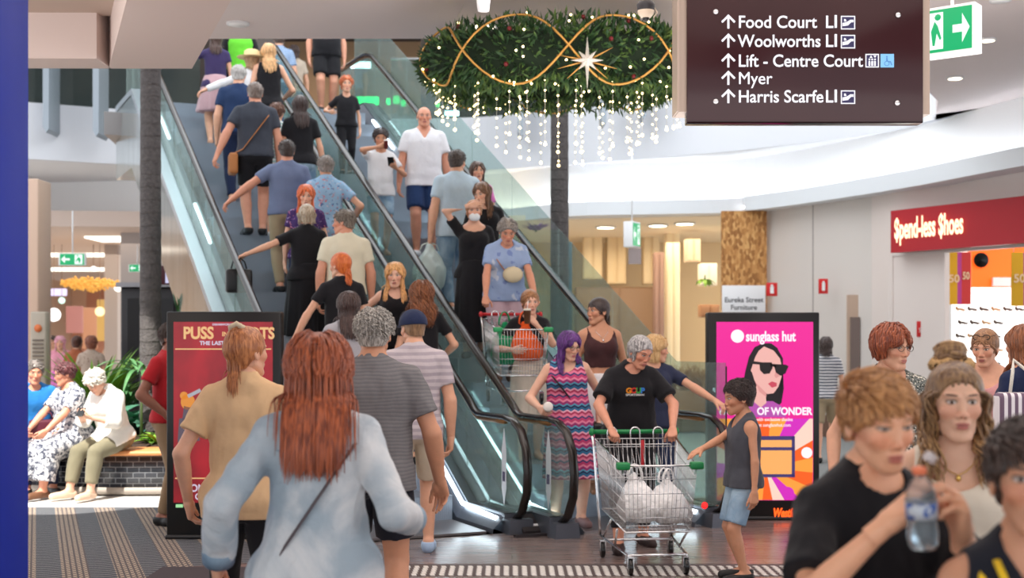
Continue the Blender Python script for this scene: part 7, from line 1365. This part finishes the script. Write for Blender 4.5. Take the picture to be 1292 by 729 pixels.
# --- wire shopping trolleys
def trolley(label, loc, rz, sc=1., bar=(20, 130, 70), wire_c=None, corner=(20, 130, 70)):
    o = thing('shopping_trolley', label, 'trolley', loc, rz, 'wire shopping trolleys'); o.scale = (sc,)*3
    wm2 = mat('zinc_wire', (200, 202, 204), .25, .9); bm = mat('plastic_%d_%d_%d' % bar, bar, .35); cm = mat('plastic_%d_%d_%d' % corner, corner, .35)
    K = {'rt': (.30, .40, .86), 'rb': (.26, .33, .36), 'ft': (.25, -.42, .74), 'fb': (.22, -.36, .29)}
    def pt(k, s): x, y, z = K[k]; return Vector((x*s, y, z))
    L = lambda a, b, t: a+(b-a)*t
    q = MB()
    for s in (-1, 1):
        for i in range(27): t = i/26; q.tube([L(pt('ft', s), pt('rt', s), t), L(pt('fb', s), pt('rb', s), t)], .0021, 5)
        for j in (.18, .36, .54, .70, .84, 1.): q.tube([L(pt('ft', s), pt('fb', s), j), L(pt('rt', s), pt('rb', s), j)], .003, 5)
    for i in range(17):
        t = i/16; q.tube([L(pt('ft', -1), pt('ft', 1), t), L(pt('fb', -1), pt('fb', 1), t), L(pt('rb', -1), pt('rb', 1), t)], .0021, 5)
    for j in (.2, .42, .64, .78, .9): q.tube([L(pt('ft', -1), pt('fb', -1), j), L(pt('ft', 1), pt('fb', 1), j)], .003, 5)
    for j in np.linspace(0, 1, 9): q.tube([L(pt('fb', -1), pt('rb', -1), j), L(pt('fb', 1), pt('rb', 1), j)], .0025, 5)
    q.build('basket', wm2, o, local=True)
    q = MB(); q.tube([pt('rt', -1), pt('ft', -1), pt('ft', 1), pt('rt', 1)], .0065, 8); q.tube([pt('rb', -1), pt('fb', -1), pt('fb', 1), pt('rb', 1), pt('rb', -1)], .007, 8); q.build('rim', M_['chrome'], o, local=True)
    q = MB()
    for i in range(19): t = i/18; a = L(pt('rt', -1), pt('rt', 1), t); b = L(pt('rb', -1), pt('rb', 1), t); q.tube([a, b], .0021, 5)
    for z_ in (.86, .80, .6): q.tube([(-.29, .40, z_), (.29, .40, z_)], .0035, 6)
    q.build('rear_gate', wm2, o, local=True)
    q = MB()
    for i in range(13): t = i/12; q.tube([(-.24+.48*t, .37, .82), (-.22+.44*t, .17, .60)], .002, 5)
    q.tube([(-.25, .37, .82), (.25, .37, .82), (.22, .17, .60), (-.22, .17, .60), (-.25, .37, .82)], .004, 6); q.build('child_seat', wm2, o, local=True)
    for x in (-.17, .0, .17):
        q = MB(); q.tube([(x-.035, .42, .80)]+[(x+.035*-math.cos(a), .43, .905+.035*math.sin(a)) for a in np.linspace(0, PI, 9)]+[(x+.035, .42, .80)], .006, 6); q.build('wire_loop', M_['chrome'], o, local=True)
    q = MB(); q.tube([(-.315, .47, .905), (.315, .47, .905)], .017, 12); q.build('handle', bm, o, local=True)
    for s in (-1, 1):
        q = MB(); q.ball((.315*s, .465, .905), .028, 10, (.8, 1, 1.1)); q.build('handle_cap', bm, o, local=True)
        q = MB(); q.tube([(.315*s, .46, .90), (.305*s, .43, .80), (.285*s, .40, .45), (.275*s, .38, .30), (.26*s, .42, .16)], .010, 8); q.build('upright', M_['chrome'], o, local=True)
        q = MB(); q.rbox(.25*s-.045, .25*s+.045, -.445, -.375, .715, .765, .012, Matrix.Identity(4)); q.build('corner_bumper', cm, o, local=True)
        q = MB(); q.tube([(.26*s, .42, .16), (.25*s, .30, .15), (.20*s, -.34, .13), (.17*s, -.38, .14)], .009, 8); q.tube([(.23*s, .0, .14), (.25*s, -.20, .29)], .008, 8); q.tube([(.25*s, .36, .15), (.24*s, .05, .33)], .008, 8); q.build('chassis_rail', M_['chrome'], o, local=True)
        for y in (.38, -.35):
            x = (.25 if y > 0 else .19)*s; c = thing('castor', None, None, (x, y, 0)); c.parent = o
            q = MB(); q.lathe([(.018, -.014), (.052, -.014), (.057, -.008), (.057, .008), (.052, .014), (.018, .014)], (0, 0, .057), 18, Matrix.Rotation(R(90), 4, 'Y')); q.build('wheel', M_['rubber'], c, local=True)
            q = MB(); q.box(-.022, -.016, -.02, .02, .05, .125); q.box(.016, .022, -.02, .02, .05, .125); q.box(-.022, .022, -.02, .02, .12, .128); q.build('fork', M_['chrome'], c, local=True)
    for x_, y_ in ((.17, -.38), (.24, .30)): q = MB(); q.tube([(x_, y_, .14), (-x_, y_, .14)], .009, 8); q.build('cross_bar', M_['chrome'], o, local=True)
    return o
tr = trolley('wire shopping trolley with green handle holding two plastic bags, pushed by the older woman', (.945, 9.14, 0), R(6))
q = MB(); q.rbox(.03, .055, .36, .372, .66, .85, .004, Matrix.Identity(4)); q.build('seat_strap', mat('strap_red', (190, 40, 50), .6), tr, local=True); q = MB(); q.rbox(.032, .053, .34, .352, .50, .66, .004, Matrix.Identity(4)); q.build('seat_clip', M_['black'], tr, local=True)
def plastic_bag(label, M, w, d, h, seed, m, name='plastic_bag', grp=None):
    f = Field((-w, -d, -.02), (w, d, h*1.1), .009); f.ell((0, 0, h*.30), (w*.50, d*.62, h*.34), 0); f.ell((w*.1, 0, h*.18), (w*.55, d*.66, h*.24), .05); f.limb((0, 0, h*.4), (-w*.05, 0, h*.72), [w*.34, w*.13], .06); finish(f, None, seed, 48, .016)
    sl, X, Y, Z = f.sub(f.lo, f.lo+f.vx*f.n); f.f[sl] = np.maximum(f.f[sl], -Z)
    v, q = f.polys(); o = Geo().add(v, q).build(name, m); o.matrix_world = M; o.location = M.to_translation(); o.rotation_euler = M.to_euler(); tag(o, label, 'bag', grp)
    for s in (-1, 1):
        q = MB(); pts = [Vector((-w*.05+s*.012, s*.02, h*.68))]+[Vector((-w*.05+w*.20*math.cos(a), s*.025, h*.74+h*.24*math.sin(a))) for a in np.linspace(PI, 0, 9)]+[Vector((w*.04, s*.02, h*.68))]; q.tube(pts, .011, 6, flat=.4); q.build('handle', m, o, local=True)
    return o
n = NB('thin_plastic'); n.col(n.mix(n.noise(14, 4, dist=1.2), (232, 230, 232), (252, 252, 252))); n.bump(n.noise(22, 5, dist=1.5), .8, .02); n.b.inputs['Subsurface Weight'].default_value = .4; n.b.inputs['Subsurface Radius'].default_value = (.05, .05, .05); tp = n.set(Roughness=.3)
TM = wm(tr)
plastic_bag('white plastic bag slumped in the left side of the trolley basket', TM @ Matrix.Translation((-.085, -.05, .325)), .26, .26, .40, 3, tp, grp='bags in the trolley'); plastic_bag('white plastic bag with a blue logo in the right side of the trolley', TM @ Matrix.Translation((.12, -.10, .32)) @ Matrix.Rotation(.5, 4, 'Z'), .24, .24, .38, 8, tp, grp='bags in the trolley')
# --- second trolley on the right escalator
gw_ = wm(gran); gl2 = gw_ @ Vector((0.01, -.78, 0)); t2 = trolley('laden wire trolley with red handle and green and orange bags on the right escalator', (gl2.x, gl2.y, gw_.translation.z-.17), gran.rotation_euler.z, .92, (196, 40, 46), corner=(40, 150, 90))
TM2 = Matrix.Translation(t2.location) @ Matrix.Rotation(gran.rotation_euler.z, 4, 'Z') @ Matrix.Scale(.92, 4)
TM2 = Matrix.Translation(t2.location) @ Matrix.Rotation(gran.rotation_euler.z, 4, 'Z')
plastic_bag('green reusable bag in the laden trolley on the right escalator', TM2 @ Matrix.Translation((-.10, .05, .36)), .26, .26, .50, 5, cloth('greenbag', (30, 140, 90)), 'reusable_bag', 'bags in the laden trolley')
plastic_bag('orange bag heaped over the front of the laden trolley', TM2 @ Matrix.Translation((.06, -.12, .40)), .24, .24, .46, 6, cloth('orangebag', (236, 96, 36)), 'reusable_bag', 'bags in the laden trolley')
plastic_bag('dark green bag at the right of the laden trolley', TM2 @ Matrix.Translation((.16, .10, .36)) @ Matrix.Rotation(1, 4, 'Z'), .18, .2, .46, 7, cloth('greenbag2', (24, 110, 80)), 'reusable_bag', 'bags in the laden trolley')
# --- carried bags
def held_bag(name, label, o, b, i, w, d, h, m, drop=.16, kind='tote'):
    p = in_world(o, b.wr[i]+norm(b.wr[i]-b.el[i])*.085); g = thing(name, label, 'bag', (p.x, p.y, p.z-drop-h), o.rotation_euler.z)
    q = MB()
    if kind == 'sack':
        f = Field((-w*.8, -d*1.2, -.02), (w*.8, d*1.2, h*1.15), .012); f.ell((0, 0, h*.45), (w*.5, d*.7, h*.46), 0); f.limb((0, 0, h*.6), (0, 0, h*1.05), [w*.34, .04], .08); finish(f, None, 4, 30, .02); v, q4 = f.polys(); Geo().add(v, q4).build('sack', m, g)
    else: q.rbox(-w/2, w/2, -d/2, d/2, 0, h, .03, Matrix.Identity(4), 4); q.build('pouch', m, g, local=True)
    q = MB(); q.tube([(-w*.3, 0, h*.97), (-w*.22, 0, h+drop*.6), (0, 0, h+drop), (w*.22, 0, h+drop*.6), (w*.3, 0, h*.97)], .008, 6); q.build('strap', m, g, local=True); return g
by = lambda s: [x for x in C.objects if x.get('label', '').startswith(s)][0]
def shoulder_strap_bag(label, o, b, hip, m, w=.26, h=.24, back=1, z=-.02, name='handbag', off=.030):
    q = MB(); s = -hip; pts = [in_world(o, surf(b, x, zz, off, back)) for x, zz in zip(np.linspace(s*.08*b.H, hip*.085*b.H, 12), np.linspace(.235*b.H, .01*b.H, 12))]
    c = in_world(o, b.pel+np.array([hip*(.125*b.H+.03), .02, z])); g = thing(name, label, 'bag', c); q.tube(pts+[c], .012, 6, flat=.35); q.build('strap', m, g); q = MB(); q.rbox(-.05, .05, -w/2, w/2, -h, .0, .03, Matrix.Translation(c) @ Matrix.Rotation(o.rotation_euler.z, 4, 'Z'), 4); q.build('pouch', m, g); return g
def bd(s): return [v for k, v in _BODY.items() if k.startswith(s)][0]
tanm = mat('tan_leather', (176, 112, 60), .5); 
o1, b1 = bd('man in a charcoal'); shoulder_strap_bag('tan leather bag hanging at the left hip of the man in charcoal', o1, b1, 1, tanm)
o1, b1 = bd('woman with purple'); shoulder_strap_bag('black shoulder bag worn by the woman with purple hair', o1, b1, 1, M_['black'], back=-1, w=.22)
o1, b1 = bd('older' if 0 else 'grey-haired older woman in a blue'); q = MB(); pts = [in_world(o1, surf(b1, x, z, .030, -1)) for x, z in zip(np.linspace(-.11, .10, 12), np.linspace(.37, .08, 12))]; g_ = thing('crossbody_bag', 'beige crossbody bag on the chest of the woman pushing the laden trolley', 'bag', pts[-1]); q.tube(pts, .012, 6, flat=.35); q.build('strap', tanm, g_); q = MB(); q.ball(pts[7]+Vector((.03, -.05, .03)), .10, 14, (1, .45, .8)); q.build('pouch', mat('bag_beige', (206, 192, 160), .6), g_)
o1, b1 = bd('man in a pale blue'); held_bag('carrier_bag', 'large pale plastic carrier bag held by the man in pale blue', o1, b1, 1, .36, .2, .46, mat('pale_plastic', (206, 222, 220), .35, bump=.5, bscale=14), .08, 'sack')
o1, b1 = bd('brown-haired woman in a white and mint'); held_bag('cloth_bag', 'red cloth bag held by the woman in the mint striped shirt', o1, b1, 0, .24, .12, .28, cloth('redbag', (190, 30, 40)), .08, 'sack')
o1, b1 = bd('woman in long black dress with'); held_bag('hand_bag', 'black handbag hanging by the left rail from the woman in black', o1, b1, 1, .26, .12, .24, M_['black'], .12)
o1, b1 = bd('young boy in a grey'); 
o1, b1 = bd('person in a bright blue'); c = in_world(o1, np.array([.06, -.38, .56])); q = MB(); q.rbox(-.15, .15, -.06, .06, 0, .2, .03, Matrix.Translation(c) @ Matrix.Rotation(o1.rotation_euler.z, 4, 'Z'), 4); g_ = thing('handbag', 'burgundy handbag on the lap of the person in bright blue', 'bag', c); q.build('pouch', mat('burgundy', (86, 34, 50), .4), g_); q = MB(); q.tube([c+Vector((-.09, 0, .19)), c+Vector((-.06, 0, .27)), c+Vector((.06, 0, .27)), c+Vector((.09, 0, .19))], .008, 6); q.build('handle', mat('burgundy', (86, 34, 50), .4), g_)
# --- cups, phones, bottle
def at_hand(o, b, i, fwd=.085, n=.035, extra=(0, 0, 0)):
    fd = norm(b.kw['bend'][i]) if b.kw.get('bend') else norm(b.wr[i]-b.el[i]); return in_world(o, b.wr[i]+fd*fwd+np.array(extra))
def cup(label, p, r=.036, h=.11, col=(70, 60, 56), lid=(230, 226, 220), straw=False, tilt=None):
    o = thing('coffee_cup', label, 'cup', p); M4 = Matrix.Identity(4) if tilt is None else Matrix.Rotation(tilt, 4, 'X'); q = MB(); q.lathe([(r*.72, -h/2), (r, h/2), (r*1.02, h/2)], (0, 0, 0), 18, M4); q.build('cup_body', mat('cup_%s' % (col,), col, .4), o, local=True)
    q = MB(); q.lathe([(r*1.06, h/2), (r*1.04, h/2+.012), (r*.8, h/2+.018), (.004, h/2+.02)], (0, 0, 0), 18, M4); q.build('lid', mat('cup_%s' % (lid,), lid, .4), o, local=True)
    if straw: q = MB(); q.tube([M4 @ Vector((0, 0, h/2)), M4 @ Vector((.008, 0, h/2+.09))], .0035, 6); q.build('straw', M_['white'], o, local=True)
    return o
o1, b1 = bd('woman with purple'); p_ = at_hand(o1, b1, 0, .10, extra=(.03, -.02, .035)); cup('dark travel cup with pale lid lying in the purple-haired woman\'s hand', p_, .038, .12, tilt=R(78))
o1, b1 = bd('young woman in a black t-shirt drinking'); cup('iced coffee cup with straw held by the woman in the black t-shirt', at_hand(o1, b1, 1, .09, extra=(-.03, -.02, .0)), .034, .12, (120, 76, 48), (220, 214, 200), True)
o1, b1 = bd('dark-haired boy in a white'); cup('small drink cup at the mouth of the boy in white', at_hand(o1, b1, 0, .07, extra=(.0, -.03, .0)), .026, .09, (120, 50, 50)); q = MB(); p_ = at_hand(o1, b1, 1, .09, extra=(-.01, -.02, .03)); q.rbox(-.036, .036, -.004, .004, -.07, .07, .003, Matrix.Translation(p_) @ Matrix.Rotation(.9, 4, 'X')); o = tag(q.build('mobile_phone', M_['black']), 'black mobile phone in the other hand of the boy in white', 'phone')
q = MB(); p_ = at_hand(ww, wb, 0, .08, extra=(.05, -.03, .04)); q.rbox(-.036, .036, -.004, .004, -.07, .07, .003, Matrix.Translation(p_) @ Matrix.Rotation(-1.0, 4, 'X')); tag(q.build('mobile_phone', M_['black']), 'black mobile phone held by the white-haired seated woman', 'phone')
bc = P(1165, 637, 2.60); bo = thing('water_bottle', 'clear plastic water bottle with a flip cap held by the ginger boy', 'bottle', bc-Vector((0, 0, .085)), 0); bo.rotation_euler = (R(4), R(-4), 0)
pet = mat('clear_pet', (225, 238, 246), .05, trans=.85, ior=1.2, spec=.6); q = MB(); q.lathe([(.026, 0), (.030, .006), (.031, .03), (.0295, .05), (.031, .06), (.031, .095), (.029, .11), (.020, .132), (.0125, .140), (.0125, .150)], (0, 0, 0), 28); q.build('bottle_body', pet, bo, local=True)
q = MB(); q.lathe([(.024, .004), (.028, .01), (.0285, .085), (.004, .086)], (0, 0, 0), 24); q.build('water', mat('water', (214, 230, 240), .03, trans=.9, ior=1.33), bo, local=True)
n = NB('bottle_label'); x, y, z = n.xyz(); n.col(n.mix(n.step(n.noise(60, 2), .48, .56), (226, 234, 244), (70, 110, 190))); q = MB(); q.lathe([(.0315, .062), (.0316, .094)], (0, 0, 0), 28); q.build('label_band', n.set(Roughness=.3, Alpha=.7), bo, local=True)
q = MB(); q.lathe([(.014, .148), (.0145, .160), (.012, .163)], (0, 0, 0), 18); q.build('cap_ring', mat('cap_orange', (240, 130, 90), .4), bo, local=True); q = MB(); q.lathe([(.013, 0), (.014, .012), (.010, .018), (.003, .02)], (.018, .004, .172), 18, Matrix.Rotation(R(35), 4, 'Y')); q.build('flip_cap', mat('cap_clear', (236, 226, 226), .2, trans=.4), bo, local=True)
# --- printed lettering on the black t-shirt
pr_ = MB(); cols = [('G', (240, 150, 30)), ('O', (220, 60, 50)), ('U', (70, 180, 80)), ('P', (60, 130, 220))]
a_ = Vector(tuple(surf(bl, 0, .205*bl.H, .034, -1))); b2_ = Vector(tuple(surf(bl, 0, .185*bl.H, .034, -1))); upv = (a_-b2_).normalized(); upv = Vector((0, upv.y, upv.z)).normalized(); org = a_+Vector((0, -.012, 0))
for i, (ch, cc) in enumerate(cols): pr_.cur = i; text_mb(pr_, ch, org+Vector((-.075+i*.037, 0, 0)), .056, (1, 0, 0), upv, offset=.0025, extrude=.0015, sx=1.05)
pr_.cur = 4; text_mb(pr_, 'SPORTSMAN', org+Vector((-.075, 0, 0))-upv*.022, .022, (1, 0, 0), upv, offset=.0006, extrude=.0015, sx=1.12)
pr_.build('printed_lettering', [mat('print_%s' % c[0], c[1], .7) for c in cols]+[mat('print_w', (220, 220, 220), .7)], lady, local=True)
# --- basketball singlet trim and marks
yl = mat('trim_yellow', (240, 200, 40), .7); q = MB(); H_ = j1.H
vn = [(x*H_, z*H_) for x, z in ((-.052, .292), (-.046, .268), (-.030, .243), (0, .222), (.030, .243), (.046, .268), (.052, .292))]; q.tube([Vector(tuple(surf(j1, x, z, .019, -1))) for x, z in vn], .009, 6, flat=.5); part(jb, 'neck_trim', q, yl)
for s in (-1, 1): q = MB(); q.tube([Vector(tuple(surf(j1, s*x*H_, z*H_, .018, -1))) for x, z in ((.072, .285), (.070, .262), (.070, .240), (.074, .215), (.083, .19))], .009, 6, flat=.5); part(jb, 'arm_trim', q, yl)
q = MB(); c = surf(j1, -.045*H_, .215*H_, .022, -1); q.prism([Vector(tuple(c))+Vector((x, -.004, z)) for x, z in ((-.020, .004), (-.022, -.006), (-.014, -.010), (.0, -.004), (.024, .012), (.0, -.0), (-.012, -.003))], (0, .003, 0)); part(jb, 'chest_mark', q, mat('mark_white', (230, 230, 234), .6))
q = MB(); c = surf(j1, .01, .145*H_, .022, -1); q.tube([Vector(tuple(c))+Vector((.055*math.cos(a), -.004, .055*math.sin(a))) for a in np.linspace(0, 2*PI, 29)[:-1]], .004, 6, closed=True); part(jb, 'round_emblem', q, yl)
# --- tote with rope handles at the right edge
p_ = P(1281, 468, 7.25); g_ = thing('tote_bag', 'grey and white striped tote bag with white rope handles at the right edge', 'bag', (p_.x, p_.y, p_.z-.46)); n = NB('tote_stripes'); n.col(n.mix(n.math('LESS_THAN', n.math('FRACT', n.math('MULTIPLY', n.xyz()[0], 26.)), .5), (232, 228, 232), (110, 90, 110))); q = MB(); q.rbox(p_.x-.1, p_.x+.35, 7.2, 7.34, p_.z-.46, p_.z-.12, .03, Matrix.Identity(4), 4); q.build('pouch', n.set(Roughness=.8), g_)
q = MB(); q.tube([(p_.x-.03, 7.25, p_.z-.13), (p_.x-.01, 7.26, p_.z), (p_.x+.02, 7.33, p_.z+.06), (p_.x+.07, 7.26, p_.z), (p_.x+.10, 7.25, p_.z-.13)], .010, 8); q.build('rope_handle', mat('rope', (232, 228, 216), .9, bump=.8, bscale=160), g_)
# --- jewellery and small worn parts
def necklace(o, b, m, drop=.255, w=.036):
    q = MB(); H = b.H; pts = [Vector(tuple(surf(b, x*H, z*H, .004, -1))) for x, z in ((-w, .295), (-w*.8, .275), (-w*.4, .262), (0, drop), (w*.4, .262), (w*.8, .275), (w, .295))]; q.tube(pts, .0016, 5); q.ball(pts[3]-Vector((0, .003, .008)), .008, 8, (1, .5, 1.3)); part(o, 'necklace', q, m)
gold2 = mat('gold', (220, 180, 100), .25, .9); necklace(cw, cb, gold2); o1, b1 = bd('dark-haired young woman in a brown'); necklace(o1, b1, M_['chrome'], .24)
o1, b1 = bd('grey-haired man with glasses'); glasses(o1, b1); o1, b1 = bd('seated woman with short dark'); glasses(o1, b1)

H_ = db.H; q = MB()
q.tube([Vector(tuple(surf(db, x*H_, .232*H_, .024))) for x in np.linspace(-.088, .088, 15)], .0028, 5, flat=.6); part(dw, 'yoke_seam', q, dsm)
q = MB(); q.tube([Vector(tuple(db.neck+db.MT @ np.array([math.sin(a)*.070, math.cos(a)*.062, .018-.012*math.cos(a)]))) for a in np.linspace(-2.2, 2.2, 17)], [.010]+[.017]*15+[.010], 8, flat=1.5); part(dw, 'collar', q, dsm)
# ============================================================ camera and light
cam = bpy.data.cameras.new('camera'); co = bpy.data.objects.new('camera', cam); C.objects.link(co); co.location = (0, 0, EYE); co.rotation_euler = (R(90), 0, 0)
cam.sensor_width = 36; cam.lens = F/1292*36; cam.shift_y = (HZ-364.5)/1292; cam.clip_end = 200
cam.dof.use_dof = True; cam.dof.focus_distance = 7.2; cam.dof.aperture_fstop = cam.lens/1000/.0165
bpy.context.scene.camera = co
w = bpy.data.worlds.new('world'); bpy.context.scene.world = w; w.use_nodes = True; bg = w.node_tree.nodes['Background']; bg.inputs[0].default_value = (.93, .96, 1, 1); bg.inputs[1].default_value = 1.1
def area(name, loc, sx, sy, e, col=(1, 1, 1), rot_=(0, 0, 0)):
    l = bpy.data.lights.new(name, 'AREA'); l.shape = 'RECTANGLE'; l.size = sx; l.size_y = sy; l.energy = e; l.color = col; o = bpy.data.objects.new(name, l); C.objects.link(o); o.location = loc; o.rotation_euler = rot_; return o
area('ceiling_lamps', (1.2, 6.5, 4.6), 6, 8, 120, (1, .93, .86)); area('ceiling_lamps', (-5.5, 5.0, 3.85), 4, 6, 50, (1, .9, .82))
area('skylight', (-.5, 18.5, 8.4), 9, 7, 210, (.93, .97, 1)); area('mall_lamps', (-8, 32, 3.5), 8, 12, 220, (1, .88, .74)); area('shop_lamps', (3, 25.5, 3.55), 6, 3, 120, (1, .8, .55)); area('shop_lamps', (8.5, 18.5, 3.5), 2, 3, 60, (1, .93, .86))
area('ceiling_bounce_fill', (2.0, 8.5, 2.95), 5, 6, 110, (1, .93, .9), (PI, 0, 0)); area('ceiling_bounce_fill', (-4.5, 6.5, 2.4), 3, 4, 36, (1, .93, .9), (PI, 0, 0)); area('upper_lamps', (-3.6, 27.5, 8.3), 4, 4, 70, (1, .85, .7))  # the two upward-facing areas are added fill, standing in for floor bounce
sp = bpy.data.lights.new('sunbeam', 'SPOT'); sp.energy = 12000; sp.spot_size = R(17); sp.spot_blend = .05; sp.shadow_soft_size = .04; sp.color = (1, .96, .88)
so = bpy.data.objects.new('sunbeam', sp); C.objects.link(so); so.location = (-5.9, 6.4, 12); so.rotation_euler = (Vector((-5.0, 13.7, 0))-so.location).to_track_quat('-Z', 'Y').to_euler()
sc = bpy.context.scene; sc.view_settings.view_transform = 'Standard'; sc.view_settings.look = 'None'; sc.view_settings.gamma = 1; sc.view_settings.use_curve_mapping = False; sc.view_settings.exposure = .75
sc.cycles.max_bounces = 8; sc.cycles.transparent_max_bounces = 16; sc.cycles.sample_clamp_indirect = 4; sc.cycles.use_denoising = True; sc.cycles.caustics_reflective = False; sc.cycles.caustics_refractive = False
